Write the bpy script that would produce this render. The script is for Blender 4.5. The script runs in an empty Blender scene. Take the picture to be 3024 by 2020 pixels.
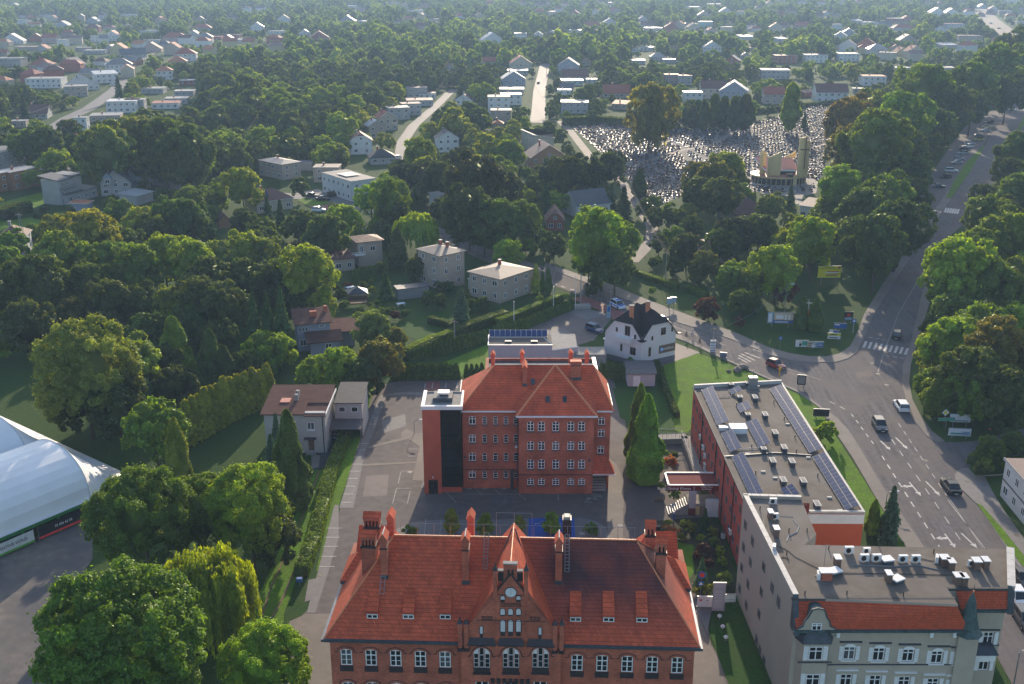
import bpy,bmesh,math,random
import numpy as np
from mathutils import Vector,Matrix,noise
rnd = random.Random(7)
C = bpy.context.scene.collection
sc = bpy.context.scene
# ---------------------------------------------------------------- camera, sky, sun, exposure
CAM_H = 75.0; PITCH = math.radians(19.6); FPX = 3150.0; FW_,FH_ = 3024,2020
cam_d = bpy.data.cameras.new('camera'); cam = bpy.data.objects.new('camera',cam_d); C.objects.link(cam)
cam.location = (0,0,CAM_H); cam.rotation_euler = (math.pi/2 - PITCH,0,0)
cam_d.sensor_width = 36; cam_d.lens = FPX/FW_*36; cam_d.clip_start = 1; cam_d.clip_end = 20000
sc.camera = cam
HAZE = 0.00017
SUN_AZ = math.radians(6); SUN_EL = math.radians(17.5)
sun_dir = Vector((math.sin(SUN_AZ)*math.cos(SUN_EL),math.cos(SUN_AZ)*math.cos(SUN_EL),math.sin(SUN_EL)))
world = bpy.data.worlds.new('World'); sc.world = world; world.use_nodes = True
wn = world.node_tree.nodes; wl = world.node_tree.links
for n in list(wn): wn.remove(n)
wo = wn.new('ShaderNodeOutputWorld'); bg = wn.new('ShaderNodeBackground'); sky = wn.new('ShaderNodeTexSky')
sky.sky_type = 'NISHITA'; sky.sun_disc = False; sky.sun_elevation = SUN_EL; sky.sun_rotation = SUN_AZ
sky.air_density = 1.0; sky.dust_density = 1.6; sky.ozone_density = 1.2; sky.altitude = 300
bg.inputs['Strength'].default_value = 0.15
wl.new(sky.outputs[0],bg.inputs[0]); wl.new(bg.outputs[0],wo.inputs[0])
sl = bpy.data.lights.new('sun','SUN'); sl.energy = 3.5; sl.angle = math.radians(0.6); sl.color = (1.0,0.83,0.62)
so = bpy.data.objects.new('sun',sl); C.objects.link(so); so.location = sun_dir*500
so.rotation_euler = sun_dir.to_track_quat('Z','Y').to_euler()
sc.view_settings.view_transform = 'Standard'; sc.view_settings.look = 'None'
sc.view_settings.gamma = 1.0; sc.view_settings.use_curve_mapping = False
sc.view_settings.exposure = 0.95
try:
    sc.cycles.volume_step_rate = 5; sc.cycles.volume_max_steps = 64; sc.cycles.max_bounces = 6
    sc.cycles.diffuse_bounces = 3; sc.cycles.volume_bounces = 0; sc.cycles.transparent_max_bounces = 6
    sc.cycles.transmission_bounces = 3; sc.cycles.glossy_bounces = 2
    sc.cycles.sample_clamp_indirect = 4
except Exception: pass
# ---------------------------------------------------------------- survey helpers: a photo pixel to a point of the place
REG = {0:(0,0,1/1.2885),1:(0,0,2.347),2:(1000,0,2.347),3:(2024,0,2.347),4:(0,668,2.347),5:(1000,668,2.347),6:(2024,668,2.347),
 7:(0,1350,2.34),8:(900,1450,2.75),9:(1500,1450,2.75),10:(2024,1350,2.34),11:(1200,950,2.851),12:(1850,1080,2.529),
 13:(750,700,3.913),14:(1700,850,5.218),15:(1880,1180,2.528),16:(2600,1150,2.24),17:(750,1100,3.92),18:(1300,1850,5.218),
 19:(0,1200,3.485),20:(2300,700,3.243),21:(0,420,3.13),22:(2150,350,5.227),23:(1250,1480,3.734)}
def S(k,x,y):
    a = REG[k]; return (a[0]+x/a[2],a[1]+y/a[2])
def ray(px,py):
    dx = (px-FW_/2)/FPX; dy = (py-FH_/2)/FPX
    return Vector((dx,math.cos(PITCH)-dy*math.sin(PITCH),-math.sin(PITCH)-dy*math.cos(PITCH)))
def P(px,py,z=0.0):
    r = ray(px,py); t = (z-CAM_H)/r.z; return Vector((r.x*t,r.y*t,z))
def G(k,x,y,z=0.0): return P(*S(k,x,y),z)
def Q(v):
    Z = v[2]-CAM_H; d = v[1]*math.cos(PITCH)-Z*math.sin(PITCH); u = v[1]*math.sin(PITCH)+Z*math.cos(PITCH)
    return (FW_/2+FPX*v[0]/d,FH_/2-FPX*u/d,d)
class Facade:                                       # a vertical plane through o, turned by yaw
    def __init__(s,o,yaw): s.o = Vector((o[0],o[1],0)); s.yaw = yaw; s.n = Vector((math.sin(yaw),-math.cos(yaw),0)); s.u = Vector((math.cos(yaw),math.sin(yaw),0))
    def __call__(s,k,x,y,off=0.0):
        r = ray(*S(k,x,y)); c = Vector((0,0,CAM_H)); o = s.o+s.n*off
        t = (o-c).dot(s.n)/r.dot(s.n); p = c+r*t
        return ((p-o).dot(s.u),p.z)
# ---------------------------------------------------------------- materials
MATS = {}; RDIR = (lambda a,b: math.atan2(b.y-a.y,b.x-a.x))(G(16,120,225),G(16,440,705))
def mat(name,col,rough=0.8,metal=0.0,var=0.12,scale=1.5,bump=0.0,bscale=8,spec=0.3,kind=None,col2=None,emit=None,alpha=None):
    if name in MATS: return MATS[name]
    m = bpy.data.materials.new(name); m.use_nodes = True; nt = m.node_tree; N = nt.nodes; L = nt.links
    b = N['Principled BSDF']; b.inputs['Roughness'].default_value = rough; b.inputs['Metallic'].default_value = metal
    b.inputs['Specular IOR Level'].default_value = spec
    tc = N.new('ShaderNodeTexCoord')
    nz = N.new('ShaderNodeTexNoise'); nz.inputs['Scale'].default_value = scale; nz.inputs['Detail'].default_value = 5
    L.new(tc.outputs['Object'],nz.inputs['Vector'])
    ramp = N.new('ShaderNodeMapRange'); ramp.inputs[1].default_value = 0.3; ramp.inputs[2].default_value = 0.7
    ramp.inputs[3].default_value = 1-var; ramp.inputs[4].default_value = 1+var
    L.new(nz.outputs['Fac'],ramp.inputs[0])
    mx = N.new('ShaderNodeVectorMath'); mx.operation = 'SCALE'
    mx.inputs[0].default_value = col[:3]; L.new(ramp.outputs[0],mx.inputs['Scale'])
    src = mx.outputs[0]
    def uv(sx,sz):
        sp = N.new('ShaderNodeSeparateXYZ'); L.new(tc.outputs['Object'],sp.inputs[0])
        ad = N.new('ShaderNodeMath'); ad.operation = 'ADD'; L.new(sp.outputs[0],ad.inputs[0]); L.new(sp.outputs[1],ad.inputs[1])
        cb = N.new('ShaderNodeCombineXYZ'); L.new(ad.outputs[0],cb.inputs[0]); L.new(sp.outputs[2],cb.inputs[1])
        mp = N.new('ShaderNodeMapping'); mp.inputs['Scale'].default_value = (sx,sz,1); L.new(cb.outputs[0],mp.inputs[0]); return mp.outputs[0]
    def mixc(a,bcol,fac,mode='MIX'):
        x = N.new('ShaderNodeMix'); x.data_type = 'RGBA'; x.blend_type = mode
        if isinstance(fac,float): x.inputs[0].default_value = fac
        else: L.new(fac,x.inputs[0])
        for i,v in ((6,a),(7,bcol)):
            if isinstance(v,tuple): x.inputs[i].default_value = (*v[:3],1)
            else: L.new(v,x.inputs[i])
        return x.outputs[2]
    if kind == 'brick':
        br = N.new('ShaderNodeTexBrick'); br.inputs['Scale'].default_value = 1; br.inputs['Brick Width'].default_value = 0.26
        br.inputs['Row Height'].default_value = 0.078; br.inputs['Mortar Size'].default_value = 0.008
        br.inputs['Color1'].default_value = (0.72,0.72,0.72,1); br.inputs['Color2'].default_value = (1.25,1.2,1.2,1); br.inputs['Mortar'].default_value = (0.9,1.05,1.1,1)
        L.new(uv(1,1),br.inputs['Vector']); src = mixc(src,br.outputs['Color'],1.0,'MULTIPLY')
    if kind == 'tile':
        br = N.new('ShaderNodeTexBrick'); br.inputs['Scale'].default_value = 1; br.inputs['Brick Width'].default_value = 0.24
        br.inputs['Row Height'].default_value = 0.27; br.inputs['Mortar Size'].default_value = 0.028; br.inputs['Mortar Smooth'].default_value = 0.6
        br.inputs['Color1'].default_value = (0.86,0.86,0.86,1); br.inputs['Color2'].default_value = (1.14,1.12,1.1,1); br.inputs['Mortar'].default_value = (0.5,0.46,0.46,1)
        L.new(uv(1,1),br.inputs['Vector']); src = mixc(src,br.outputs['Color'],1.0,'MULTIPLY')
        bp = N.new('ShaderNodeBump'); bp.inputs['Strength'].default_value = 0.5; bp.inputs['Distance'].default_value = 0.05
        L.new(br.outputs['Fac'],bp.inputs['Height']); bp.invert = True; L.new(bp.outputs[0],b.inputs['Normal'])
    if kind == 'road':
        mp = N.new('ShaderNodeMapping'); mp.inputs['Rotation'].default_value = (0,0,-RDIR); mp.inputs['Scale'].default_value = (.06,1.1,1); L.new(tc.outputs['Object'],mp.inputs[0])
        mp.vector_type = 'TEXTURE'; mp.inputs['Rotation'].default_value = (0,0,RDIR); mp.inputs['Scale'].default_value = (14,.8,1)
        n5 = N.new('ShaderNodeTexNoise'); n5.inputs['Scale'].default_value = 1; n5.inputs['Detail'].default_value = 4; L.new(mp.outputs[0],n5.inputs['Vector'])
        r5 = N.new('ShaderNodeMapRange'); r5.inputs[1].default_value = .35; r5.inputs[2].default_value = .65; r5.inputs[3].default_value = .8; r5.inputs[4].default_value = 1.16; L.new(n5.outputs['Fac'],r5.inputs[0])
        v5 = N.new('ShaderNodeVectorMath'); v5.operation = 'SCALE'; L.new(src,v5.inputs[0]); L.new(r5.outputs[0],v5.inputs['Scale']); src = v5.outputs[0]
    if kind == 'seam':
        wv = N.new('ShaderNodeTexWave'); wv.inputs['Scale'].default_value = 0.8; wv.bands_direction = 'X'; wv.wave_profile = 'SAW'
        L.new(uv(1,1),wv.inputs['Vector']); rr = N.new('ShaderNodeMapRange'); rr.inputs[1].default_value = 0.0; rr.inputs[2].default_value = 0.12; rr.inputs[3].default_value = 0.65; rr.inputs[4].default_value = 1
        L.new(wv.outputs['Fac'],rr.inputs[0]); v2 = N.new('ShaderNodeVectorMath'); v2.operation = 'SCALE'; L.new(src,v2.inputs[0]); L.new(rr.outputs[0],v2.inputs['Scale']); src = v2.outputs[0]
    if kind == 'pv':
        br = N.new('ShaderNodeTexBrick'); br.offset = 0; br.inputs['Scale'].default_value = 1; br.inputs['Brick Width'].default_value = 0.17
        br.inputs['Row Height'].default_value = 0.17; br.inputs['Mortar Size'].default_value = 0.008
        br.inputs['Color1'].default_value = (0.9,0.9,0.9,1); br.inputs['Color2'].default_value = (1.2,1.2,1.2,1); br.inputs['Mortar'].default_value = (1.5,1.5,1.5,1)
        L.new(tc.outputs['Object'],br.inputs['Vector']); src = mixc(src,br.outputs['Color'],1.0,'MULTIPLY')
    if col2 is not None:
        n2 = N.new('ShaderNodeTexNoise'); n2.inputs['Scale'].default_value = scale*0.13; n2.inputs['Detail'].default_value = 6; n2.inputs['Roughness'].default_value = 0.62
        L.new(tc.outputs['Object'],n2.inputs['Vector'])
        r2 = N.new('ShaderNodeMapRange'); r2.inputs[1].default_value = 0.42; r2.inputs[2].default_value = 0.62; L.new(n2.outputs['Fac'],r2.inputs[0])
        src = mixc(src,tuple(col2),r2.outputs[0])
    L.new(src,b.inputs['Base Color'])
    if bump:
        n3 = N.new('ShaderNodeTexNoise'); n3.inputs['Scale'].default_value = bscale; n3.inputs['Detail'].default_value = 4; L.new(tc.outputs['Object'],n3.inputs['Vector'])
        bp = N.new('ShaderNodeBump'); bp.inputs['Strength'].default_value = bump; bp.inputs['Distance'].default_value = 0.1
        L.new(n3.outputs['Fac'],bp.inputs['Height']); L.new(bp.outputs[0],b.inputs['Normal'])
    MATS[name] = m; return m
def leaf_mat(name,trans=0.42):
    m = bpy.data.materials.new(name); m.use_nodes = True; nt = m.node_tree; N = nt.nodes; L = nt.links
    for n in list(N): N.remove(n)
    out = N.new('ShaderNodeOutputMaterial'); df = N.new('ShaderNodeBsdfDiffuse'); tr = N.new('ShaderNodeBsdfTranslucent'); gl = N.new('ShaderNodeBsdfGlossy')
    gl.inputs['Roughness'].default_value = 0.45; gl.inputs['Color'].default_value = (0.7,0.8,0.6,1)
    oi = N.new('ShaderNodeObjectInfo'); at = N.new('ShaderNodeAttribute'); at.attribute_name = 'tone'
    v = N.new('ShaderNodeVectorMath'); v.operation = 'SCALE'; L.new(oi.outputs['Color'],v.inputs[0]); L.new(at.outputs['Fac'],v.inputs['Scale'])
    L.new(v.outputs[0],df.inputs[0])
    h = N.new('ShaderNodeMix'); h.data_type = 'RGBA'; h.blend_type = 'MULTIPLY'; h.inputs[0].default_value = 1; L.new(v.outputs[0],h.inputs[6]); h.inputs[7].default_value = (2.4,2.0,0.35,1)
    L.new(h.outputs[2],tr.inputs[0])
    m1 = N.new('ShaderNodeMixShader'); m1.inputs[0].default_value = trans; L.new(df.outputs[0],m1.inputs[1]); L.new(tr.outputs[0],m1.inputs[2])
    m2 = N.new('ShaderNodeMixShader'); m2.inputs[0].default_value = 0.035; L.new(m1.outputs[0],m2.inputs[1]); L.new(gl.outputs[0],m2.inputs[2])
    L.new(m2.outputs[0],out.inputs[0]); MATS[name] = m; return m
LEAF = leaf_mat('foliage'); NEEDLE = leaf_mat('needles',0.22)
DKST = mat('brown_stack_brick',(0.16,0.10,0.075),0.9,kind='brick',var=.2)
BARK = mat('bark',(0.09,0.07,0.05),0.95)
BRICK = mat('red_brick',(0.37,0.105,0.062),0.85,kind='brick',var=0.28,scale=0.45)
BRICK2 = mat('smooth_red_cladding',(0.45,0.10,0.055),0.7,var=0.08,scale=0.6)
DKBRICK = mat('glazed_dark_brick',(0.035,0.028,0.032),0.45,var=0.3,scale=6)
TILE = mat('clay_roof_tiles',(0.56,0.098,0.040),0.72,kind='tile',var=0.26,scale=0.5,spec=0.25)
TILE2 = mat('mansard_tiles',(0.5,0.08,0.03),0.7,kind='tile',var=0.15,scale=1.4)
RIDGE = mat('ridge_tiles',(0.62,0.22,0.10),0.5,var=0.2,scale=5)  # colour raised above the roof tiles to imitate sunlight along the hips
ZINC = mat('zinc_gutter',(0.09,0.105,0.13),0.38,metal=0.5,var=0.2,scale=2)
LEAD = mat('dark_lead',(0.05,0.06,0.075),0.5,var=0.3)
WHITEM = mat('white_metal',(0.64,0.64,0.65),0.5,var=0.06)
WHITE = mat('white_paint',(0.72,0.72,0.72),0.6,var=0.05)
OFFW = mat('blind_plaster',(0.55,0.55,0.57),0.8,var=0.05)
GLASS = mat('window_glass',(0.014,0.017,0.022),0.06,var=0.5,scale=1.0,spec=0.7)
CURT = mat('curtained_glass',(.085,.085,.09),0.12,var=0.6,scale=2.0,spec=0.6)
DGLASS = mat('dark_curtain_glass',(0.006,0.007,0.009),0.03,var=0.4,scale=0.4,spec=0.8)
ROOFELT = mat('roofing_felt',(0.125,0.102,0.085),0.92,var=0.14,scale=0.9,col2=(0.165,0.145,0.13),bump=0.15,bscale=3)
FELTD = mat('dark_felt',(0.055,0.053,0.058),0.8,var=0.2,scale=1)
REDW = mat('red_facade',(0.40,0.075,0.055),0.8,var=0.06,scale=0.5)
ORANW = mat('orange_facade',(0.50,0.10,0.045),0.8,var=0.05,scale=0.5)
GREYW = mat('grey_render',(0.36,0.32,0.27),0.88,var=0.08,scale=0.35,col2=(0.32,0.29,0.25))
BEIGEF = mat('sage_facade',(0.40,0.34,0.275),0.85,var=0.06,scale=0.7)
COPPER = mat('weathered_copper',(0.05,0.085,0.085),0.5,var=0.4,scale=2)
COPING = mat('sheet_coping',(0.44,0.425,0.41),0.65,var=0.12,scale=1)
PVF = mat('dark_panel_frame',(0.12,0.13,0.15),0.5)
PV = mat('solar_cells',(0.026,0.042,0.105),0.16,var=0.1,kind='pv',spec=0.12)
ALU = mat('aluminium',(0.55,0.56,0.58),0.35,metal=0.6,var=0.05)
CONC = mat('concrete',(0.27,0.255,0.24),0.9,var=0.15,scale=1.2)
STEEL = mat('galvanised_steel',(0.30,0.31,0.32),0.4,metal=0.6,var=0.1)
WOOD = mat('weathered_wood',(0.16,0.11,0.075),0.85,var=0.25,scale=3)
PLINTH = mat('grey_plinth',(0.13,0.135,0.15),0.85,var=0.1)
BLACKROOF = mat('black_shingles',(0.018,0.017,0.021),0.75,var=0.35,scale=6,spec=0.2)
RUB = mat('tyre_rubber',(0.015,0.015,0.016),0.8)
HEADL = mat('headlamp_lens',(0.6,0.62,0.65),0.15,spec=0.8); TAILL = mat('tail_lamp_lens',(0.4,0.02,0.02),0.25)
BLACKP = mat('black_plastic',(0.02,0.02,0.022),0.5)
def colmat(name,c,rough=0.8,**k): return mat(name,c,rough,**k)
# ---------------------------------------------------------------- mesh builder
class MB:
    def __init__(s): s.v = []; s.f = []; s.m = []; s.mats = []
    def mi(s,m):
        if m not in s.mats: s.mats.append(m)
        return s.mats.index(m)
    def poly(s,pts,m):
        n = len(s.v); s.v += [tuple(p) for p in pts]; s.f.append(tuple(range(n,n+len(pts)))); s.m.append(s.mi(m)); return s
    def box(s,x0,x1,y0,y1,z0,z1,m,top=None):
        n = len(s.v); s.v += [(x,y,z) for z in (z0,z1) for y in (y0,y1) for x in (x0,x1)]
        for i,q in enumerate(((0,1,5,4),(1,3,7,5),(3,2,6,7),(2,0,4,6),(4,5,7,6),(0,2,3,1))):
            s.f.append(tuple(n+a for a in q)); s.m.append(s.mi(top if (top and i == 4) else m))
        return s
    def prism(s,pts,z0,z1,m,top=None):         # pts counter-clockwise
        a = sum(pts[i][0]*pts[(i+1)%len(pts)][1]-pts[(i+1)%len(pts)][0]*pts[i][1] for i in range(len(pts)))
        if a < 0: pts = pts[::-1]
        n = len(s.v); k = len(pts)
        z0f = z0 if callable(z0) else (lambda p: z0); z1f = z1 if callable(z1) else (lambda p: z1)
        s.v += [(p[0],p[1],z0f(p)) for p in pts]+[(p[0],p[1],z1f(p)) for p in pts]
        for i in range(k):
            j = (i+1) % k; s.f.append((n+i,n+j,n+k+j,n+k+i)); s.m.append(s.mi(m))
        s.f.append(tuple(n+k+i for i in range(k))); s.m.append(s.mi(top or m))
        s.f.append(tuple(n+i for i in reversed(range(k)))); s.m.append(s.mi(m)); return s
    def loft(s,rings,m,cap=True):
        n = len(s.v); k = len(rings[0])
        for r in rings: s.v += [tuple(p) for p in r]
        for a in range(len(rings)-1):
            for i in range(k):
                j = (i+1) % k; s.f.append((n+a*k+i,n+a*k+j,n+(a+1)*k+j,n+(a+1)*k+i)); s.m.append(s.mi(m))
        if cap:
            s.f.append(tuple(n+i for i in reversed(range(k)))); s.m.append(s.mi(m))
            e = n+(len(rings)-1)*k; s.f.append(tuple(e+i for i in range(k))); s.m.append(s.mi(m))
        return s
    def tube(s,pts,r,m,k=6):
        rings = []; pts = [Vector(p) for p in pts]
        for i,p in enumerate(pts):
            d = (pts[min(i+1,len(pts)-1)]-pts[max(i-1,0)]).normalized()
            a = d.cross(Vector((0,0,1)) if abs(d.z) < 0.9 else Vector((1,0,0))).normalized(); b = d.cross(a)
            rr = r[i] if isinstance(r,(list,tuple)) else r
            rings.append([p+(a*math.cos(t)+b*math.sin(t))*rr for t in [2*math.pi*q/k for q in range(k)]])
        return s.loft(rings,m)
    def cyl(s,x,y,z0,z1,r,m,k=10,r2=None):
        r2 = r if r2 is None else r2
        return s.loft([[(x+q*math.cos(2*math.pi*i/k),y+q*math.sin(2*math.pi*i/k),z) for i in range(k)] for q,z in ((r,z0),(r2,z1))],m)
    def wall(s,x0,x1,z0,z1,y,holes,m,depth=0.16,arch=0.0):   # wall facing -y with real openings
        xs = sorted({x0,x1,*[h[0] for h in holes],*[h[1] for h in holes]}); zs = sorted({z0,z1,*[h[2] for h in holes],*[h[3] for h in holes]})
        for i in range(len(xs)-1):
            for j in range(len(zs)-1):
                cx = (xs[i]+xs[i+1])/2; cz = (zs[j]+zs[j+1])/2
                if any(h[0] < cx < h[1] and h[2] < cz < h[3] for h in holes): continue
                s.poly([(xs[i],y,zs[j]),(xs[i+1],y,zs[j]),(xs[i+1],y,zs[j+1]),(xs[i],y,zs[j+1])],m)
        for h in holes:
            a,b,c,d = h[:4]; yy = y+depth
            s.poly([(a,y,c),(a,yy,c),(b,yy,c),(b,y,c)][::-1],m); s.poly([(a,y,d),(b,y,d),(b,yy,d),(a,yy,d)][::-1],m)
            s.poly([(a,y,c),(a,y,d),(a,yy,d),(a,yy,c)],m); s.poly([(b,y,c),(b,yy,c),(b,yy,d),(b,y,d)],m)
            ar = h[4] if len(h) > 4 else arch
            if ar > 0:
                w = b-a; pts = [(a+w*t/8,d-ar+ar*math.sin(math.pi*t/8)) for t in range(0,9)]
                s.poly([(a,y-0.004,d)]+[(p[0],y-0.004,p[1]) for p in pts[:5]],m); s.poly([(b,y-0.004,d)]+[(p[0],y-0.004,p[1]) for p in reversed(pts[4:])],m)
        return s
    def xf(s,M,n0=0):
        s.v[n0:] = [tuple(M @ Vector(p)) for p in s.v[n0:]]; return s
    def mesh(s,name,smooth=False,tri=False):
        me = bpy.data.meshes.new(name); me.from_pydata(s.v,[],s.f)
        for m in s.mats: me.materials.append(m)
        me.polygons.foreach_set('material_index',s.m)
        if smooth: me.polygons.foreach_set('use_smooth',[True]*len(s.f))
        if tri:
            bm = bmesh.new(); bm.from_mesh(me); bmesh.ops.triangulate(bm,faces=bm.faces[:]); bm.normal_update(); bm.to_mesh(me); bm.free()
        me.update(); return me
    def part(s,name,parent=None,loc=(0,0,0),rz=0.0,label=None,smooth=False,kind=None,tri=False):
        return link(s.mesh(name,smooth,tri),name,parent,loc,rz,label,kind)
def link(me,name,parent=None,loc=(0,0,0),rz=0.0,label=None,kind=None,rot=None,scale=None):
    o = bpy.data.objects.new(name,me); C.objects.link(o); o.location = loc; o.rotation_euler = rot or (0,0,rz)
    if scale is not None: o.scale = scale
    if parent is not None: o.parent = parent
    if label: o['label'] = label
    if kind: o['kind'] = kind
    return o
def tag(o,label,cat,group=None):
    o['label'] = label; o['category'] = cat
    if group: o['group'] = group
    return o
AUTO = []
def thing(name,loc,rz,label,cat,group=None,auto=None):
    o = bpy.data.objects.new(name,None); C.objects.link(o); o.location = loc; o.rotation_euler = (0,0,rz); o.empty_display_size = 0.5
    o['category'] = cat
    if label: o['label'] = label
    if group: o['group'] = group
    if auto: AUTO.append((o,auto,cat,Q((loc[0],loc[1],2))))
    return o
def copy_tree(o,parent=None):
    c = o.copy(); C.objects.link(c); c.parent = parent
    for ch in o.children: copy_tree(ch,c)
    return c
# windows: one frame mesh and one pane mesh for each size and style
WC = {}
def win(parent,x,y,z,rz,w,h,style='cross',fm=None,gm=None,sill=None,name='window'):
    fm = fm or WHITE; gm = gm or (GLASS if (len(WC)*7+int(abs(x)*13+abs(z)*29)) % 4 else CURT)
    key = (round(w,2),round(h,2),style,fm.name,gm.name,sill.name if sill else '')
    if key not in WC:
        f = MB(); t = min(0.09,w*0.09); f.box(-w/2,w/2,-0.03,0.05,0,t,fm); f.box(-w/2,w/2,-0.03,0.05,h-t,h,fm)
        f.box(-w/2,-w/2+t,-0.028,0.05,t,h-t,fm); f.box(w/2-t,w/2,-0.028,0.05,t,h-t,fm)
        if 'cross' in style:
            f.box(-t*0.6,t*0.6,-0.034,0.05,t,h-t,fm); f.box(-w/2+t,w/2-t,-0.04,0.05,h*0.64,h*0.64+t*1.1,fm)
            if 'grid' in style: f.box(-w/2+t,w/2-t,-0.02,0.04,h*0.33,h*0.33+t*0.5,fm)
        elif style == 'double': f.box(-t*0.5,t*0.5,-0.034,0.05,t,h-t,fm)
        elif style == 'ladder': f.box(-w/2+t,w/2-t,-0.034,0.05,h*0.62,h*0.62+t,fm); f.box(-w/2+t,w/2-t,-0.02,0.04,h*0.31,h*0.31+t*0.5,fm)
        if sill: f.box(-w/2-0.08,w/2+0.08,-0.24,0.0,-0.16,-0.02,sill)
        g = MB(); g.box(-w/2+t*0.6,w/2-t*0.6,0.01,0.03,t*0.6,h-t*0.6,gm)
        WC[key] = (f.mesh('window_frame'),g.mesh('window_pane'))
    fo = link(WC[key][0],name,parent,(x,y,z),rz); link(WC[key][1],'pane',fo)
    return fo
# ---------------------------------------------------------------- ground, roads, pavements
def ground_mat():
    m = bpy.data.materials.new('grass_ground'); m.use_nodes = True; N = m.node_tree.nodes; L = m.node_tree.links; b = N['Principled BSDF']
    b.inputs['Roughness'].default_value = 0.95; b.inputs['Specular IOR Level'].default_value = 0.1
    tc = N.new('ShaderNodeTexCoord'); cr = None; last = None
    for sc_,det,lo,hi,c in ((0.02,5,.40,.62,None),(0.25,6,.42,.66,(0.048,0.082,0.018)),(2.5,5,.45,.75,(0.020,0.050,0.012))):
        n = N.new('ShaderNodeTexNoise'); n.inputs['Scale'].default_value = sc_; n.inputs['Detail'].default_value = det; L.new(tc.outputs['Object'],n.inputs['Vector'])
        r = N.new('ShaderNodeMapRange'); r.inputs[1].default_value = lo; r.inputs[2].default_value = hi; L.new(n.outputs['Fac'],r.inputs[0])
        x = N.new('ShaderNodeMix'); x.data_type = 'RGBA'; L.new(r.outputs[0],x.inputs[0])
        if last is None: x.inputs[6].default_value = (0.028,0.075,0.013,1); x.inputs[7].default_value = (0.045,0.085,0.020,1)
        else: L.new(last,x.inputs[6]); x.inputs[7].default_value = (*c,1)
        last = x.outputs[2]
    L.new(last,b.inputs['Base Color'])
    n = N.new('ShaderNodeTexNoise'); n.inputs['Scale'].default_value = 6; L.new(tc.outputs['Object'],n.inputs['Vector'])
    bp = N.new('ShaderNodeBump'); bp.inputs['Strength'].default_value = 0.6; bp.inputs['Distance'].default_value = 0.2; L.new(n.outputs['Fac'],bp.inputs['Height']); L.new(bp.outputs[0],b.inputs['Normal'])
    return m
GRASS = ground_mat()
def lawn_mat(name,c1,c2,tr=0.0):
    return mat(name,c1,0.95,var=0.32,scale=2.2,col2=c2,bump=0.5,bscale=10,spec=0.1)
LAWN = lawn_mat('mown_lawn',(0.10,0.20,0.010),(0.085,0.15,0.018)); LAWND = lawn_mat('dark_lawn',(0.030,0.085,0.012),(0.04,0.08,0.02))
ASPH = mat('road_asphalt',(0.128,0.117,0.120),0.9,var=0.13,scale=1.3,col2=(0.150,0.130,0.122),bump=0.15,bscale=14,spec=0.08,kind='road')
ASPHY = mat('yard_asphalt',(0.112,0.094,0.090),0.9,var=0.2,scale=0.8,col2=(0.135,0.112,0.104),bump=0.12,bscale=14)
PAVE = mat('light_pavers',(0.19,0.16,0.135),0.85,var=0.12,scale=1.0,col2=(0.16,0.135,0.12))
PAVEB = mat('brown_pavers',(0.135,0.11,0.105),0.8,var=0.15,scale=0.8,col2=(0.155,0.125,0.12))
PAVER = mat('red_pavers',(0.22,0.085,0.075),0.8,var=0.15,scale=1.5)
PAVEG = mat('grey_pavers',(0.16,0.15,0.15),0.8,var=0.12,scale=1.2)
GRAVEL = mat('gravel_lot',(0.17,0.145,0.125),0.9,var=0.25,scale=0.7,col2=(0.10,0.095,0.10),bump=0.4,bscale=6)
SIDEW = mat('pavement_slabs',(0.155,0.135,0.125),0.85,var=0.12,scale=1.0,col2=(0.185,0.16,0.145))
KERB = mat('kerb_stone',(0.30,0.28,0.26),0.85)
PAINT = mat('road_paint',(0.36,0.35,0.345),0.6,var=0.3,scale=2.5); BLUEP = mat('blue_paint',(0.015,0.085,0.36),0.5,var=0.1); WORN = mat('worn_paint',(0.25,0.235,0.225),0.7,var=0.3,scale=2)
TRACK = mat('worn_earth_track',(0.15,0.115,0.05),0.95,var=0.3,scale=1.5,bump=0.4)
def struct(name,mb,label=None,**k):
    o = mb.part(name,**k); o['kind'] = 'structure'
    if label: o['label'] = label
    return o
gm = MB(); R_ = 9000; ns = 12
for i in range(ns):
    for j in range(ns):
        x0 = -R_+2*R_*i/ns; y0 = -3000+2*R_*j/ns; s_ = 2*R_/ns
        gm.poly([(x0,y0,0),(x0+s_,y0,0),(x0+s_,y0+s_,0),(x0,y0+s_,0)],GRASS)
struct('ground',gm)
PROT = []                                           # photo polygons kept free of filler trees
def flat(name,pts,z,m,side=None,prot=False,tri=True):
    """pts: photo pixels (x, y) of ground corners"""
    w = [P(x,y,z) for x,y in pts]; mb = MB(); mb.prism([(p.x,p.y) for p in w],-0.05,z,side or m,m)
    if prot: PROT.append([tuple(p) for p in pts])
    return struct(name,mb,tri=tri)
def V(l): return [(x*1.2885,y*1.2885) for x,y in l]
def Sx(k,l): return [S(k,x,y) for x,y in l]
road_up = [(1298,681),(1349,702),(1452,738),(1609,789),(1775,851),(2000,951),(2152,998),(2280,1049),(2335,1063),(2399,1070),(2471,1068),(2505,1058),(2531,1039),
 (2561,975),(2582,924),(2638,834),(2689,757),(2748,672),(2812,584),(2860,514),(2906,432),(2932,385),(2982,316),(3030,262),(3110,170)]
road_right = [(3180,190),(3100,300),(3030,385),(2990,440),(2955,500),(2920,560),(2885,610),(2850,660),(2812,690),(2765,745),(2744,796),(2727,847),(2706,941),(2684,1034),(2667,1077),(2663,1128),(2676,1179),(2706,1247),(2736,1286),(2765,1304),
 (2832,1306),(2904,1300),(3024,1262),(3120,1225),(3120,1290),(3024,1338),(2960,1352),(2870,1374),(2835,1384),(2820,1400),(2822,1416),(2840,1445),(2886,1489),(2970,1614),(3024,1700),(3110,1830),(3300,2150)]
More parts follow.
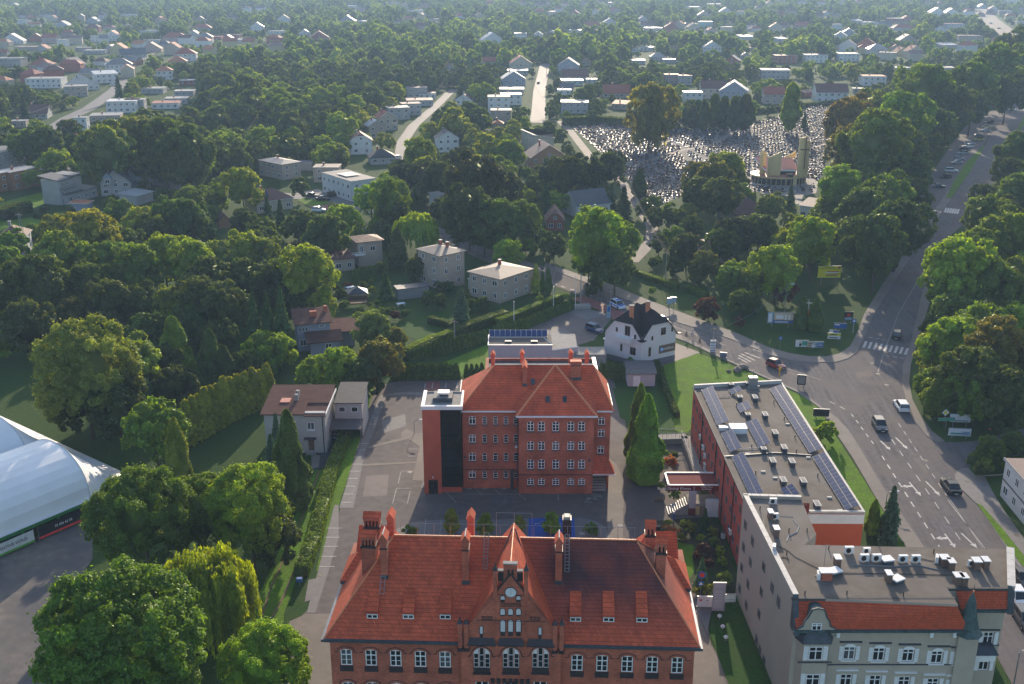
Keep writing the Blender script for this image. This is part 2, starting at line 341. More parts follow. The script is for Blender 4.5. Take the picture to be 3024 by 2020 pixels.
road_low = [(3060,2150),(2900,1860),(2795,1700),(2729,1614),(2600,1425),(2548,1336),(2505,1268),(2471,1232),(2433,1206),(2407,1185),(2356,1152),(2280,1118),(2215,1090),(2143,1058),(2055,1012),(1973,969),(1900,935),(1834,923),(1810,915),(1770,893),(1690,865),(1609,832),(1520,800),(1452,778),(1400,758),(1341,727),(1294,700)]
flat('road',road_up+road_right+road_low,0.04,ASPH,prot=True)
# upper pavement of the side road, then along the big road
up_out = [(2800,560),(2740,650),(2672,745),(2612,830),(2553,925),(2530,985),(2510,1022),(2478,1044),(2440,1052),(2390,1052),(2330,1042),(2270,1025),(2180,985),(2100,955),(2000,918),(1900,880),(1800,838),(1700,806),(1609,775)]
up_in = [p for p in road_up if 1609 <= p[0] <= 2812 and p[1] >= 584]
flat('pavement',up_in+up_out,0.14,SIDEW,KERB)
flat('pavement',[(2706,1247),(2736,1286),(2765,1304),(2790,1302),(2752,1272),(2722,1232),(2695,1180),(2685,1130),(2690,1075),(2712,1000),(2735,930),(2752,860),(2770,800),(2790,750),(2765,745),(2744,796),(2727,847),(2706,941),(2684,1034),(2667,1077),(2663,1128),(2676,1179)],0.14,SIDEW,KERB)
low_edge = [(2900,1860),(2795,1700),(2729,1614),(2600,1425),(2548,1336),(2505,1268),(2471,1232),(2433,1206),(2407,1185),(2356,1152),(2280,1118),(2215,1090),(2143,1058),(2055,1012),(1973,969)]
flat('pavement',low_edge+[(1975,990),(2030,1010),(2085,1036),(2110,1048),(2280,1124),(2356,1158),(2410,1196),(2427,1210),(2440,1240),(2470,1280),(2517,1350),(2590,1475),(2675,1614),(2740,1715),(2850,1880)],0.14,SIDEW,KERB)
flat('pavement',[(2822,1416),(2840,1445),(2886,1489),(2970,1614),(3024,1700),(3110,1830),(3160,1810),(3100,1690),(3024,1590),(2960,1500),(2925,1440),(2905,1400),(2880,1376),(2835,1384),(2820,1400)],0.14,PAVEG,KERB)
flat('grass_verge',[(2884,1485),(2900,1492),(2960,1560),(3024,1640),(3100,1740),(3110,1765),(3015,1665),(2950,1580)],0.19,LAWN,KERB)
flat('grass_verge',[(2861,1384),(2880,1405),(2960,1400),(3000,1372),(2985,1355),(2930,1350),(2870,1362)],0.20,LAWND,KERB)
# parking beside the big road
flat('parking_lot',[(2745,672),(2700,700),(2690,640),(2720,560),(2780,470),(2840,385),(2880,345),(2960,318),(2980,318),(2930,385),(2903,432),(2856,514),(2808,584)],0.06,ASPHY,prot=True)
flat('grass_strip',Sx(3,[(1805,1372),(1842,1372),(1960,1210),(2075,1015),(2068,1008),(1950,1120),(1870,1240)]),0.18,LAWN,KERB,prot=True)
flat('grass_strip',Sx(3,[(2296,905),(2325,905),(2347,860),(2347,800)]),0.18,LAWN,KERB)
flat('road',Sx(3,[(2000,60),(2070,40),(2180,140),(2310,235),(2230,275),(2090,180),(2010,100)]),0.04,PAVE,prot=True)
# yard between the two brick buildings
yard = [(1108,1143),(1180,1124),(1375,1122),(1800,1118),(1812,1124),(1836,1200),(1850,1262),(1905,1290),(1960,1300),(2050,1312),(2042,1345),(2080,1500),(2110,1660),(2080,1800),(2100,1900),(2250,2150),(740,2150),(800,2020),(868,1840),(915,1795),(930,1740),(985,1580),(1030,1400),(1060,1290)]
flat('yard',yard,0.03,ASPHY,prot=True)
flat('paved_court',Sx(7,[(2000,1135),(2115,1082),(2340,1082),(2400,1300),(2400,1700),(2050,1700),(1960,1500)]),0.05,PAVE)
flat('paved_path',Sx(9,[(1480,1000),(1545,1000),(1640,1240),(1730,1400),(1790,1700),(1500,1700),(1512,1250)]),0.05,PAVE)
flat('paved_path',Sx(9,[(1520,985),(1545,1000),(1620,1150),(1655,965),(1660,920),(1540,955)]),0.07,PAVEG)
flat('paved_walk',Sx(9,[(808,0),(935,0),(935,390),(812,390)]),0.05,PAVE)
flat('paved_walk',Sx(11,[(1700,1330),(1698,1568),(1830,1568),(1830,1330),(1770,1200),(1700,1150)]),0.058,PAVE)
flat('paved_walk',Sx(17,[(1965,700),(1995,1090),(1960,1255),(1830,1250),(1920,860),(1790,770),(1700,750),(1705,700),(1760,650),(1880,705)]),0.05,PAVE)
flat('paved_walk',Sx(17,[(1310,880),(1330,855),(1790,735),(1790,770)]),0.048,PAVE)
flat('paved_walk',Sx(17,[(1235,1060),(1880,1030),(1880,1050),(1235,1085)]),0.048,PAVE)
flat('paved_walk',Sx(17,[(1960,1255),(2150,1255),(2160,1335),(1930,1335)]),0.06,PAVEG)
flat('parking_strip',Sx(17,[(1480,255),(1530,265),(1400,650),(1290,900),(1150,1568),(985,1568),(1130,1120),(1310,650),(1440,300)]),0.055,PAVEG)
flat('parking_strip',Sx(17,[(1510,250),(1720,225),(2000,230),(2000,262),(1720,258),(1540,275)]),0.056,PAVEG)
flat('parking_strip',Sx(17,[(2000,105),(2156,105),(2156,230),(1955,225)]),0.05,PAVER)
flat('parking_strip',Sx(7,[(2340,330),(2310,330),(2220,700),(2120,1075),(2180,1075),(2340,560)]),0.055,PAVEG)
flat('kerbed_apron',Sx(8,[(700,360),(760,300),(930,245),(1100,235),(1788,228),(1788,400),(700,400)]),0.10,PAVEG,KERB)
flat('kerbed_apron',Sx(9,[(0,225),(600,215),(700,240),(790,290),(830,380),(830,400),(0,400)]),0.101,PAVEG,KERB)
# lots behind
flat('paved_forecourt',Sx(5,[(1210,745),(1600,590),(1640,570),(1830,590),(1890,640),(1840,700),(1800,750),(1770,790),(1640,830),(1500,900),(1180,900)]),0.05,PAVEB,prot=True)
flat('paved_forecourt',Sx(5,[(1595,600),(1640,575),(1700,560),(1850,610),(1720,652)]),0.07,PAVEG)
flat('entrance_paving',Sx(5,[(1700,540),(1620,500),(1700,480),(1990,600),(1900,650),(1880,610),(1830,590)]),0.062,PAVER,prot=True)
flat('side_lot',Sx(14,[(1440,810),(1920,995),(1450,1160),(1260,1225),(1000,1260),(700,1230),(760,1130),(1010,1160),(1430,1010)]),0.05,PAVEB,prot=True)
flat('lawn',[(1955,1062),(2055,1040),(2143,1072),(2280,1128),(2356,1163),(2427,1215),(2400,1290),(2300,1150),(2070,1150),(2045,1260),(2020,1290),(1995,1270)],0.035,LAWN)
flat('lawn',[(2360,1150),(2427,1215),(2470,1290),(2560,1430),(2680,1620),(2600,1620),(2440,1350)],0.036,LAWN)
flat('lawn',Sx(5,[(690,960),(1060,810),(1060,950),(1000,1010),(850,1040),(830,965)]),0.035,LAWN)
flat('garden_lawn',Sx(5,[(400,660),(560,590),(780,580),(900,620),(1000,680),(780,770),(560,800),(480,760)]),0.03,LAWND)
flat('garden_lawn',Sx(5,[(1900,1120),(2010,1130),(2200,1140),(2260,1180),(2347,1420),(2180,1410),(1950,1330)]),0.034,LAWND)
flat('garden_lawn',Sx(8+1,[(1210,330),(1270,340),(1400,420),(1510,440),(1500,560),(1520,640),(1480,710),(1440,640)]),0.06,LAWN,KERB)
flat('garden_bed',Sx(15,[(150,905),(590,870),(690,1150),(745,1330),(735,1450),(430,1440),(390,1330),(250,1160),(170,960)]),0.05,mat('garden_soil',(.045,.038,.022),.95,var=.4,scale=2,col2=(.035,.06,.015)))
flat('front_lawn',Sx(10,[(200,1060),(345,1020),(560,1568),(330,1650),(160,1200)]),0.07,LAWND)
flat('grass_verge',Sx(17,[(1350,120),(1395,165),(1270,640),(1130,1080),(1000,1480),(900,1800),(800,2300),(720,2300),(860,1650),(960,1200),(1120,700),(1250,330)]),0.033,LAWN)
flat('driveway_grass',Sx(7,[(2180,90),(2290,90),(2150,560),(1960,1090),(1960,1150),(1690,1150),(1880,760),(2070,330)]),0.03,LAWN,prot=True)
for a,b in ((0,1),(1,0)):
    k = [[(2200,95),(2214,95),(2060,500),(1880,900),(1815,1110),(1795,1110),(1870,890),(2045,500)],[(2262,95),(2275,95),(2140,560),(1960,980),(1890,1110),(1870,1110),(1945,970),(2125,560)]][a]
    flat('wheel_track',Sx(7,k),0.045,TRACK)
flat('gravel_lot',Sx(7,[(-100,690),(0,640),(560,430),(640,440),(640,700),(480,950),(380,1200),(330,1650),(-200,1700)]),0.03,GRAVEL,prot=True)
flat('driveway',Sx(17,[(860,600),(1110,560),(1020,850),(970,1010),(900,1080),(680,1130),(660,960),(845,900)]),0.04,FELTD,prot=True)
flat('driveway',Sx(17,[(665,950),(765,960),(750,1090),(665,1120)]),0.055,PAVE)
# far streets
STREETS = [[(1480,630),(1510,628),(1520,606),(1570,470),(1640,400),(1790,350),(1980,265),(2040,195),(1980,262)],]
def street(pts,w,m,z=0.05,name='street',prot=True):
    w_ = [P(x,y,z) for x,y in pts]; L_ = []; R2 = []
    for i,p in enumerate(w_):
        d = (w_[min(i+1,len(w_)-1)]-w_[max(i-1,0)]).normalized(); n = Vector((-d.y,d.x,0)); ww = w[i] if isinstance(w,list) else w
        L_.append(p+n*ww/2); R2.append(p-n*ww/2)
    mb = MB()
    for i in range(len(w_)-1): mb.poly([R2[i],R2[i+1],L_[i+1],L_[i]],m)
    if prot:
        PROT.append([Q(p)[:2] for p in L_]+[Q(p)[:2] for p in reversed(R2)])
    return struct(name,mb)
street(Sx(2,[(1375,850),(1385,780),(1390,640),(1405,560),(1415,520),(1430,440)]),7.5,PAVEG)
street(Sx(2,[(1340,850),(1420,830),(1530,840),(1600,900),(1740,1080),(1830,1150)])+Sx(2,[(1930,1210),(2040,1380),(2170,1568)])+V([(1493,552),(1470,578),(1448,600)]),3.6,PAVE,0.052)
street(Sx(2,[(425,1110),(445,980),(520,870),(600,800),(690,720),(760,650),(800,620)]),5.2,PAVEG)
street(Sx(1,[(350,900),(470,820),(620,750),(720,680),(800,620),(850,560)]),8,PAVEG)
street(Sx(1,[(850,560),(920,450),(1090,350),(1180,310)]),5,PAVE,0.053)
street([(1296,690),(1200,650)]+V([(860,480),(760,455)])+Sx(1,[(1300,1310),(1130,1270),(880,1235),(640,1200),(400,1170),(270,1165),(100,1150)]),8,PAVEG,0.045)
street(V([(2347,330),(2290,250),(2235,200)]),1,ASPH,0.02,'path',False)
street(V([(1700,290),(1640,330),(1560,345),(1450,380)]),3,PAVE,0.06,'cemetery_path',False)
street(V([(1850,345),(1890,330),(1925,345)])+V([(1900,330)]),3,PAVE,0.06,'cemetery_path',False)
flat('chapel_forecourt',Sx(22,[(240,880),(420,800),(1310,800),(1390,1000),(1360,1150),(1150,1200),(1140,1320),(1040,1320),(1030,1200),(560,1190)]),0.04,PAVEG,prot=True)
CEM = V([(1312,293),(1380,284),(1560,300),(1690,296),(1780,270),(1870,248),(1935,246),(1925,300),(1895,350),(1885,400),(1860,440),(1730,440),(1560,450),(1500,475),(1470,462),(1440,410),(1380,350)])
flat('cemetery_ground',CEM,0.02,mat('cemetery_gravel',(0.085,0.092,0.11),0.9,var=0.3,scale=0.5,col2=(0.06,0.07,0.07)),prot=True)
PROT.append(V([(1700,500),(1500,470),(1640,330),(1930,240),(1900,440),(1880,460)]))
# patches of newer asphalt and manhole covers
for k,pts,m in ((16,[(230,420),(330,560),(300,575),(205,440)],ASPHY),(16,[(500,620),(560,700),(540,715),(490,640)],PAVEB),(6,[(1180,1010),(1290,1000),(1300,1040),(1190,1055)],ASPHY),(6,[(700,1000),(860,1050),(850,1065),(700,1018)],ASPHY),(17,[(1480,560),(1750,480),(1760,620),(1500,700)],PAVEG),(17,[(1300,1200),(1560,1180),(1540,1420),(1260,1440)],PAVEB),(8,[(30,720),(150,700),(130,860),(0,900)],PAVEG),(11,[(700,1470),(900,1465),(920,1530),(720,1535)],ASPH),(20,[(1000,700),(1060,600),(1085,610),(1030,715)],ASPHY),(5,[(1500,800),(1640,760),(1560,700),(1440,730)],PAVEG)):
    flat('asphalt_patch',Sx(k,pts),0.042 if k in (16,6,20) else 0.0335 if k != 5 else .055,m)
MH = mat('cast_iron',(.07,.06,.055),.6)
for k,x,y,z in ((9,912,278,.054),(8,125,683,.037),(16,300,470,.045),(16,575,610,.145),(6,1395,1100,.045),(6,1300,950,.045),(20,950,1310,.045),(14,1600,690,.145),(16,905,965,.145),(11,30,1265,.036),(9,600,345,.105),(7,2215,815,.06)):
    p = G(k,x,y,z); q = MB(); q.cyl(0,0,-.02,0.004,.42,MH if k != 9 else KERB,14); struct('manhole_cover',q).location = p
# painted markings
def seg(mb,a,b,w,z,m=PAINT):
    a = P(*a,z); b = P(*b,z); d = (b-a).normalized(); n = Vector((-d.y,d.x,0))*w/2; mb.poly([a-n,b-n,b+n,a+n],m)
def dashes(a,b,dl,gl,w,z=0.046,name='lane_marking',m=PAINT):
    A = P(*a,z); B = P(*b,z); L_ = (B-A).length; d = (B-A).normalized(); n = Vector((-d.y,d.x,0))*w/2; mb = MB(); t = 0
    while t < L_: 
        e = min(t+dl,L_); p = A+d*t; q = A+d*e; mb.poly([p-n,q-n,q+n,p+n],m); t += dl+gl
    return struct(name,mb)
for i in range(9):                                   # zebra crossing
    x = 1248+i*36; mb = MB(); xa,ya = S(6,x+6,797+i*6); xb,yb = S(6,x-13,842+i*6)
    seg(mb,(xa,ya),(xb,yb),0.52,0.046); struct('crossing_stripe',mb)
for i in range(6):
    mb = MB(); seg(mb,S(3,1810+i*17,1440+i*2),S(3,1798+i*17,1472+i*2),0.6,0.046); struct('crossing_stripe',mb)
for i in range(6):
    mb = MB(); seg(mb,S(3,2250+i*20,748+i),S(3,2243+i*20,760+i),0.9,0.046); struct('crossing_stripe',mb)
dashes(S(6,1270,770),S(6,1390,788),.9,.5,.25); dashes(S(6,1385,897),S(6,1520,917),.9,.5,.25)
dashes(S(6,1392,830),S(6,1480,600),100,1,.14,m=WORN); dashes(S(6,1480,600),S(6,1640,330),100,1,.14,m=WORN); dashes(S(6,1380,865),S(6,1335,1010),100,1,.14,m=WORN)
dashes(S(20,0,1230),S(20,400,1370),100,1,.12,m=WORN)
dashes(S(14,1440,568),S(14,2300,885),100,1,.12,m=WORN)
dashes(S(5,1480,395),S(5,1900,530),1.6,1.6,.14); dashes(S(5,820,110),S(5,1060,215),1.6,1.6,.14)
dashes(S(6,370,895),S(6,455,940),100,1,.3,m=WORN); dashes(S(6,390,885),S(6,480,930),100,1,.3,m=WORN); dashes(S(6,412,875),S(6,520,915),100,1,.3,m=WORN); dashes(S(6,365,912),S(6,430,945),100,1,.3,m=WORN)
dashes(S(6,470,853),S(6,600,895),100,1,.14)
dashes(S(6,1000,1215),S(6,1130,1280),1.3,1.3,.16); dashes(S(6,1150,1300),S(6,1320,1530),1.3,1.5,.16)
dashes(S(16,10,440),S(16,390,1040),1.6,1.5,.2)
dashes(S(16,120,225),S(16,440,705),1.6,1.6,.12); dashes(S(16,75,330),S(16,560,1040),2.0,2.4,.14)
dashes(S(16,445,730),S(16,690,1050),100,1,.1); dashes(S(16,462,730),S(16,675,1050),100,1,.1,m=WORN)
def arrow(k,tail,head,bend):
    a = P(*S(k,*tail),0.047); b = P(*S(k,*head),0.047); d = (b-a); L_ = d.length; d.normalize(); n = Vector((-d.y,d.x,0)); mb = MB()
    w = .12; mb.poly([a-n*w,a+d*(L_*.72)-n*w,a+d*(L_*.72)+n*w,a+n*w],PAINT)
    mb.poly([a+d*L_*.72-n*.42,a+d*L_,a+d*L_*.72+n*.42],PAINT)
    if bend:
        c = a+d*L_*.25; mb.poly([c+n*w*bend,c+d*.5+n*w*bend,c+d*.5+n*1.0*bend,c+n*1.0*bend],PAINT)
        mb.poly([c-d*.3+n*.9*bend,c+d*.8+n*.9*bend,c+d*.25+n*1.7*bend],PAINT)
    struct('lane_arrow',mb)
arrow(16,(0,340),(65,400),0); arrow(16,(100,318),(180,395),0); arrow(16,(190,612),(268,705),-1); arrow(16,(300,608),(395,705),0); arrow(16,(425,955),(495,1048),-1); arrow(16,(535,950),(640,1050),0)
for i,(x,y) in enumerate(((1385,520),(1360,597),(1245,820),(1215,896),(1190,978),(1165,1060),(1130,1142),(1110,1225),(1085,1315),(1060,1405),(1035,1502))):
    mb = MB(); seg(mb,S(17,x-25,y),S(17,x+(60 if i < 2 else 90),y+1),.13,.062); struct('bay_line',mb)
for i,(x,y) in enumerate(((2290,490),(2275,553),(2262,616),(2250,685),(2235,755))):
    mb = MB(); seg(mb,S(7,x-30,y),S(7,x+75,y),.13,.062); struct('bay_line',mb)
for a,b in (((160,520),(150,600)),((222,515),(216,562)),((335,515),(330,560)),((430,510),(425,560))):
    mb = MB(); seg(mb,S(11,*a),S(11,*b),.13,.056); struct('bay_line',mb)
for a,b in (((330,1430),(420,1522)),((590,1415),(640,1460)),((745,1412),(795,1455)),((900,1410),(1010,1505)),((490,1452),(950,1452)),((1275,1450),(1280,1505)),((610,1340),(620,1340))):
    mb = MB(); seg(mb,S(11,*a),S(11,*b),.11,.034,WORN); struct('bay_line',mb)
for a,b in (((1700,1140),(1860,1140)),((1650,1340),(1825,1340)),((1810,1370),(1775,1515)),((1700,1150),(1670,1285)),((1650,1345),(1605,1515)),((1780,968),(1890,968)),((1790,885),(1975,885))):
    mb = MB(); seg(mb,S(17,*a),S(17,*b),.11,.036,WORN); struct('bay_line',mb)
for a,b in (((1510,1500),(1600,1480)),((1520,1480),(1620,1500)),((1550,1465),(1650,1475)),((1500,1515),(1560,1520)),((1570,1450),(1640,1462))):
    mb = MB(); seg(mb,S(11,*a),S(11,*b),.3,.036,WORN); struct('painted_hatching',mb)
for x in (975,1100,1210):
    mb = MB(); seg(mb,S(8,x+8,232),S(8,x-8,395),.12,.108,WORN); struct('bay_line',mb)
def quadflat(name,k,pts,z,m): return flat(name,Sx(k,pts),z,m)
quadflat('disabled_bay',9,[(172,222),(330,220),(330,400),(160,400)],.11,BLUEP); quadflat('disabled_bay',9,[(340,220),(538,220),(548,400),(340,400)],.11,BLUEP)
def textobj(name,s,loc,rot,size,m,parent=None,ext=0.01,align='CENTER',sx=1.0):
    cu = bpy.data.curves.new(name,'FONT'); cu.body = s; cu.size = size; cu.extrude = ext; cu.align_x = align; cu.align_y = 'CENTER'; cu.resolution_u = 2
    t = bpy.data.objects.new(name,cu); C.objects.link(t); bpy.context.view_layer.update()
    me = bpy.data.meshes.new_from_object(t.evaluated_get(bpy.context.evaluated_depsgraph_get())); me.materials.clear(); me.materials.append(m)
    bpy.data.objects.remove(t); bpy.data.curves.remove(cu)
    return link(me,name,parent,loc,rot=rot,scale=(sx,1,1))
for k,x,y in ((9,270,260),(9,470,260)):       # wheelchair mark painted in each bay
    c = P(*S(k,x,y),.115); mb = MB(); n = 14
    for i in range(11):
        t0 = math.pi*(0.75+i*1.5/11); t1 = math.pi*(0.75+(i+1)*1.5/11)
        mb.poly([(.42*math.cos(t0),.42*math.sin(t0)-.3,0),(.42*math.cos(t1),.42*math.sin(t1)-.3,0),(.55*math.cos(t1),.55*math.sin(t1)-.3,0),(.55*math.cos(t0),.55*math.sin(t0)-.3,0)],PAINT)
    for a in ((-.1,.05,-.1,.6),(-.1,.45,-.02,.15),(.05,.5,-.02,.1),(.38,.5,-.55,.1),(-.2,.05,.72,.95)): mb.poly([(a[0],a[2],0),(a[1],a[2],0),(a[1],a[3],0),(a[0],a[3],0)],PAINT)
    o = struct('wheelchair_symbol',mb); o.location = c; o.rotation_euler.z = math.radians(100)
for s,x,y in (('58',527,1404),('57',662,1404),('56',818,1402)):
    o = textobj('bay_number',s,P(*S(11,x,y),.036),(0,0,0),.8,PAINT); o['kind'] = 'structure'
# ---------------------------------------------------------------- brick town hall in the foreground
def oriented(f,root):                              # helper bound to a facade
    return f
yawF = math.radians(-2.3); oF = (-0.1,87.5)
fF = Facade(oF,yawF)
TH = thing('brick_town_hall',(oF[0],oF[1],0),yawF,'large red brick office building with steep tiled roof and clock gable in the foreground','office building')
UX = 17.7; ZE = 13.1; DEP = 14.2; RZ = 20.4; RX0,RX1 = -12.1,12.3
def cw(k,x,y): return fF(k,x,y)
holes = []; wins = []
cols = [cw(8,x,1400)[0] for x in (340,540,740,940,1140)]+[cw(9,x,1440)[0] for x in (560,763,967,1170,1373)]
zt = cw(8,340,1283)[1]; zb = cw(8,340,1415)[1]; zt2 = cw(8,355,1548)[1]; fh = zt-zt2
for c in cols:
    for k in range(4):
        top = zt-k*fh
        if top-(zt-zb) < 0.6: continue
        holes.append((c-.58,c+.58,top-(zt-zb),top,.16)); wins.append((c,top-(zt-zb),zt-zb))
w = MB(); w.wall(-UX,UX,0,ZE-.2,0,holes,BRICK,.14,.16)
w.poly([(-UX,DEP,0),(-UX,0,0),(-UX,0,ZE-.2),(-UX,DEP,ZE-.2)][::1],BRICK); w.poly([(UX,0,0),(UX,DEP,0),(UX,DEP,ZE-.2),(UX,0,ZE-.2)],BRICK); w.poly([(UX,DEP,0),(-UX,DEP,0),(-UX,DEP,ZE-.2),(UX,DEP,ZE-.2)],BRICK)
w.box(-UX-.12,UX+.12,-.12,DEP+.12,ZE-.55,ZE-.2,BRICK)
for i in range(70):                                  # corbel frieze under the eave
    x = -UX+.2+i*.505
    if abs(x) > 5.2: w.box(x,x+.24,-.26,-.12,ZE-.5,ZE-.22,BRICK)
w.part('brick_wall',TH)
for c,z,h in wins: win(TH,c,.09,z,0,1.10,h-.06,'crossgrid',sill=None)
for c,z,h in wins: MB().box(c-.66,c+.66,-.12,.0,z-.62,z-.02,DKBRICK).part('window_sill',TH)
for k in range(2):                                   # hood moulds and string course
    top = zt-k*fh
    for c in cols:
        pts = [(c-1.12,-.04,top-.34),(c-.82,-.04,top-.34),(c-.80,-.04,top-.02),(c-.45,-.04,top+.22),(c,-.04,top+.3),(c+.45,-.04,top+.22),(c+.80,-.04,top-.02),(c+.82,-.04,top-.34),(c+1.12,-.04,top-.34)]
        MB().tube(pts,.045,DKBRICK,4).part('hood_mould',TH)
for a,b in ((-UX-.4,-4.95),(4.95,UX+.4)):
    gt = MB(); gt.box(a,b,-.62,-.06,ZE-.18,ZE+.10,ZINC); gt.box(a,b,-.72,-.52,ZE+.0,ZE+.18,LEAD); gt.part('gutter',TH)
gt = MB(); gt.box(-UX-.7,-UX-.1,-.6,DEP+.5,ZE-.18,ZE+.1,ZINC); gt.part('gutter',TH); gt = MB(); gt.box(UX+.1,UX+.7,-.6,DEP+.5,ZE-.18,ZE+.1,ZINC)
gt.part('gutter',TH)
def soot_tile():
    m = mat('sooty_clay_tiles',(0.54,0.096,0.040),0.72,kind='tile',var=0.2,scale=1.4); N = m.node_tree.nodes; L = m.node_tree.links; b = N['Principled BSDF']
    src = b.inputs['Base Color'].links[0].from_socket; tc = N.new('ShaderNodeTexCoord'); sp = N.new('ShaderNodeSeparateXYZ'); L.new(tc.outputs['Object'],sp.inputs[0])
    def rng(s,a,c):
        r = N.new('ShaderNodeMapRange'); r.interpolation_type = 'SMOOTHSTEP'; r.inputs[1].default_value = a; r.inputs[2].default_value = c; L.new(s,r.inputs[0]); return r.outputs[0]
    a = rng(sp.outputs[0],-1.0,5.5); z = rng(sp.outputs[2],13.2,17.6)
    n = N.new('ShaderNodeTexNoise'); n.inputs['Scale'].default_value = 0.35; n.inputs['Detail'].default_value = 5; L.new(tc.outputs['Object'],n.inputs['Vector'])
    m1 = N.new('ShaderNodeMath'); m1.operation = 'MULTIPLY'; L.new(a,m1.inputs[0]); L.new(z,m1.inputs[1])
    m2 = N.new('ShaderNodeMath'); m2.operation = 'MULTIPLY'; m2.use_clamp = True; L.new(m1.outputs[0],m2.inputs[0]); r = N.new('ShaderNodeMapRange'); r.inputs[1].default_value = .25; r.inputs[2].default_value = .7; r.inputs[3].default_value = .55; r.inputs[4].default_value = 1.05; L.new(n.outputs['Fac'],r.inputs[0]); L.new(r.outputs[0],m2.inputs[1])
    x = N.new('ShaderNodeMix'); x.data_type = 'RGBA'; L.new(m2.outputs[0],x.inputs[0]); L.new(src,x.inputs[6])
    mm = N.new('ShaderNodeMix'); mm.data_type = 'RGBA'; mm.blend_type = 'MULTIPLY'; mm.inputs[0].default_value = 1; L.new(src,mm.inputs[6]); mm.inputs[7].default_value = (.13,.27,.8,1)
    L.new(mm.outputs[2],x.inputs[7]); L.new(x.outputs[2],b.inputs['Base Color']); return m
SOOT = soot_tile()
def hip(mb,x0,x1,y0,y1,ze,rx0,rx1,ry,rz,m,th=.12):
    a,b,c,d = (x0,y0,ze),(x1,y0,ze),(x1,y1,ze),(x0,y1,ze); e,f = (rx0,ry,rz),(rx1,ry,rz)
    mb.poly([a,b,f,e],m); mb.poly([b,c,f],m) if rx1 < x1 else None; mb.poly([c,d,e,f],m); mb.poly([d,a,e],m)
    mb.prism([(x0,y0),(x1,y0),(x1,y1),(x0,y1)],ze-th,ze-.004,m)
rf = MB(); hip(rf,-UX-.45,UX+.45,-.5,DEP+.5,ZE+.12,RX0,RX1,DEP/2,RZ,SOOT)
rp = rf.part('roof',TH)
rd = MB(); rdk = Vector((RX0,DEP/2,RZ)),Vector((RX1,DEP/2,RZ))
def ridge_caps(mb,a,b,r=.12,step=.42,m=None):
    a = Vector(a); b = Vector(b); L_ = (b-a).length; d = (b-a).normalized(); n = int(L_/step)
    for i in range(n):
        p = a+d*(i*step); q = a+d*((i+.96)*step); mb.tube([p,q],[r,r*.82],m or RIDGE,6)
ridge_caps(rd,*rdk)
for e,cs in ((rdk[0],((-UX-.45,-.5),(-UX-.45,DEP+.5))),(rdk[1],((UX+.45,-.5),(UX+.45,DEP+.5)))):
    for cx,cy in cs: ridge_caps(rd,(cx,cy,ZE+.14),e,.09)
rd.part('ridge',TH)
sl_ = (RZ-ZE-.12)/(DEP/2+.5)
def roofz(y): return ZE+.12+(y+.5)*sl_
def roofhit(k,x,y):                                # local point of the front roof slope seen at a pixel
    r = ray(*S(k,x,y)); c = Vector((0,0,CAM_H)); M = Matrix.Rotation(-yawF,4,'Z')
    rl = M @ r; cl = M @ (c-Vector((oF[0],oF[1],0))); t = (ZE+.12+sl_*.5+sl_*cl.y-cl.z)/(rl.z-sl_*rl.y); return cl+rl*t
# shed dormers
for k,x,yb,yt in ((8,549,1035,800),(8,841,1038,790),(8,1141,1040,790),(9,549,1060,815),(9,818,1062,815),(9,1088,1066,815)):
    p = roofhit(k,x,yb); q = roofhit(k,x,yt); d = MB(); hw = .56
    zb_ = p.z; zt_ = zb_+.72; yq = min(q.y,p.y+4.4); zq = roofz(yq)
    d.poly([(p.x-hw,p.y+.02,zt_),(p.x+hw,p.y+.02,zt_),(p.x+hw,yq,zq+.03),(p.x-hw,yq,zq+.03)],TILE)
    for s in (-1,1):
        t = [(p.x+s*hw,p.y+.02,roofz(p.y)),(p.x+s*hw,p.y+.02,zt_),(p.x+s*hw,yq,zq+.03)]; d.poly(t if s < 0 else t[::-1],TILE)
    d.box(p.x-hw-.08,p.x+hw+.08,p.y-.16,p.y+.02,zt_-.05,zt_+.04,TILE)
    dd = d.part('dormer',TH)
    win(dd,p.x,p.y+.02,zb_-.02,0,1.08,.5,'double')
# firewall vents with little tiled saddle roofs
def ventwall(k,x,yb,xt,yt,w_=.66,dy=1.3,par=TH,dzr=.65):
    p = roofhit(k,x,yb); Z = fF(k,xt,yt,-(p.y+.2))[1]
    v = MB(); y0 = p.y; y1 = p.y+dy; v.box(p.x-w_/2,p.x+w_/2,y0,y1,roofz(y0)-.4,Z-dzr,BRICK)
    v.box(p.x-w_/2-.05,p.x+w_/2+.05,y0-.05,y1+.05,Z-dzr-1.1,Z-dzr-.95,DKBRICK)
    v.box(p.x-w_/2-.06,p.x+w_/2+.06,y0-.1,y0,roofz(y0)-.1,roofz(y0)+.3,ZINC)
    c = v.part('chimney',par)
    t = MB(); h = w_/2+.12
    t.poly([(p.x-h,y0-.12,Z-dzr),(p.x,y0-.12,Z),(p.x,y1+.12,Z),(p.x-h,y1+.12,Z-dzr)][::-1],TILE); t.poly([(p.x+h,y0-.12,Z-dzr),(p.x+h,y1+.12,Z-dzr),(p.x,y1+.12,Z),(p.x,y0-.12,Z)][::-1],TILE)
    t.poly([(p.x-h,y0-.1,Z-dzr),(p.x+h,y0-.1,Z-dzr),(p.x,y0-.1,Z)],BRICK); t.poly([(p.x-h,y1+.1,Z-dzr),(p.x,y1+.1,Z),(p.x+h,y1+.1,Z-dzr)],BRICK)
    t.part('chimney_cap',c); cc = MB(); ridge_caps(cc,(p.x,y0-.12,Z),(p.x,y1+.12,Z),.07,.25,COPING); cc.part('ridge',c)
ventwall(8,648,705,655,340); ventwall(8,1308,750,1310,352); ventwall(9,410,750,412,365)
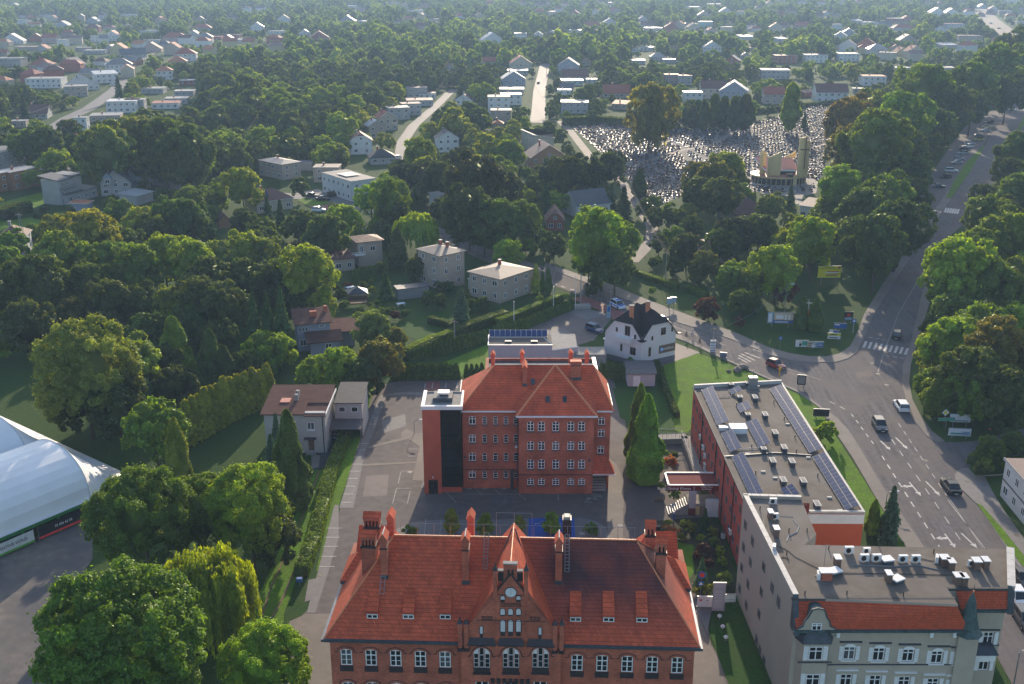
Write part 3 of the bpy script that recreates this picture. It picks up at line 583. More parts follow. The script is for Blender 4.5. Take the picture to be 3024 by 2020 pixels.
def backvent(x,y,z0,z1,w_=.66,dy=1.4):
    v = MB(); v.box(x-w_/2,x+w_/2,y,y+dy,z0,z1-.65,BRICK); c = v.part('chimney',TH); t = MB(); h = w_/2+.12
    t.poly([(x-h,y-.1,z1-.65),(x-h,y+dy+.1,z1-.65),(x,y+dy+.1,z1),(x,y-.1,z1)][::1],TILE); t.poly([(x+h,y-.1,z1-.65),(x,y-.1,z1),(x,y+dy+.1,z1),(x+h,y+dy+.1,z1-.65)],TILE)
    t.poly([(x-h,y-.09,z1-.65),(x+h,y-.09,z1-.65),(x,y-.09,z1)],BRICK); t.part('chimney_cap',c)
backvent(-12.9,9.6,15,21.5); backvent(-4.6,10.0,14,21.4)
# tall chimneys with pierced heads
def pierced(x,y,z0,z1,w_,d_,n=4):
    v = MB(); v.box(x-w_/2,x+w_/2,y,y+d_,z0,z1-1.5,BRICK); v.box(x-w_/2-.08,x+w_/2+.08,y-.08,y+d_+.08,z1-1.75,z1-1.5,DKBRICK)
    g = w_/(2*n+1)
    for i in range(n+1): v.box(x-w_/2+i*2*g,x-w_/2+i*2*g+g,y+.05,y+d_-.05,z1-1.5,z1-.8,BRICK)
    v.box(x-w_/2+.02,x+w_/2-.02,y+d_*.4,y+d_*.6,z1-1.5,z1-.8,BLACKP)
    v.box(x-w_/2-.05,x+w_/2+.05,y-.05,y+d_+.05,z1-.8,z1-.45,BRICK); c = v.part('chimney',TH)
    t = MB(); t.poly([(x-w_/2-.1,y-.1,z1-.45),(x+w_/2+.1,y-.1,z1-.45),(x+w_/2+.1,y+d_/2,z1),(x-w_/2-.1,y+d_/2,z1)],TILE); t.poly([(x+w_/2+.1,y+d_+.1,z1-.45),(x-w_/2-.1,y+d_+.1,z1-.45),(x-w_/2-.1,y+d_/2,z1),(x+w_/2+.1,y+d_/2,z1)],TILE); t.part('chimney_cap',c)
pierced(-14.5,5.4,14,21.6,1.45,1.1); pierced(-14.8,9.4,13,21.5,1.6,1.2)
pierced(14.7,5.6,14,21.4,.95,1.1,2); pierced(13.9,9.2,13,21.3,.95,1.1,2)
pl = MB(); pl.box(4.9,5.8,8.9,10.0,14,21.5,DKBRICK); pl.box(5.0,5.7,9.0,9.9,21.5,21.75,CONC); pl.box(5.1,5.6,9.1,9.8,21.7,21.77,BLACKP); pl.part('chimney',TH,label='blackened brick chimney with an open concrete top')
# side pavilions with hipped roofs
for s in (-1,1):
    q = MB(); x0,x1 = sorted((s*(UX-2.6),s*(UX+.35))); y0,y1 = 9.2,13.6
    q.box(x0,x1,y0,y1,0,13.6,BRICK); pv_ = q.part('side_bay',TH)
    q = MB(); q.box(x0-.25,x1+.25,y0-.35,y0-.05,13.4,13.75,ZINC); hip(q,x0-.3,x1+.3,y0-.3,y1+.3,13.75,(x0+x1)/2-(1.6 if s > 0 else .2),(x0+x1)/2+(.2 if s > 0 else 1.6),(y0+y1)/2,15.9,TILE); q.part('bay_roof',pv_)
    q = MB(); q.box(x0-.3 if s < 0 else x1-3.4,x1+3.4 if s < 0 else x1+.3,y1+.6,y1+3.6,13.0,13.5,BRICK); hip(q,*((x0+.4,x1+2.8) if s < 0 else (x0-2.8,x1-.4)),y1+.6,y1+4.4,13.5,x0+.6 if s < 0 else x0-.8,x1+.8 if s < 0 else x1-.6,y1+2.5,16.4,TILE); q.part('bay_roof',pv_)
# roof walk with rails and ladders
rl = MB()
def rail(mb,a,b,h=.95,n=8,m=STEEL,r=.02):
    a = Vector(a); b = Vector(b)
    mb.tube([a+Vector((0,0,h)),b+Vector((0,0,h))],r,m,4)
    for i in range(n+1): p = a.lerp(b,i/n); mb.tube([p,p+Vector((0,0,h))],r,m,4)
rail(rl,(-11.6,8.2,19.6),(12.2,8.2,19.6),1.6,14); rail(rl,(-1.8,8.2,19.6),(1.8,8.2,19.6),3.0,2)
for x,y0,y1 in ((-13.05,2.6,9.5),(-2.95,4.6,9.4),(3.55+1.6,4.5,9.6)):
    p0 = Vector((x,y0,roofz(y0)+.25)); p1 = Vector((x,min(y1,DEP/2),RZ+.5))
    rl.tube([p0,p1],.035,STEEL,4); rl.tube([p0+Vector((.42,0,0)),p1+Vector((.42,0,0))],.035,STEEL,4)
    for i in range(12): a = p0.lerp(p1,i/11); rl.tube([a,a+Vector((.42,0,0))],.03,STEEL,4)
rl.part('roof_railing',TH)
# clock gable
gz = cw(18,640,290)[1]
GY = -.55
gh = [];  big = []
for cx in (640,1090,1545):
    u = fF(18,cx,560,.55)[0]; z0 = fF(18,cx,640,.55)[1]; z1 = fF(18,cx,330,.55)[1]; big.append((u,z0,z1))
gw = MB(); GX = 4.85
zsh = fF(23,960,1500,.55)[1]                      # level of the dark sloping ledges
gw.wall(-GX,GX,0,zsh,GY,[(u-.82,u+.82,z0,z1) for u,z0,z1 in big]+[(u-.7,u+.7,z0-4.0,z0-4.0+2.4) for u,z0,z1 in big]+[(u-.7,u+.7,1.2,3.6) for u,z0,z1 in big],BRICK,.2,0)
for s in (-1,1): gw.poly([(s*GX,GY,0),(s*GX,.02,0),(s*GX,.02,15),(s*GX,GY,15)][::s],BRICK)
for u,z0,z1 in big:                                # round heads
    r_ = .82; zc = z1-r_
    for s in (-1,1):
        pts = [(u+s*r_,GY-.003,z1)]+[(u+s*r_*math.cos(t),GY-.003,zc+r_*math.sin(t)) for t in [math.pi/2*i/8 for i in range(9)]]
        gw.poly(pts if s < 0 else pts[::-1],BRICK)
ap = fF(23,962,800,.55)
gu = ap[0]; gl_ = fF(23,500,1420,.55); gr_ = fF(23,1420,1420,.55)
# gable field: stepped sides, centre frontispiece
fu0 = fF(23,800,1200,.55)[0]; fu1 = fF(23,1125,1200,.55)[0]; zfp = fF(23,962,1000,.55)[1]
gw.poly([(-GX+.25,GY+.05,zsh),(GX-.25,GY+.05,zsh),(GX-.25,GY+.05,zsh+.5),(fu1,GY+.05,fF(23,1150,1040,.55)[1]),(fu0,GY+.05,fF(23,790,1040,.55)[1]),(-GX+.25,GY+.05,zsh+.5)],BRICK)
gw.poly([(fu0,GY-.08,zsh),(fu1,GY-.08,zsh),(fu1,GY-.08,zfp),(gu,GY-.08,ap[1]),(fu0,GY-.08,zfp)],BRICK)
for s,u in ((-1,fu0),(1,fu1)): gw.poly([(u,GY-.08,zsh),(u,GY+.3,zsh),(u,GY+.3,zfp),(u,GY-.08,zfp)][::s],BRICK)
ztop = fF(23,960,690,.3)[1]
xL = fF(23,885,700,.3)[0]; xR = fF(23,1035,700,.3)[0]; xl2 = fF(23,822,770,.3)[0]; xr2 = fF(23,1100,770,.3)[0]; zst = fF(23,850,765,.3)[1]
gw.box(xL,xR,GY+.12,GY+.5,zfp,ztop,BRICK); gw.box(xl2,xr2,GY+.2,GY+.5,zfp-1.2,zst,BRICK); 
gw.part('gable_wall',TH)
gd = MB(); gd.box(xL-.05,xR+.05,GY+.05,GY+.55,ztop,ztop+.12,CONC)
for a,b in ((xl2,xL),(xR,xr2)): gd.box(a,b,GY+.12,GY+.2,zst-1.05,zst-.15,BLACKP); gd.box(a,b,GY+.1,GY+.5,zst,zst+.08,CONC)
for q in (-.28,.1): gd.box(gu+q,gu+q+.18,GY+.06,GY+.12,ztop-1.5,ztop-.55,BLACKP)
for s in (-1,1):                                    # raking moulding of the frontispiece
    gd.tube([(gu,GY-.14,ap[1]+.05),(fu0-.05 if s < 0 else fu1+.05,GY-.14,zfp-.05)],.09,DKBRICK,4)
for zc_,xa,xb in ((fF(23,960,1140,.6)[1],fF(23,848,1140,.6)[0],fF(23,1078,1140,.6)[0]),(fF(23,700,1287,.5)[1],fF(23,640,1287,.5)[0],fF(23,765,1287,.5)[0]),(fF(23,1230,1295,.5)[1],fF(23,1170,1295,.5)[0],fF(23,1290,1295,.5)[0])):
    yy = GY-.1 if xb-xa > 1.3 and abs(xa) < 2 else GY+.03
    gd.box(xa,xb,yy-.02,yy+.02,zc_+.16,zc_+.2,DKBRICK); gd.box(xa,xb,yy-.02,yy+.02,zc_-.2,zc_-.16,DKBRICK)
    n = max(3,int((xb-xa)/.26))
    for i in range(n):
        c = xa+(i+.5)*(xb-xa)/n; gd.loft([[(c+.12*math.cos(t),yy-q,zc_+.14*math.sin(t)) for t in [math.pi*2*j/8 for j in range(8)]] for q in (0,.03)],DKBRICK); gd.loft([[(c+.06*math.cos(t),yy-q,zc_+.07*math.sin(t)) for t in [math.pi*2*j/8 for j in range(8)]] for q in (.031,.04)],BRICK)
for y_ in (1322,1035):
    z_ = fF(23,960,y_,.6)[1]; gd.box(fu0-.02,fu1+.02,GY-.11,GY-.08,z_,z_+.06,DKBRICK)
z_ = fF(23,600,1315,.5)[1]; gd.box(-3.3,fu0,GY+.01,GY+.05,z_,z_+.06,DKBRICK); gd.box(fu1,3.3,GY+.01,GY+.05,z_,z_+.06,DKBRICK)
for a,b,c,d in ((500,790,1500,1568),(830,1100,1505,1568),(1150,1435,1515,1580)):
    ua = fF(23,a,1540,.8)[0]; ub = fF(23,b,1540,.8)[0]; z1 = fF(23,a,c,.55)[1]; z0 = z1-.55
    gd.loft([[(ua-.12,GY-.45,z0),(ub+.12,GY-.45,z0),(ub+.12,GY-.45,z0-.12),(ua-.12,GY-.45,z0-.12)],[(ua+.1,GY-.03,z1),(ub-.1,GY-.03,z1),(ub-.1,GY-.03,z1-.12),(ua+.1,GY-.03,z1-.12)]],DKBRICK)
for u,z0,z1 in big:
    gd.box(u-.88,u+.88,GY-.08,GY-.0,z0-.75,z0-.5,DKBRICK); gd.box(u-.8,u+.8,GY-.02,GY+.1,z0-.5,z0,DKBRICK)
    pts = [(u-1.35,GY-.05,z1-.95),(u-1.05,GY-.05,z1-.95)]+[(u-1.05*math.cos(t),GY-.05,z1-.85+1.03*math.sin(t)) for t in [math.pi*i/12 for i in range(13)]]+[(u+1.05,GY-.05,z1-.95),(u+1.35,GY-.05,z1-.95)]
    gd.tube(pts,.05,DKBRICK,4)
zb0 = fF(18,1090,870,.55)[1]
for i in range(7): u = fF(18,780+i*90,830,.55)[0]; gd.box(u,u+.38,GY-.14,GY+.02,zb0,zb0+.5,DKBRICK)
gd.part('gable_trim',TH,kind='stuff',label='dark glazed brick mouldings, arcades and ledges of the gable')
for u,z0,z1 in big:                                # tall triple lights under one round head
    a = MB(); r_ = .82; zc = z1-r_
    a.poly([(u-r_,GY+.16,zc-.1),(u+r_,GY+.16,zc-.1)]+[(u+r_*math.cos(t),GY+.16,zc+r_*math.sin(t)) for t in [math.pi*i/12 for i in range(13)]],WHITE)
    for q in (-.27,.27): a.box(u+q-.03,u+q+.03,GY+.06,GY+.15,z0,z1-.25,BRICK)
    wf = a.part('arched_window',TH)
    for q,hh in ((-.54,z1-z0-.72),(0,z1-z0-.04),(.54,z1-z0-.72)): win(wf,u+q,GY+.12,z0,0,.46,hh,'ladder',name='window_frame')
    for zz in (z0-4.0,1.2): win(TH,u,GY+.14,zz,0,1.3,2.4,'crossgrid')
ck = MB(); cu,cz = fF(23,965,1003,.65); zr = fF(23,965,952,.65)[1]-cz; xr = .52
ck.loft([[(cu+xr*s_*math.cos(t),GY-.1-q,cz+zr*s_*math.sin(t)) for t in [math.pi*2*j/20 for j in range(20)]] for q,s_ in ((0,1.13),(.06,1.13))],DKBRICK)
ck.loft([[(cu+xr*math.cos(t),GY-.161-q,cz+zr*math.sin(t)) for t in [math.pi*2*j/20 for j in range(20)]] for q in (0,.02)],mat('clock_face',(.6,.62,.64),.5,var=.04)); co = ck.part('clock',TH,label='round white clock face in the gable')
ch = MB(); ch.box(cu-.02,cu+.02,GY-.2,GY-.185,cz,cz+zr*.8,STEEL); ch.box(cu-.015,cu+.02,GY-.2,GY-.185,cz-zr*.5,cz,STEEL)
for j in range(12): t = j*math.pi/6; ch.box(cu+xr*.85*math.cos(t)-.02,cu+xr*.85*math.cos(t)+.02,GY-.19,GY-.182,cz+zr*.85*math.sin(t)-.02,cz+zr*.85*math.sin(t)+.02,BLACKP)
ch.part('clock_hand',co)
def niche(k,x,yt,yb,w_,off=.63,y0=GY-.085,dark=0):
    u,z1 = fF(k,x,yt,off); z0 = fF(k,x,yb,off)[1]; m_ = MB(); r_ = w_/2
    m_.poly([(u-r_,y0-.015,z0),(u+r_,y0-.015,z0)]+[(u+r_*math.cos(t),y0-.015,z1-r_*1.2+r_*1.2*math.sin(t)) for t in [math.pi*i/8 for i in range(9)]],OFFW)
    m_.tube([(u-r_-.04,y0-.03,z0)]+[(u-(r_+.04)*math.cos(t),y0-.03,z1-r_*1.2+(r_*1.2+.04)*math.sin(t)) for t in [math.pi*i/8 for i in range(9)]]+[(u+r_+.04,y0-.03,z0)],.035,DKBRICK,4)
    if dark: zd = fF(k,x,dark,off)[1]; m_.box(u-r_,u+r_,y0-.05,y0-.01,zd,z0,DKBRICK)
    m_.part('blind_window',TH)
for x in (875,1050): niche(23,x,1045,1085,.40,dark=1110)
for x in (875,962,1050): niche(23,x,1185,1252,.44,dark=1265)
for x in (877,963,1050): niche(23,x,1308,1438,.44,dark=1485)
niche(23,640,1378,1460,.28,.5,GY+.04,1510); niche(23,1288,1390,1470,.28,.5,GY+.04,1515)
# pinnacles and gable buttresses
for k,x,yt,yb in ((23,402,1245,1640),(23,473,1310,1640),(23,1455,1325,1650),(23,1530,1260,1650),(23,792,655,1040),(23,1136,655,1040)):
    u,z1 = fF(k,x,yt,.6); tall = yt in (1245,1260,655); zsp = z1-(.95 if tall else .3); z0 = zsh-1.2 if x < 500 or x > 1400 else fF(23,x,1050,.6)[1]; m_ = MB(); r_ = .2
    m_.box(u-r_,u+r_,GY-.3,GY+.1,z0,zsp,BRICK); m_.loft([[(u-r_*1.3,GY-.36,zsp),(u+r_*1.3,GY-.36,zsp),(u+r_*1.3,GY+.16,zsp),(u-r_*1.3,GY+.16,zsp)],[(u-.06,GY-.13,zsp+.4),(u+.06,GY-.13,zsp+.4),(u+.06,GY-.07,zsp+.4),(u-.06,GY-.07,zsp+.4)]],DKBRICK)
    if tall:
        m_.cyl(u,GY-.1,zsp+.35,z1,.07,DKBRICK,6,.015)
        for zq in (.25,.45,.62): m_.cyl(u,GY-.1,zsp+zq,zsp+zq+.1,.16-.12*zq,DKBRICK,6,.05)
    m_.box(u-.28,u+.28,GY-.4,GY+.02,z0-.3,z0+.02,DKBRICK) if z0 < 15 else None
    m_.part('pinnacle',TH)
# cross roof behind the gable
RG = 21.75; cr = MB(); xw = 4.65; za = ZE+.9
for s in (-1,1):
    a = [(s*xw,GY+.25,za),(gu,GY+.25,RG),(gu,DEP/2+1.2,RG-.3),(s*xw,DEP/2+4,za)]
    cr.poly(a if s < 0 else a[::-1],TILE)
cr.poly([(xw,DEP/2+4,za),(gu,DEP/2+1.2,RG-.3),(-xw,DEP/2+4,za)][::-1],TILE)
cr.poly([(-xw,GY+.27,za),(xw,GY+.27,za),(gu,GY+.27,RG-.02)],BRICK); cr.poly([(-xw,GY+.27,zsh-1),(xw,GY+.27,zsh-1),(xw,GY+.27,za),(-xw,GY+.27,za)],BRICK)
cr.part('gable_roof',TH)
c2 = MB(); ridge_caps(c2,(gu,GY+.3,RG+.03),(gu,DEP/2+1.2,RG-.27),.07,.3,RIDGE); 
for s in (-1,1): c2.tube([(gu+s*.15,6.8,RG-.15),(s*3.95,-.3,ZE+.5)],.08,LEAD,4)
c2.part('ridge',TH)
# ---------------------------------------------------------------- rear brick building
oR = (-7.35,144.6); RB = thing('brick_office',(oR[0],oR[1],0),0,'four-storey red brick office with orange tiled hip roof behind the clock-gable building','office building')
fR = Facade(oR,0); fR2 = Facade((oR[0],oR[1]-1.75),0)
BW = 21.9; BD = 11.3; EZ = 12.75; pj0,pj1 = 8.35,19.35; PY = -1.75
rowsL = [(796,865),(948,1018),(1103,1172),(1255,1315)]; colsL = [(555,1.05),(659,.68),(750,.68),(839,.68),(926,.68)]
holes = []; wl_ = []
for t,b in rowsL:
    for x,ww in colsL:
        u,z1 = fR(11,x,t); z0 = fR(11,x,b)[1]
        if u+ww/2 > pj0-.05: u = pj0-.1-ww/2
        holes.append((u-ww/2,u+ww/2,z0,z1,.12)); wl_.append((u,z0,ww,z1-z0))
hr = []
for t,b in ((803,838),(905,970),(1045,1105)):
    u,z1 = fR(11,1605,t); z0 = z1-1.25; u = 20.6; hr.append((u-.5,u+.5,z0,z1,.12)); wl_.append((u,z0,1.0,1.25))
w = MB(); w.wall(0,pj0,0,EZ,0,holes,BRICK,.14); w.wall(pj1,BW,3.2,EZ,0,hr,BRICK,.14)
w.poly([(0,BD,0),(0,0,0),(0,0,EZ),(0,BD,EZ)],BRICK); w.poly([(BW,0,0),(BW,BD,0),(BW,BD,EZ),(BW,0,EZ)],BRICK); w.poly([(BW,BD,0),(0,BD,0),(0,BD,EZ),(BW,BD,EZ)],BRICK)
w.poly([(pj1,2.4,0),(BW,2.4,0),(BW,2.4,3.2),(pj1,2.4,3.2)],BRICK); w.poly([(pj1,0,3.2),(pj1,2.4,3.2),(BW,2.4,3.2),(BW,0,3.2)],BRICK); w.box(BW-.35,BW,0,.35,0,3.2,BRICK)
rows2 = [(840,922),(1007,1080),(1160,1238),(1318,1375)]; cols2 = [1046,1137,1258,1385,1476]
holes = []; w2_ = []
for t,b in rows2:
    for x in cols2:
        u,z1 = fR2(11,x,t); z0 = fR2(11,x,b)[1]; holes.append((u-.52,u+.52,z0,z1,.18)); w2_.append((u,z0,1.04,z1-z0))
w.wall(pj0,pj1,0,EZ-.15,PY,holes,BRICK,.14)
w.poly([(pj0,0,0),(pj0,PY,0),(pj0,PY,EZ),(pj0,0,EZ)],BRICK); w.poly([(pj1,PY,0),(pj1,0,0),(pj1,0,EZ),(pj1,PY,EZ)],BRICK)
w.part('brick_wall',RB)
for u,z,ww,h in wl_: win(RB,u,.09,z,0,ww-.04,h-.04,'cross' if ww > .8 else 'ladder',sill=ZINC)
for u,z,ww,h in w2_: win(RB,u,PY+.09,z,0,ww-.04,h-.04,'crossgrid',sill=ZINC)
zs = fR2(11,1200,1292)[1]; MB().box(pj0-.06,pj1+.06,PY-.07,PY,zs,zs+.12,DKBRICK).part('string_course',RB); MB().box(0,pj0,-.06,0,zs,zs+.12,DKBRICK).part('string_course',RB); tr = MB()
for k in range(48): tr.box(pj0+.08+k*.23,pj0+.2+k*.23,PY-.1,PY,EZ-.42,EZ-.2,BRICK)
for k in range(36): tr.box(.05+k*.23,.17+k*.23,-.1,0,EZ-.42,EZ-.2,BRICK)
tr.part('corbel_frieze',RB,kind='stuff')
g = MB(); g.box(-.5,pj0-.4,-.62,-.12,EZ,EZ+.2,LEAD); g.box(-.5,pj0-.4,-.72,-.6,EZ+.05,EZ+.26,WHITEM); g.box(pj0-.45,pj1+.45,PY-.6,PY-.1,EZ-.1,EZ+.1,LEAD); g.box(pj0-.45,pj1+.45,PY-.72,PY-.58,EZ-.05,EZ+.2,WHITEM)
g.box(pj1+.5,BW+.2,-.62,-.12,EZ,EZ+.2,LEAD); g.box(pj1+.5,BW+.2,-.72,-.6,EZ+.05,EZ+.26,WHITEM); g.box(BW+.3,BW+.42,1.5,BD-1,EZ+.05,EZ+.3,WHITEM); g.box(-.62,-.5,0,BD+.4,EZ+.05,EZ+.3,WHITEM)
g.box(-.5,-.2,-.3,BD,EZ-.1,EZ+.15,LEAD)
g.cyl(pj0-.15,-.12,.3,EZ,.06,LEAD,6); g.cyl(pj0-1.0,-.5,0,3.4,.22,LEAD,4); g.part('gutter',RB)
rf = MB(); hip(rf,-.5,BW+.4,-.55,BD+.4,EZ+.2,4.75,19.6,5.3,18.0,TILE); rf.part('roof',RB)
f2 = MB(); ax = (pj0+pj1)/2; apx = (ax,5.2,18.06); s0 = (pj0-.4,PY-.55,EZ+.08); s1 = (pj1+.4,PY-.55,EZ+.08)
f2.poly([s0,s1,apx],TILE); f2.poly([s0,apx,(pj0-.4,0.6,EZ+.2+1.0)],TILE); f2.poly([s1,(pj1+.4,.6,EZ+1.2),apx],TILE)
f2.poly([s0,(pj0-.4,.6,EZ+1.2),(pj0-.4,.6,EZ)],TILE); f2.poly([s1,(pj1+.4,.6,EZ),(pj1+.4,.6,EZ+1.2)],TILE)
# small return slopes standing clear of the main roof
f2.part('front_roof',RB)
c3 = MB(); ridge_caps(c3,(4.75,5.3,18.02),(19.6,5.3,18.02),.1,.4,COPING); ridge_caps(c3,s0,apx,.2,.4); ridge_caps(c3,s1,apx,.2,.4)
ridge_caps(c3,(-.5,-.55,EZ+.22),(4.75,5.3,18),.1); ridge_caps(c3,(BW+.4,-.55,EZ+.22),(19.6,5.3,18),.1)
c3.part('ridge',RB)
def rz2(y): return EZ+.2+(y+.55)*(18-EZ-.2)/5.85
rfn = Facade(oR,0)
def slab(x,y,z1,w_,d_,lab=None):
    v = MB(); v.box(x-w_/2,x+w_/2,y,y+d_,rz2(y)-.5,z1-.5,BRICK); v.box(x-w_/2-.05,x+w_/2+.05,y-.12,y,rz2(y)-.1,rz2(y)+.35,LEAD); c = v.part('chimney',RB)
    t = MB(); h = w_/2+.08
    if w_ < 1: t.loft([[(x-h,y-.1,z1-.5),(x+h,y-.1,z1-.5),(x,y-.1,z1)],[(x-h,y+d_+.1,z1-.5),(x+h,y+d_+.1,z1-.5),(x,y+d_+.1,z1)]],TILE)
    else:
        for i in range(5): t.box(x-w_/2+.1+i*(w_-.2)/5+.06,x-w_/2+.1+(i+1)*(w_-.2)/5-.06,y-.03,y,z1-.95,z1-.65,BLACKP)
        t.box(x-h,x+h,y-.08,y+d_+.08,z1-.5,z1-.35,BRICK); t.box(x-h+.05,x+h-.05,y,y+d_,z1-.35,z1-.2,TILE)
    t.part('chimney_cap',c)
slab(9.25,2.6,19.0,.6,2.6); slab(16.85,3.4,19.4,1.6,1.0)
for x,y,z in ((8.9,8.2,19.1),(4.4,9.4,18.5),(16.4,9.2,18.8),(18.9,9.4,18.6)):
    v = MB(); v.box(x-.28,x+.28,y,y+1.2,14,z-.5,BRICK); c = v.part('chimney',RB); t = MB(); t.loft([[(x-.38,y-.1,z-.5),(x+.38,y-.1,z-.5),(x,y-.1,z)],[(x-.38,y+1.3,z-.5),(x+.38,y+1.3,z-.5),(x,y+1.3,z)]],TILE); t.part('chimney_cap',c)
def skylight(u,v_,m=LEAD):
    q = MB(); pass
for x,y,yy in ((1190,655,'f'),(1333,655,'f')):
    r = ray(*S(11,x,y)); o = Vector((oR[0],oR[1],0)); n = (Vector(s1)-Vector(s0)).cross(Vector(apx)-Vector(s0)).normalized(); t = ((Vector(s0)+o-Vector((0,0,CAM_H))).dot(n))/r.dot(n); p = Vector((0,0,CAM_H))+r*t-o
    e2 = n.cross(Vector((1,0,0))).normalized(); q = MB(); a = [p+Vector((i*.3,0,0))+e2*j*.52 for i,j in ((-1,-1),(1,-1),(1,1),(-1,1))]; q.loft([a,[b+n*.12 for b in a]],LEAD); sk = q.part('skylight',RB)
    a = [p+n*.125+Vector((i*.2,0,0))+e2*j*.4 for i,j in ((-1,-1),(1,-1),(1,1),(-1,1))]; MB().loft([a,[b+n*.01 for b in a]],GLASS).part('pane',sk)
q = MB(); q.box(10.1,10.7,3.2,3.3,rz2(3.2)-.3,rz2(3.2)+.02,LEAD)
n = Vector((0,-(18-EZ-.2),5.85)).normalized(); e2 = Vector((0,5.85,18-EZ-.2)).normalized(); p = Vector((10.45,3.1,rz2(3.1)))
a = [p+Vector((i*.3,0,0))+e2*j*.5 for i,j in ((-1,-1),(1,-1),(1,1),(-1,1))]; MB().loft([a,[b+n*.12 for b in a]],LEAD).part('skylight',RB)
# porch at the right corner
q = MB(); q.box(pj1+.1,BW-.4,-.9,2.3,.0,.15,CONC)
for i in range(6): q.box(pj1+.1,BW-.4,-.9+i*.45,2.3,.15+i*.22,.15+(i+1)*.22,CONC)
q.part('steps',RB)
q = MB(); q.poly([(pj1,-1.9,3.3),(BW+.75,-1.9,3.3),(BW-.2,.0,5.1),(pj1,-0.02,5.7)],TILE); q.poly([(BW+.75,-1.9,3.3),(BW+.75,1.0,3.3),(BW-.2,.0,5.1)],TILE); q.poly([(pj1,-1.9,3.28),(pj1,.0,3.28),(BW+.75,0,3.28),(BW+.75,-1.9,3.28)],WOOD); q.box(pj1,BW+.8,-2.0,-1.88,3.2,3.34,WHITEM); q.part('porch_roof',RB)
for x,z,yy in ((pj1-.6,5.9,PY),(.35,5.6,0),(8.0,7.3,0)):
    q = MB(); q.tube([(x,yy-.02,z),(x,yy-.5,z+.15)],.03,LEAD,4); q.cyl(x,yy-.5,z-.25,z+.05,.22,LEAD if x != 8.0 else WHITEM,8,.08); q.part('wall_lamp',RB)
# glazed lift tower
TX0,TX1,TY0,TY1,TZ = -5.75,-.15,-1.75,4.2,14.0
q = MB(); gx = -3.15
q.prism([(TX0,TY0),(gx,TY0),(gx,TY1),(TX0,TY1)],0,TZ-.3,BRICK2); q.box(gx,TX1,TY0+.5,TY1,0,.9,BRICK2); q.box(gx,TX1,TY0+.6,TY1,.9,TZ-.3,BLACKP); tw = q.part('lift_tower',RB,label='stair tower in smooth red cladding with a dark glass front')
for i in range(6):
    z0 = .95+i*2.12
    for j in range(2):
        x0 = gx+.04+j*1.48; q = MB(); q.box(x0,x0+1.44,TY0+.35,TY0+.58,z0,z0+2.06,DGLASS); q.part('glass_panel',tw)
q = MB(); q.box(TX0-.15,TX1+.3,TY0-.15,TY0+.3,TZ-.3,TZ+.28,WHITEM); q.box(TX0-.15,TX0+.35,TY0+.3,TY1+.1,TZ-.3,TZ+.28,WHITEM); q.box(TX1-.0,TX1+.3,TY0+.3,TY1+.1,TZ-.3,TZ+.28,WHITEM); q.box(TX0+.35,TX1,TY1-.15,TY1+.1,TZ-.3,TZ+.1,CONC); q.box(TX0+.3,TX1,TY0+.25,TY1-.1,TZ-.28,TZ-.05,CONC); q.part('parapet',tw)
q = MB(); q.box(TX0+1.5,TX1-1.3,.3,3.2,TZ-.05,TZ+.65,LEAD,CONC); q.box(TX0+2.3,TX1-1.9,1.0,2.0,TZ+.65,TZ+1.0,LEAD); q.box(TX0+2.15,TX1-1.75,.8,2.2,TZ+1.0,TZ+1.25,WHITEM); q.cyl(TX0+2.4,.6,TZ+.6,TZ+1.1,.1,STEEL); q.part('roof_vent',tw)
q = MB(); q.box(-5.1,-3.7,TY0-.03,TY0+.05,0,2.3,BLACKP); d_ = q.part('door',tw); q = MB(); q.box(-4.95,-4.45,TY0-.05,TY0-.03,.9,2.1,GLASS); q.box(-4.35,-3.85,TY0-.05,TY0-.03,.9,2.1,GLASS); q.part('pane',d_)
q = MB(); q.cyl(-4.4,TY0-.1,2.7,2.9,.12,WHITEM,8); q.part('wall_lamp',tw)
# flat-roofed rear extension
q = MB(); q.box(3.2,BW-.9,BD+.5,BD+11,0,12.3,BRICK,FELTD); q.box(3.0,3.5,BD+.5,BD+11,12.3,12.8,BRICK); q.box(BW-1.2,BW-.7,BD+.5,BD+11,12.3,12.8,BRICK); q.box(BW-1.25,BW-.65,BD+.5,BD+11,12.8,12.9,WHITEM); q.box(3.0,BW-.7,BD+10.8,BD+11.1,12.3,12.7,BRICK); q.part('rear_wing',RB)
for x,z in ((8.55,13.6),(17.9,13.4),(4.1,13.3)):
    q = MB(); q.box(x,x+.45,BD+1,BD+1.5,z-.3,z+.3,WHITEM); q.part('air_conditioner',RB)
# ---------------------------------------------------------------- lavender annex with sloping solar roof behind it
J = thing('annex_building',(-4.6,194.6,0),0,'low pale lavender hall with a row of solar panels behind the orange-roofed brick office','hall')
LAV = mat('lavender_render',(.42,.39,.43),.8,var=.05)
q = MB(); q.box(0,12.4,0,6.2,0,5.0,LAV,ROOFELT); q.box(12.4,17.4,2.6,10.0,0,3.9,LAV,CONC); q.box(12.4,12.41,0,2.6,0,3.9,LAV); q.prism([(12.4,0),(17.6,2.0),(17.6,2.6),(12.4,2.6)],0,3.9,LAV,CONC); q.box(17.0,23,.3,4.8,0,3.0,CONC,CONC); q.part('wall',J)
q = MB(); q.box(-.1,12.5,-.12,.12,5,5.14,WHITEM); q.tube([(12.35,-.1,4.0),(17.7,1.9,4.0)],.12,WHITEM,4); q.tube([(12.45,-.1,5.05),(10.2,6.2,5.1)],.1,WHITEM,4); q.box(-.1,.05,0,6.2,5,5.1,WHITEM); q.part('coping',J)
sa = MB()
panels = thing('solar_array',(-4.6,194.6,0),0,'row of eleven solar panels along the back of the lavender annex roof','solar panels','solar panel arrays on the flat roofs')
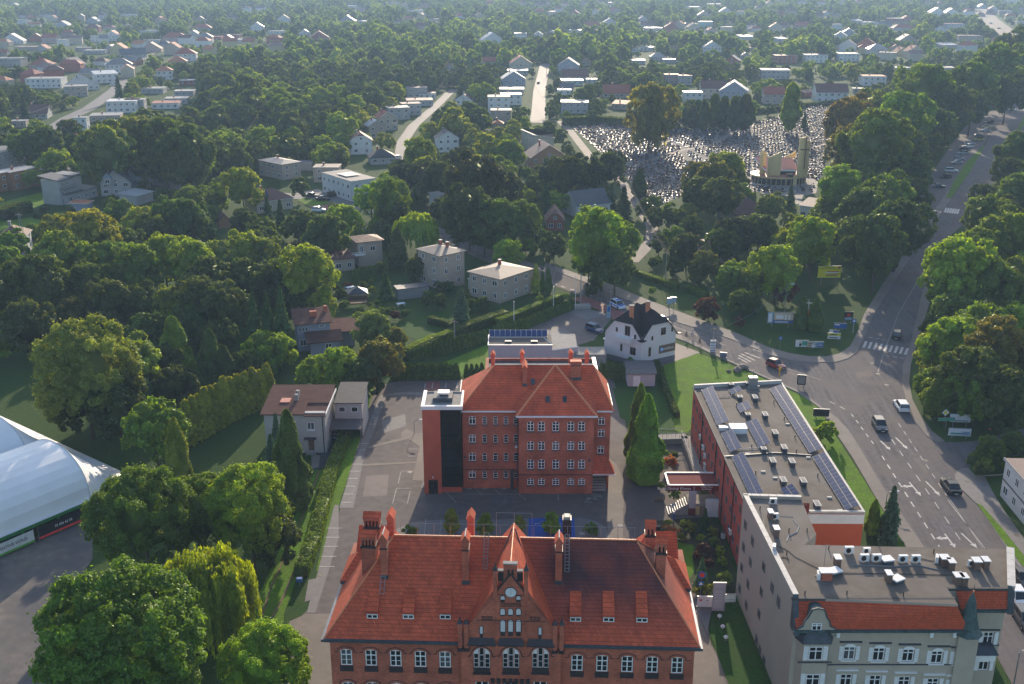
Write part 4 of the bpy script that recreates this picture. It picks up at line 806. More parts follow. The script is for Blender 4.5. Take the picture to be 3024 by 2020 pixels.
pm = MB(); pm.box(0,1.0,0,.04,0,1.75,ALU); pm.box(.03,.97,-.006,0,.03,1.72,PV); pm = pm.mesh('solar_panel')
for i in range(11): link(pm,'solar_panel',panels,(.15+i*1.04,4.2,5.35),rot=(math.radians(-58),0,0))
fr = MB(); fr.box(.1,11.6,4.25,4.3,5.0,5.35,ALU); fr.box(.1,11.6,5.6,5.66,5.0,6.25,ALU); fr.part('mounting_rail',panels)
for x in (3.2,8.3):
    t = MB(); t.box(x,x+1.3,1.4,2.3,5,5.25,BLACKP); t.box(x+.05,x+1.25,1.45,2.25,5.25,5.3,GLASS); t.part('skylight',J)
# ---------------------------------------------------------------- long red block with solar roof
RZT = 10.0
nw = G(12,500,165,RZT); ne = G(12,1155,130,RZT); se = G(12,1775,1100,RZT); swp = G(12,1330,1100,RZT); sw = G(12,868,985,RZT)
dirW = (sw-nw).normalized(); SWc = nw+dirW*((nw-sw).length+1.5)
RO = nw.copy(); RO.z = 0; RT = thing('red_clinic_block',RO,0,'long red three-storey block whose flat roof carries blue solar arrays, beside the road junction','office building')
def lr(p): return (p.x-RO.x,p.y-RO.y)
swi = Vector((SWc.x+7.5,se.y+.1,0))
out = [lr(nw),lr(SWc),(SWc.x-RO.x+8.2,SWc.y-RO.y),lr(swi),lr(se),lr(ne)]
q = MB(); q.prism(out,0,RZT-.0,REDW,ROOFELT)
q.part('wall',RT)
a = Vector((*lr(swi),0)); b = Vector((*lr(se),0)); 
q = MB(); q.prism([(a.x+.1,a.y-.06),(b.x+.03,b.y-.06),(b.x+.03,b.y+.02),(a.x+.1,a.y+.02)],0,RZT-1.5,ORANW); q.prism([(a.x,a.y-.1),(b.x+.06,b.y-.1),(b.x+.06,b.y+.2),(a.x,a.y+.2)],RZT-1.5,RZT-.2,WHITE); q.part('end_wall',RT,label='bright orange end wall under a pale fascia')
q = MB()
def para(mb,p0,p1,t,z0,z1,m):
    p0 = Vector(p0).to_3d(); p1 = Vector(p1).to_3d(); d = (p1-p0).normalized(); n = Vector((-d.y,d.x,0))*t/2; mb.prism([tuple((p0-n)[:2]),tuple((p1-n)[:2]),tuple((p1+n)[:2]),tuple((p0+n)[:2])],z0,z1,m)
para(q,Vector((*lr(nw),0))+Vector((.1,0,0)),Vector((*lr(ne),0)),.45,RZT,RZT+.55,COPING); q.part('parapet',RT); q = MB(); para(q,Vector((*lr(swi),0)),Vector((*lr(se),0)),.4,RZT,RZT+.3,COPING)
para(q,lr(nw),lr(SWc),.3,RZT-.1,RZT+.12,FELTD); para(q,lr(ne),lr(se),.3,RZT-.1,RZT+.15,COPING)
q.part('parapet',RT); q = MB(); mid0 = G(12,730,683,RZT); mid1 = G(12,1110,655,RZT); mid2 = G(12,1395,675,RZT); para(q,lr(mid0),lr(mid1),.25,RZT,RZT+.18,LEAD); para(q,lr(mid1),lr(mid2),.25,RZT,RZT+.18,LEAD)
q.part('roof_kerb',RT)
ang = math.atan2(dirW.y,dirW.x)
ALUW = mat('grey_window_frame',(.16,.16,.17),.5)
Lw = (SWc-nw).length
for r_ in range(3):
    for i in range(15):
        t = 1.6+i*2.72
        if t > Lw-1: continue
        p = dirW*t; win(RT,p.x-.02*abs(dirW.y),p.y,7.4-r_*3.0,ang,1.0,1.25,'double',fm=ALUW)
q = MB()
for i,t in enumerate((9.5,20.5,26.5,33)):
    p = dirW*t; q.cyl(p.x-.12,p.y,0,RZT,.07,BLACKP,6)
q.part('downpipe',RT)
# solar arrays: each a thing of separate panels
arr = [((560,180),(640,140),(757,400),(683,445),'long solar array at the western edge of the red block roof, nearest the white parapet'),((763,180),(835,140),(860,170),(785,222),'smallest solar array, beside the white north parapet'),
 ((818,292),(895,245),(928,305),(850,350),'small square solar array between the ventilation boxes of the red block roof'),((888,425),(965,378),(1070,560),(990,610),'mid-length solar array right of the white roof hatch'),
 ((706,505),(785,458),(855,600),(775,645),'short solar array in front of the white roof hatch'),((787,680),(870,635),(1023,935),(925,980),'long solar array reaching towards the grey building on the left of the red block roof'),
 ((1148,920),(1225,860),(1287,940),(1195,990),'little solar array touching the grey building parapet'),((1068,172),(1140,122),(1450,595),(1368,650),'longest solar array along the road side of the red block roof'),
 ((1388,680),(1470,628),(1722,1020),(1640,1080),'long solar array at the near road-side corner of the red block roof')]
for i,(c0,c1,c2,c3,lab) in enumerate(arr):
    A = G(12,*c0,RZT+.25); B = G(12,*c1,RZT+1.0); Cc = G(12,*c2,RZT+1.0); D = G(12,*c3,RZT+.25)
    L_ = ((D-A).length+(Cc-B).length)/2; e = ((D-A)+(Cc-B)).normalized(); W_ = ((B-A)-e*(B-A).dot(e)); W_.z = 0; W_ = W_.normalized(); 
    wd = abs((B-A).dot(W_)); up = (W_*wd+Vector((0,0,.75))).normalized(); wl2 = math.hypot(wd,.75)
    root = thing('solar_array',(A.x,A.y,RZT),0,lab,'solar panels','solar panel arrays on the flat roofs')
    n = max(2,round(L_/1.05)); s = L_/n; h = wl2/2-.02; key = 'pv%d' % i
    pm = MB(); pm.box(0,s-.03,0,h,-.04,0,PVF); pm.box(.03,s-.06,.03,h-.03,0,.006,PV); pm = pm.mesh('solar_panel')
    nrm = e.cross(up)
    if nrm.z < 0: nrm = -nrm
    for j in range(2):
        for k in range(n):
            M = Matrix((e,up,nrm)).transposed()
            if M.determinant() < 0: M = Matrix((-e,up,nrm)).transposed(); off = e*(s*(k+1)-.03)
            else: off = e*(s*k)
            link(pm,'solar_panel',root,off+up*(j*(h+.03))+Vector((0,0,.25)),rot=M.to_euler())
    f_ = MB()
    for k in range(0,n+1,2):
        a_ = e*(s*k); f_.tube([a_,a_+Vector((0,0,.22))],.03,ALU,4); f_.tube([a_+W_*wd,a_+W_*wd+Vector((0,0,.92))],.03,ALU,4)
    f_.part('mounting_frame',root)
VB = MB(); VB.box(-.35,.35,-.75,.75,0,.7,LEAD); VB.box(-.42,.42,-.85,.85,.7,.78,COPING); VB.box(-.28,.28,-.7,.7,.781,.80,CONC); VBm = VB.mesh('vent_box')
for i,(x,y) in enumerate(((958,262),(1033,392),(1108,528),(1175,640),(1090,740),(1233,745),(1168,885),(1317,890),(1420,1065),(905,392),(845,260),(780,165),(905,155),(1022,650))):
    p = G(12,x,y,RZT); o = link(VBm,'vent_box',RT,(p.x-RO.x,p.y-RO.y,RZT),0,scale=(.9,.9 if i < 9 else .6,1))
q = MB()
p = G(12,830,490,RZT); x,y = lr(p); q.box(x-1.2,x+1.2,y-1.0,y+.9,RZT,RZT+.9,WHITE,WHITEM); q.part('roof_hatch',RT)
q = MB()
p = G(12,725,475,RZT); x,y = lr(p); q.box(x-.7,x+.6,y-.5,y+.4,RZT,RZT+.5,WHITEM); q.part('roof_hatch',RT)
p = G(12,940,160,RZT); x,y = lr(p); q = MB(); q.box(x-.7,x+.7,y-.5,y+.5,RZT+.4,RZT+1.8,STEEL); q.box(x-1,x+1,y-.7,y-.6,RZT,RZT+.5,STEEL); q.tube([(x,y,RZT),(x,y,RZT+3)],.06,STEEL); q.part('plant_unit',RT)
q = MB()
for x,y in ((1100,280),(1178,405),(1258,540),(1268,650),(1428,830),(935,610),(965,810),(1010,500),(820,300),(1335,1065)):
    p = G(12,x,y,RZT); x,y = lr(p); q.cyl(x,y,RZT,RZT+.55,.07,BLACKP,6)
for x,y in ((1203,440),(790,440),(1020,795),(1110,842),(903,662),(1358,690),(1515,988),(1595,1085)):
    p = G(12,x,y,RZT); x,y = lr(p); q.box(x-.3,x+.3,y-.15,y+.15,RZT,RZT+.18,COPING)
for a_,b_ in (((685,233),(775,228)),((830,625),(1010,615)),((990,985),(1180,972))):
    A = G(12,*a_,RZT+.1); B = G(12,*b_,RZT+.1); q.tube([(A.x-RO.x,A.y-RO.y,RZT+.15),(B.x-RO.x,B.y-RO.y,RZT+.15)],.06,COPING,5)
q.part('roof_fitting',RT)
# air conditioners on its west wall
ACm = MB(); ACm.box(-.42,.42,-.32,0,0,.62,WHITEM); ACm.cyl(0,0,0,.02,.24,BLACKP,12); ACm.xf(Matrix.Identity(4))
ac = MB(); ac.box(-.45,.45,-.17,.17,.08,.72,WHITEM)
ac.loft([[(-.1+.26*math.cos(t),-.18-q_,.4+.26*math.sin(t)) for t in [2*math.pi*i/12 for i in range(12)]] for q_ in (0,.012)],BLACKP)
ac.box(-.35,-.28,-.12,.12,0,.08,STEEL); ac.box(.28,.35,-.12,.12,0,.08,STEEL); ACM = ac.mesh('air_conditioner')
for t,z in ((9,5.0),(11.5,4.4),(13.2,3.8),(14,1.6),(13.6,2.4),(33,2.0)):
    p = dirW*t; link(ACM,'air_conditioner',RT,(p.x-.2,p.y,z),ang)
# ---------------------------------------------------------------- entrance bridge, ramp and stairs beside the red block
EN = thing('entrance_canopy',(0,0,0),0,'dark red lettered entrance canopy bridging from the red block to a concrete pillar','entrance canopy')
DRED = mat('dark_red_panel',(.16,.02,.022),.9,var=.08)
c0,c1,c2,c3 = G(15,205,540,4.6),G(15,480,538,4.6),G(15,612,640,4.6),G(15,232,638,4.6)
x0,x1 = c0.x,G(15,612,640,4.6).x; y0,y1 = c3.y,c0.y
o = EN; o.location = ((x0+x1)/2,(y0+y1)/2,0); ox,oy = o.location[:2]
q = MB(); q.box(x0-ox,x1-ox,y0-oy,y1-oy,3.75,4.45,DRED); q.part('roof_slab',EN)
q = MB(); q.box(x0-ox,x1-ox,y0-oy-.05,y0-oy+.2,4.45,4.62,WHITEM); q.box(x0-ox-.02,x0-ox+.25,y0-oy,y1-oy,4.45,4.62,WHITEM); q.box(x0-ox,x1-ox,y1-oy-.25,y1-oy,4.45,4.62,WHITEM); q.part('parapet',EN)
q = MB(); q.box(x0-ox-.03,x1-ox,y0-oy-.12,y0-oy-.04,3.72,4.5,DRED); sg = q.part('sign_board',EN)
textobj('lettering','Biuro Obsługi Klienta',((x0-ox)*.42-1.2,y0-oy-.13,4.1),(math.pi/2,0,0),.55,WHITE,sg)
textobj('lettering','Urząd Stanu\nCywilnego',((x1-ox)-1.7,y0-oy-.13,4.2),(math.pi/2,0,0),.34,WHITE,sg); q = MB(); q.box((x1-ox)-3.5,(x1-ox)-3.45,y0-oy-.14,y0-oy-.12,3.8,4.4,WHITE); q.part('divider',sg)
p = G(15,410,860); q = MB(); q.box(p.x-ox-.45,p.x-ox+.45,p.y-oy-.3,p.y-oy+.5,0,3.75,LAV); q.box(p.x-ox-.46,p.x-ox+.46,p.y-oy-.31,p.y-oy+.51,0,1.2,DRED); q.part('pillar',EN)
ST = thing('entrance_stairs',G(15,260,860),0,'concrete flight of entrance steps with white edges below the red lettered canopy','stairs'); so_ = ST.location
a = G(15,235,850,.2); b = G(15,385,770,1.9); d = (b-a); n = 9
for i in range(n):
    q = MB(); p = a+d*(i/n)-so_; z = .2+i*.19; dx = d.x/n; q.box(p.x,p.x+dx+.04,p.y-.2,p.y+2.1,0,z,CONC); q.box(p.x,p.x+.14,p.y-.2,p.y+2.1,z,z+.03,WHITEM); q.part('step',ST)
q = MB(); rail(q,a-so_+Vector((0,-.2,0)),b-so_+Vector((0,-.2,0)),1.0,8,STEEL); q.box(b.x-so_.x,b.x-so_.x+4.6,b.y-so_.y-.3,b.y-so_.y+2.6,1.5,1.9,CONC); q.part('landing',ST)
RP = thing('access_ramp',G(15,230,300),0,'pale concrete access ramp with white railings beside the tall cypresses','ramp'); ro_ = RP.location
pts = [G(15,150,280,1.0),G(15,375,272,1.0),G(15,425,400,1.0),G(15,470,540,1.0)]
q = MB(); 
for i in range(3):
    A,B = pts[i]-ro_,pts[i+1]-ro_; para(q,A,B,1.9,0,1.0,CONC)
q.part('ramp_slab',RP); q = MB()
for s in (-1,1):
    for i in range(3):
        A,B = pts[i]-ro_,pts[i+1]-ro_; d = (B-A).normalized(); n_ = Vector((-d.y,d.x,0))*.95*s; q.tube([A+n_+Vector((0,0,1)),B+n_+Vector((0,0,1))],.05,WHITEM,4)
        for k in range(8): v_ = A.lerp(B,k/7)+n_; q.tube([v_,v_+Vector((0,0,1))],.025,STEEL,4)
q.part('railing',RP)
# ---------------------------------------------------------------- grey corner building
GZ = 13.6
GA = G(10,745,970,GZ); GB = G(10,400,278,GZ); GC = G(10,800,290,GZ); GD = G(10,905,535,GZ); GE = G(10,820,605,GZ); GF = G(10,2225,636,GZ); GG = G(10,2232,905,GZ); GH = G(10,1808,903,GZ); GI = G(10,1885,1018,GZ)
GO = Vector((GA.x,GA.y-1.3,0)); GR = thing('grey_corner_building',GO,0,'grey rendered corner building with flat felt roof, tiled mansard front and little copper spire','apartment building')
def lg(p): return (p.x-GO.x,p.y-GO.y)
poly = [lg(GA),lg(GI),lg(GH),lg(GG),lg(GF),lg(GE),lg(GD),lg(GC),lg(GB)]
q = MB(); wallp = [(lg(GA)[0],0),(lg(GI)[0]-.3,0),(lg(GI)[0]-.3,2.9),(lg(GG)[0],2.9),lg(GF),(lg(GE)[0],lg(GF)[1]),lg(GD),lg(GC),lg(GB)]
q.prism([lg(GA),lg(GI),lg(GH),lg(GG),lg(GF),lg(GE),lg(GD),lg(GC),lg(GB)],10.9,GZ,GREYW,ROOFELT)
q.poly([(*lg(GB),0),(0,0,0),(0,0,10.9),(*lg(GA),10.9),(*lg(GB),10.9)][::1],GREYW)
q.poly([(lg(GG)[0],2.9,0),(*lg(GF),0),(*lg(GF),10.9),(lg(GG)[0],2.9,10.9)],BEIGEF)
q.poly([(*lg(GF),0),(*lg(GD),0),(*lg(GD),11),(*lg(GF),11)],BEIGEF); q.poly([(*lg(GD),0),(*lg(GC),0),(*lg(GC),11),(*lg(GD),11)],BEIGEF); q.poly([(*lg(GC),0),(*lg(GB),0),(*lg(GB),11),(*lg(GC),11)],GREYW)
fG = Facade((GO.x,GO.y),0); fG2 = Facade((GO.x,GO.y+2.9),0)
FX1 = fG(10,1965,1300)[0]; fx2 = fG2(10,2190,1300)[0]
zc = 10.75
ghol = []; gwin = []
for x,yt,yb in ((1138,1305,1400),(1342,1313,1408),(1545,1322,1412),(1745,1335,1425),(1905,1342,1430)):
    u,z1 = fG(10,x,yt); z0 = fG(10,x,yb)[1]
    for k in range(3): ghol.append((u-.62,u+.62,z0-k*3.45,z1-k*3.45,.12 if k == 0 else 0)); gwin.append((u,z0-k*3.45,z1-z0,k))
q.wall(0,FX1,0,zc,0,ghol,BEIGEF,.15)
gh2 = []; 
for x,yt,yb in ((2100,1208,1300),(2070,1385,1472)):
    u,z1 = fG2(10,x,yt); z0 = fG2(10,x,yb)[1]; gh2.append((u-.55,u+.55,z0,z1)); 
    if z0 > 7: gh2.append((u-2.9,u-2.0,z0,z1-.1))
q.wall(FX1,lg(GG)[0],0,11.6,2.9,gh2,BEIGEF,.15); q.poly([(FX1,0,0),(FX1,2.9,0),(FX1,2.9,11),(FX1,0,11)],BEIGEF)
q.part('wall',GR)
for u,z,h,k in gwin: win(GR,u,.1,z,0,1.18,h-.04,'cross')
for h in gh2: win(GR,(h[0]+h[1])/2,3.0,h[2],0,h[1]-h[0]-.04,h[3]-h[2]-.04,'cross')
q = MB()                                             # white surrounds, hoods and bands
for u,z,h,k in gwin:
    for s in (-1,1):
        for j in range(6): q.box(u+s*.86-.2,u+s*.86+.2,-.07,-.0,z+j*h/6+.02,z+(j+1)*h/6-.03,WHITE)
    if k == 0: q.loft([[(u+.62*math.cos(t),-.06-w_,z+h-.1+.42*math.sin(t)) for t in [math.pi*i/8 for i in range(9)]] for w_ in (0,.03)],WHITE)
    q.box(u-1.15,u+1.15,-.2,0,z+h+.5,z+h+.62,LEAD if k != 1 else WHITE); q.box(u-.8,u+.8,-.14,0,z-.14,z-.02,WHITE)
for h in gh2:
    u = (h[0]+h[1])/2; q.box(u-1.0,u-.62,2.82,2.9,h[2],h[3],WHITE); q.box(u+.62,u+1.0,2.82,2.9,h[2],h[3],WHITE); q.box(u-1.05,u+1.05,2.72,2.9,h[3]+.25,h[3]+.37,LEAD)
q.box(3.5,FX1,-.1,0,gwin[0][1]-.62,gwin[0][1]-.5,LEAD); q.box(FX1,lg(GG)[0],2.8,2.9,gwin[0][1]-.3,gwin[0][1]-.18,LEAD)
for x in (1047,1690,1850): u = fG(10,x,1260)[0]; q.box(u-.17,u+.17,-.3,0,zc-.9,zc-.05,WHITE)
q.box(-.1,FX1,-.12,0,zc-.35,zc,WHITE); q.part('facade_trim',GR,kind='stuff',label='white window surrounds, hoods and bands')
q = MB(); mz0 = zc+.1
q.poly([(0.1,-.35,mz0),(FX1-.6,-.35,mz0),(lg(GI)[0],lg(GI)[1],GZ-.25),(0.1,1.3,GZ-.25)],TILE2)
q.poly([(FX1-.3,2.55,11.4),(lg(GG)[0]+.05,2.55,11.4),(lg(GG)[0]+.05,lg(GG)[1],GZ-.2),(FX1-.9,lg(GH)[1],GZ-.2)],TILE2)
q.part('mansard_roof',GR)
q = MB(); q.box(-.2,FX1-.3,-.75,-.3,mz0-.12,mz0+.06,COPPER); q.box(FX1,lg(GG)[0]+.2,2.1,2.6,11.2,11.4,COPPER); q.part('gutter',GR)
q = MB(); q.box(-.15,lg(GI)[0]+.1,1.05,1.4,GZ-.25,GZ+.03,FELTD); q.box(lg(GH)[0],lg(GG)[0],lg(GH)[1]-.2,lg(GH)[1]+.1,GZ-.25,GZ+.03,FELTD); q.part('roof_edge',GR)
def copings(p0,p1,w_,z0,z1,n):
    d = (p1-p0); L_ = d.length; d.normalize(); m_ = Vector((-d.y,d.x,0))*w_/2
    for i in range(n):
        a_ = p0+d*(i*L_/n+.02)-GO; b_ = p0+d*((i+1)*L_/n-.02)-GO; q = MB(); q.prism([tuple((a_-m_)[:2]),tuple((b_-m_)[:2]),tuple((b_+m_)[:2]),tuple((a_+m_)[:2])],z0,z1,COPING); q.part('coping',GR)
copings(GB+Vector((.25,0,0)),Vector((GA.x+.25,GA.y,0)),.7,GZ+.35,GZ+.42,15); copings(GB,GC,.5,GZ+.35,GZ+.42,7)
copings(GF+Vector((.3,0,0)),GG+Vector((.3,0,0)),.8,GZ+.2,GZ+.27,6)
q = MB(); para(q,Vector(lg(GB)+(0,))+Vector((.25,0,0)),Vector((.25,1.3,0)),.6,GZ-.02,GZ+.35,GREYW); para(q,lg(GB),lg(GC),.4,GZ-.02,GZ+.35,GREYW); para(q,Vector(lg(GF)+(0,))+Vector((.3,0,0)),Vector(lg(GG)+(0,))+Vector((.3,0,0)),.7,GZ-2.4,GZ+.2,GREYW)
q.poly([(-.06,1.3,GZ+.35),(-.06,-.5,10.2),(.5,-.5,10.2),(.5,1.3,GZ+.35)],LEAD); q.poly([(-.06,1.3,GZ+.35),(-.06,1.3,10.2),(-.06,-.5,10.2)],LEAD)
xx = lg(GG)[0]; q.poly([(xx-.05,lg(GG)[1],GZ+.2),(xx-.05,2.3,10.9),(xx+.65,2.3,10.9),(xx+.65,lg(GG)[1],GZ+.2)],LEAD); q.part('parapet',GR)
# windows in the west wall, read off the wall plane
wy = math.atan2(GB.y-GA.y,GB.x-GA.x); fW = Facade((GO.x,GO.y),wy+math.pi)
for x,y0,y1 in ((418,425,525),(467,535,640),(405,590,665),(452,690,770),(392,730,805),(545,715,815),(436,845,925),(378,875,950),(528,890,985),(603,860,960),(424,985,1070),(648,950,1070),(512,1050,1130),(495,1230,1310),(517,1310,1370),(547,1370,1460)):
    u,z1 = fW(10,x,y0); z0 = fW(10,x,y1)[1]; w_ = max(.6,min(1.0,1.0)); z1 = min(z1,GZ-.6)
    p = fW.u*u; h_ = max(1.1,min(1.6,(z1-z0)*.7)); zc_ = (z0+z1)/2; win(GR,p.x-.03,p.y,zc_-h_/2,wy+math.pi,w_,h_,'double',fm=ALUW)
# curved dormer gable over an oriel on the left
u0 = fG(10,905,1180,.4)[0]; q = MB(); zt = fG(10,905,1048,.4)[1]; Yf = -.45
gp = [(-2.0,zc-.2),(2.0,zc-.2),(1.9,zc+.25),(1.35,zc+.55),(1.25,zc+1.1),(.95,zc+1.55),(.6,zt-.15),(0,zt),(-.6,zt-.15),(-.95,zc+1.55),(-1.25,zc+1.1),(-1.35,zc+.55),(-1.9,zc+.25)]
q.loft([[(u0+a_,Yf,b_) for a_,b_ in gp],[(u0+a_,Yf+.35,b_) for a_,b_ in gp]],BEIGEF); dg = q.part('curved_gable',GR)
q = MB(); q.tube([(u0+a_*1.03,Yf-.02,b_+.05) for a_,b_ in gp[2:]],.09,COPPER,5); q.loft([[(u0+a_*.9,Yf+.35,b_-.1) for a_,b_ in gp[5:10]],[(u0+a_*.9,2.6,min(b_-.1,GZ+.3)) for a_,b_ in gp[5:10]]],COPPER); q.part('gable_roof',dg)
win(dg,u0,Yf-.02,zc+.1,0,1.0,.85,'cross')
q = MB(); ow = 1.75; q.prism([(u0-ow,0),(u0-ow+.5,-1.0),(u0+ow-.5,-1.0),(u0+ow,0)],2.0,zc-1.0,BEIGEF); ob = q.part('oriel',GR)
q = MB(); q.loft([[(u0-ow-.25,.0,zc-1.05),(u0-ow+.3,-1.25,zc-1.05),(u0+ow-.3,-1.25,zc-1.05),(u0+ow+.25,0,zc-1.05)],[(u0-1.6,-.0,zc-.35),(u0-1.3,-.9,zc-.35),(u0+1.3,-.9,zc-.35),(u0+1.6,0,zc-.35)],[(u0-1.1,-.1,zc+.05),(u0-.8,-.6,zc+.05),(u0+.8,-.6,zc+.05),(u0+1.1,-.1,zc+.05)]],LEAD); q.part('oriel_roof',ob)
for zz in (zc-3.05,zc-6.4):
    win(ob,u0,-1.03,zz,0,1.4,1.6,'cross'); q = MB()
    for s in (-1,1):
        for j in range(7): q.box(u0+s*1.0-.24,u0+s*1.0+.24,-1.08,-1.0,zz+j*.24,zz+j*.24+.2,WHITE)
    q.box(u0-ow,u0+ow,-1.1,-1.0,zz-.35,zz-.2,LEAD); q.part('quoin',ob)
# copper spire
p = fG(10,1955,1210,.0); us = p[0]; q = MB(); zt = fG(10,1958,945,0)[1]; k = 8
q.loft([[(us+r_*math.cos(2*math.pi*(i+.5)/k),.3+r_*math.sin(2*math.pi*(i+.5)/k),z) for i in range(k)] for r_,z in ((1.55,10.2),(1.05,10.9),(.75,12.0),(.4,zt-1.0),(.06,zt))],COPPER); q.cyl(us,.3,zt,zt+.9,.03,COPPER,5); q.cyl(us,.3,zt+.02,zt+.2,.1,RIDGE,6); q.part('spire',GR)
q = MB(); q.prism([(us-1.05,-.35),(us+1.05,-.35),(us+1.2,.8),(us-1.2,.8)],0,10.6,BEIGEF); q.part('corner_bay',GR)
q = MB(); zz = 5.6; q.prism([(FX1+.3,1.6),(lg(GG)[0]-.8,1.6),(lg(GG)[0]-.8,2.9),(FX1+.3,2.9)],zz,zz+.9,WHITE); q.loft([[(FX1+.1,1.3,zz+.9),(lg(GG)[0]-.6,1.3,zz+.9),(lg(GG)[0]-.6,2.9,zz+.9),(FX1+.1,2.9,zz+.9)],[(FX1+.4,2.2,zz+1.5),(lg(GG)[0]-.9,2.2,zz+1.5),(lg(GG)[0]-.9,2.9,zz+1.5),(FX1+.4,2.9,zz+1.5)]],LEAD); q.part('bay_roof',GR)
# rooftop units: each a thing standing on the roof
def roof_unit(k,x,y,rz,kind,lab,sx=1.0):
    p = G(k,x,y,GZ)
    if kind == 'ac':
        t = thing('air_conditioner',(p.x,p.y,GZ+.02),rz,lab,'air conditioner','rooftop air conditioners of the grey building'); o = link(ACM,'casing',t,scale=(sx,sx,sx*1.15))
        q = MB(); q.box(-.5,-.4,-.3,.3,0,.06,CONC); q.box(.4,.5,-.3,.3,0,.06,CONC); q.part('foot',t)
    elif kind == 'stack':
        t = thing('roof_chimney',(p.x,p.y,GZ),rz,lab,'chimney','chimneys on the grey building roof'); q = MB(); q.box(-.3*sx,.3*sx,-.45,.45,0,.95,DKST if sx < 1.5 else BRICK); q.part('brick_stack',t); q = MB(); q.box(-.38*sx,.38*sx,-.55,.55,.95,1.05,WHITEM); q.part('cap',t)
    else:
        t = thing('roof_hatch',(p.x,p.y,GZ),rz,lab,'roof hatch'); q = MB(); q.box(-.6,.6,-.5,.5,0,.35,LEAD); q.part('curb',t); q = MB(); q.box(-.66,.66,-.56,.56,.35,.5,WHITEM); q.part('lid',t)
    return t
for x,y,lab in ((1128,668,'white fan unit on the grey roof standing alone behind the pair of fan units'),(1250,668,'pale fan unit at the rear edge of the grey roof, behind the left pair'),(1233,722,'left fan unit of the left pair on the grey roof'),(1318,722,'right fan unit of the left pair, beside the white roof hatch'),(1500,728,'left fan unit of the pair right of the white roof hatch'),(1588,728,'right fan unit of the pair right of the white roof hatch'),(1975,755,'white unit at the right end of the grey roof beside the low brick stack')):
    roof_unit(10,x,y,.03,'ac',lab,1.08 if x not in (1975,1250) else .9)
for x,y,lab,r_ in ((605,325,'fan unit leaning on the inner parapet of the grey roof wing',0),(615,430,'fan unit beside a brick stack on the narrow roof wing',.1),(612,650,'slim fan unit against the left coping of the grey roof',1.3),(918,840,'fan unit attached left of the brick stack with white cap',1.4),(1735,725,'first unit of the cluster right of the paired fan units',1.2)): roof_unit(10,x,y,r_,'ac',lab,.95)
for x,y,lab,s_ in ((1047,745,'brick stack with a white cap left of the paired fan units',1),(968,840,'widest brick stack with flat white cap on the left of the grey roof',1.9),(1400,855,'narrow white-capped stack next to the tilted hatch',.9),(1785,745,'white-capped stack in the middle of the right cluster',1.3),(1830,770,'low brown-capped stack right of the white-capped one',1.0),(2005,765,'white-capped brick stack near the right coping',1.2),(2068,760,'brown-capped stack closest to the right coping',1.0),(1880,870,'white-capped stack above the tiled mansard notch',1.3),(1918,875,'low grey stack beside the spire side of the roof',1.0),(625,540,'single brick stack with white cap on the narrow roof wing',.9),(585,425,'brick stack left of the fan unit on the narrow roof wing',.8)): roof_unit(10,x,y,0,'stack',lab,s_)
roof_unit(10,1390,725,.2,'hatch','white roof hatch between the two pairs of fan units'); roof_unit(10,1460,860,.5,'hatch','tilted white hatch right of the narrow stack'); roof_unit(10,1030,805,.4,'hatch','small pale hatch behind the widest stack')
q = MB()
def cable(pts,r=.035,m=BLACKP):
    w_ = [G(10,x,y,GZ+.05)-GO for x,y in pts]; q.tube(w_,r,m,4)
cable([(620,605),(700,640),(760,690),(920,770)]); cable([(1150,745),(1450,755),(1600,745),(1750,780)],.05,STEEL); cable([(640,700),(680,690),(715,705)]); cable([(700,580),(715,545),(770,520),(785,480),(745,430)],.05,COPING); cable([(1060,800),(1400,805),(1900,815)]); cable([(1620,700),(1720,720)])
cable([(545,490),(540,430),(520,395)],.03,COPING); cable([(650,405),(745,410)],.03,COPING)
for x,y in ((825,955),(1115,955),(1505,960),(700,675),(715,520),(840,520),(1330,600),(515,365),(990,640),(1715,665)):
    p = G(10,x,y,GZ)-GO; q.cyl(p.x,p.y,GZ,GZ+.6,.06,BLACKP,6)
p = G(10,955,780,GZ)-GO; q.tube([(p.x,p.y,GZ),(p.x,p.y,GZ+3.2)],.03,STEEL,4); q.tube([(p.x-.5,p.y,GZ+3),(p.x+.5,p.y,GZ+3)],.02,STEEL,4)
q.part('cable',GR)
# ---------------------------------------------------------------- generic houses
HC = {'w': ((.56,.555,.54),'white'),'c': ((.42,.37,.28),'cream'),'b': ((.37,.30,.245),'beige'),'g': ((.36,.35,.34),'grey'),'o': ((.36,.19,.10),'orange-brown'),'r': ((.28,.10,.07),'red brick'),'p': ((.38,.28,.26),'pink'),'u': ((.27,.30,.36),'blue-grey'),'y': ((.45,.38,.2),'yellow'),'t': ((.25,.45,.42),'turquoise')}
RC = {'r': ((.34,.085,.05),'red','tile'),'n': ((.14,.06,.048),'dark brown','tile'),'m': ((.20,.13,.11),'brown',None),'k': ((.035,.034,.038),'black',None),'g': ((.16,.15,.145),'grey',None),'o': ((.48,.17,.07),'orange','tile'),'l': ((.27,.26,.25),'pale grey',None),'s': ((.085,.09,.105),'slate',None),'w': ((.45,.45,.45),'white',None),'v': ((.26,.32,.42),'pale blue metal','seam'),'e': ((.24,.19,.155),'sand brown',None)}
def hm(c): v = HC[c]; return mat(v[1].replace(' ','_').replace('-','_')+'_house_wall',v[0],.85,var=.06,scale=.5)
def rm(c):
    v = RC[c]; return mat(v[1].replace(' ','_')+'_house_roof',v[0],.5 if c in 'wlvg' else .7,var=.1,scale=.6,kind=v[2],spec=.45,metal=.35 if c == 'v' else 0)
KIND = {'g': 'gabled roof','s': 'gabled roof','h': 'hipped roof','f': 'flat roof','m': 'sloping roof','x': 'half-hipped roof'}
HOUSES = []
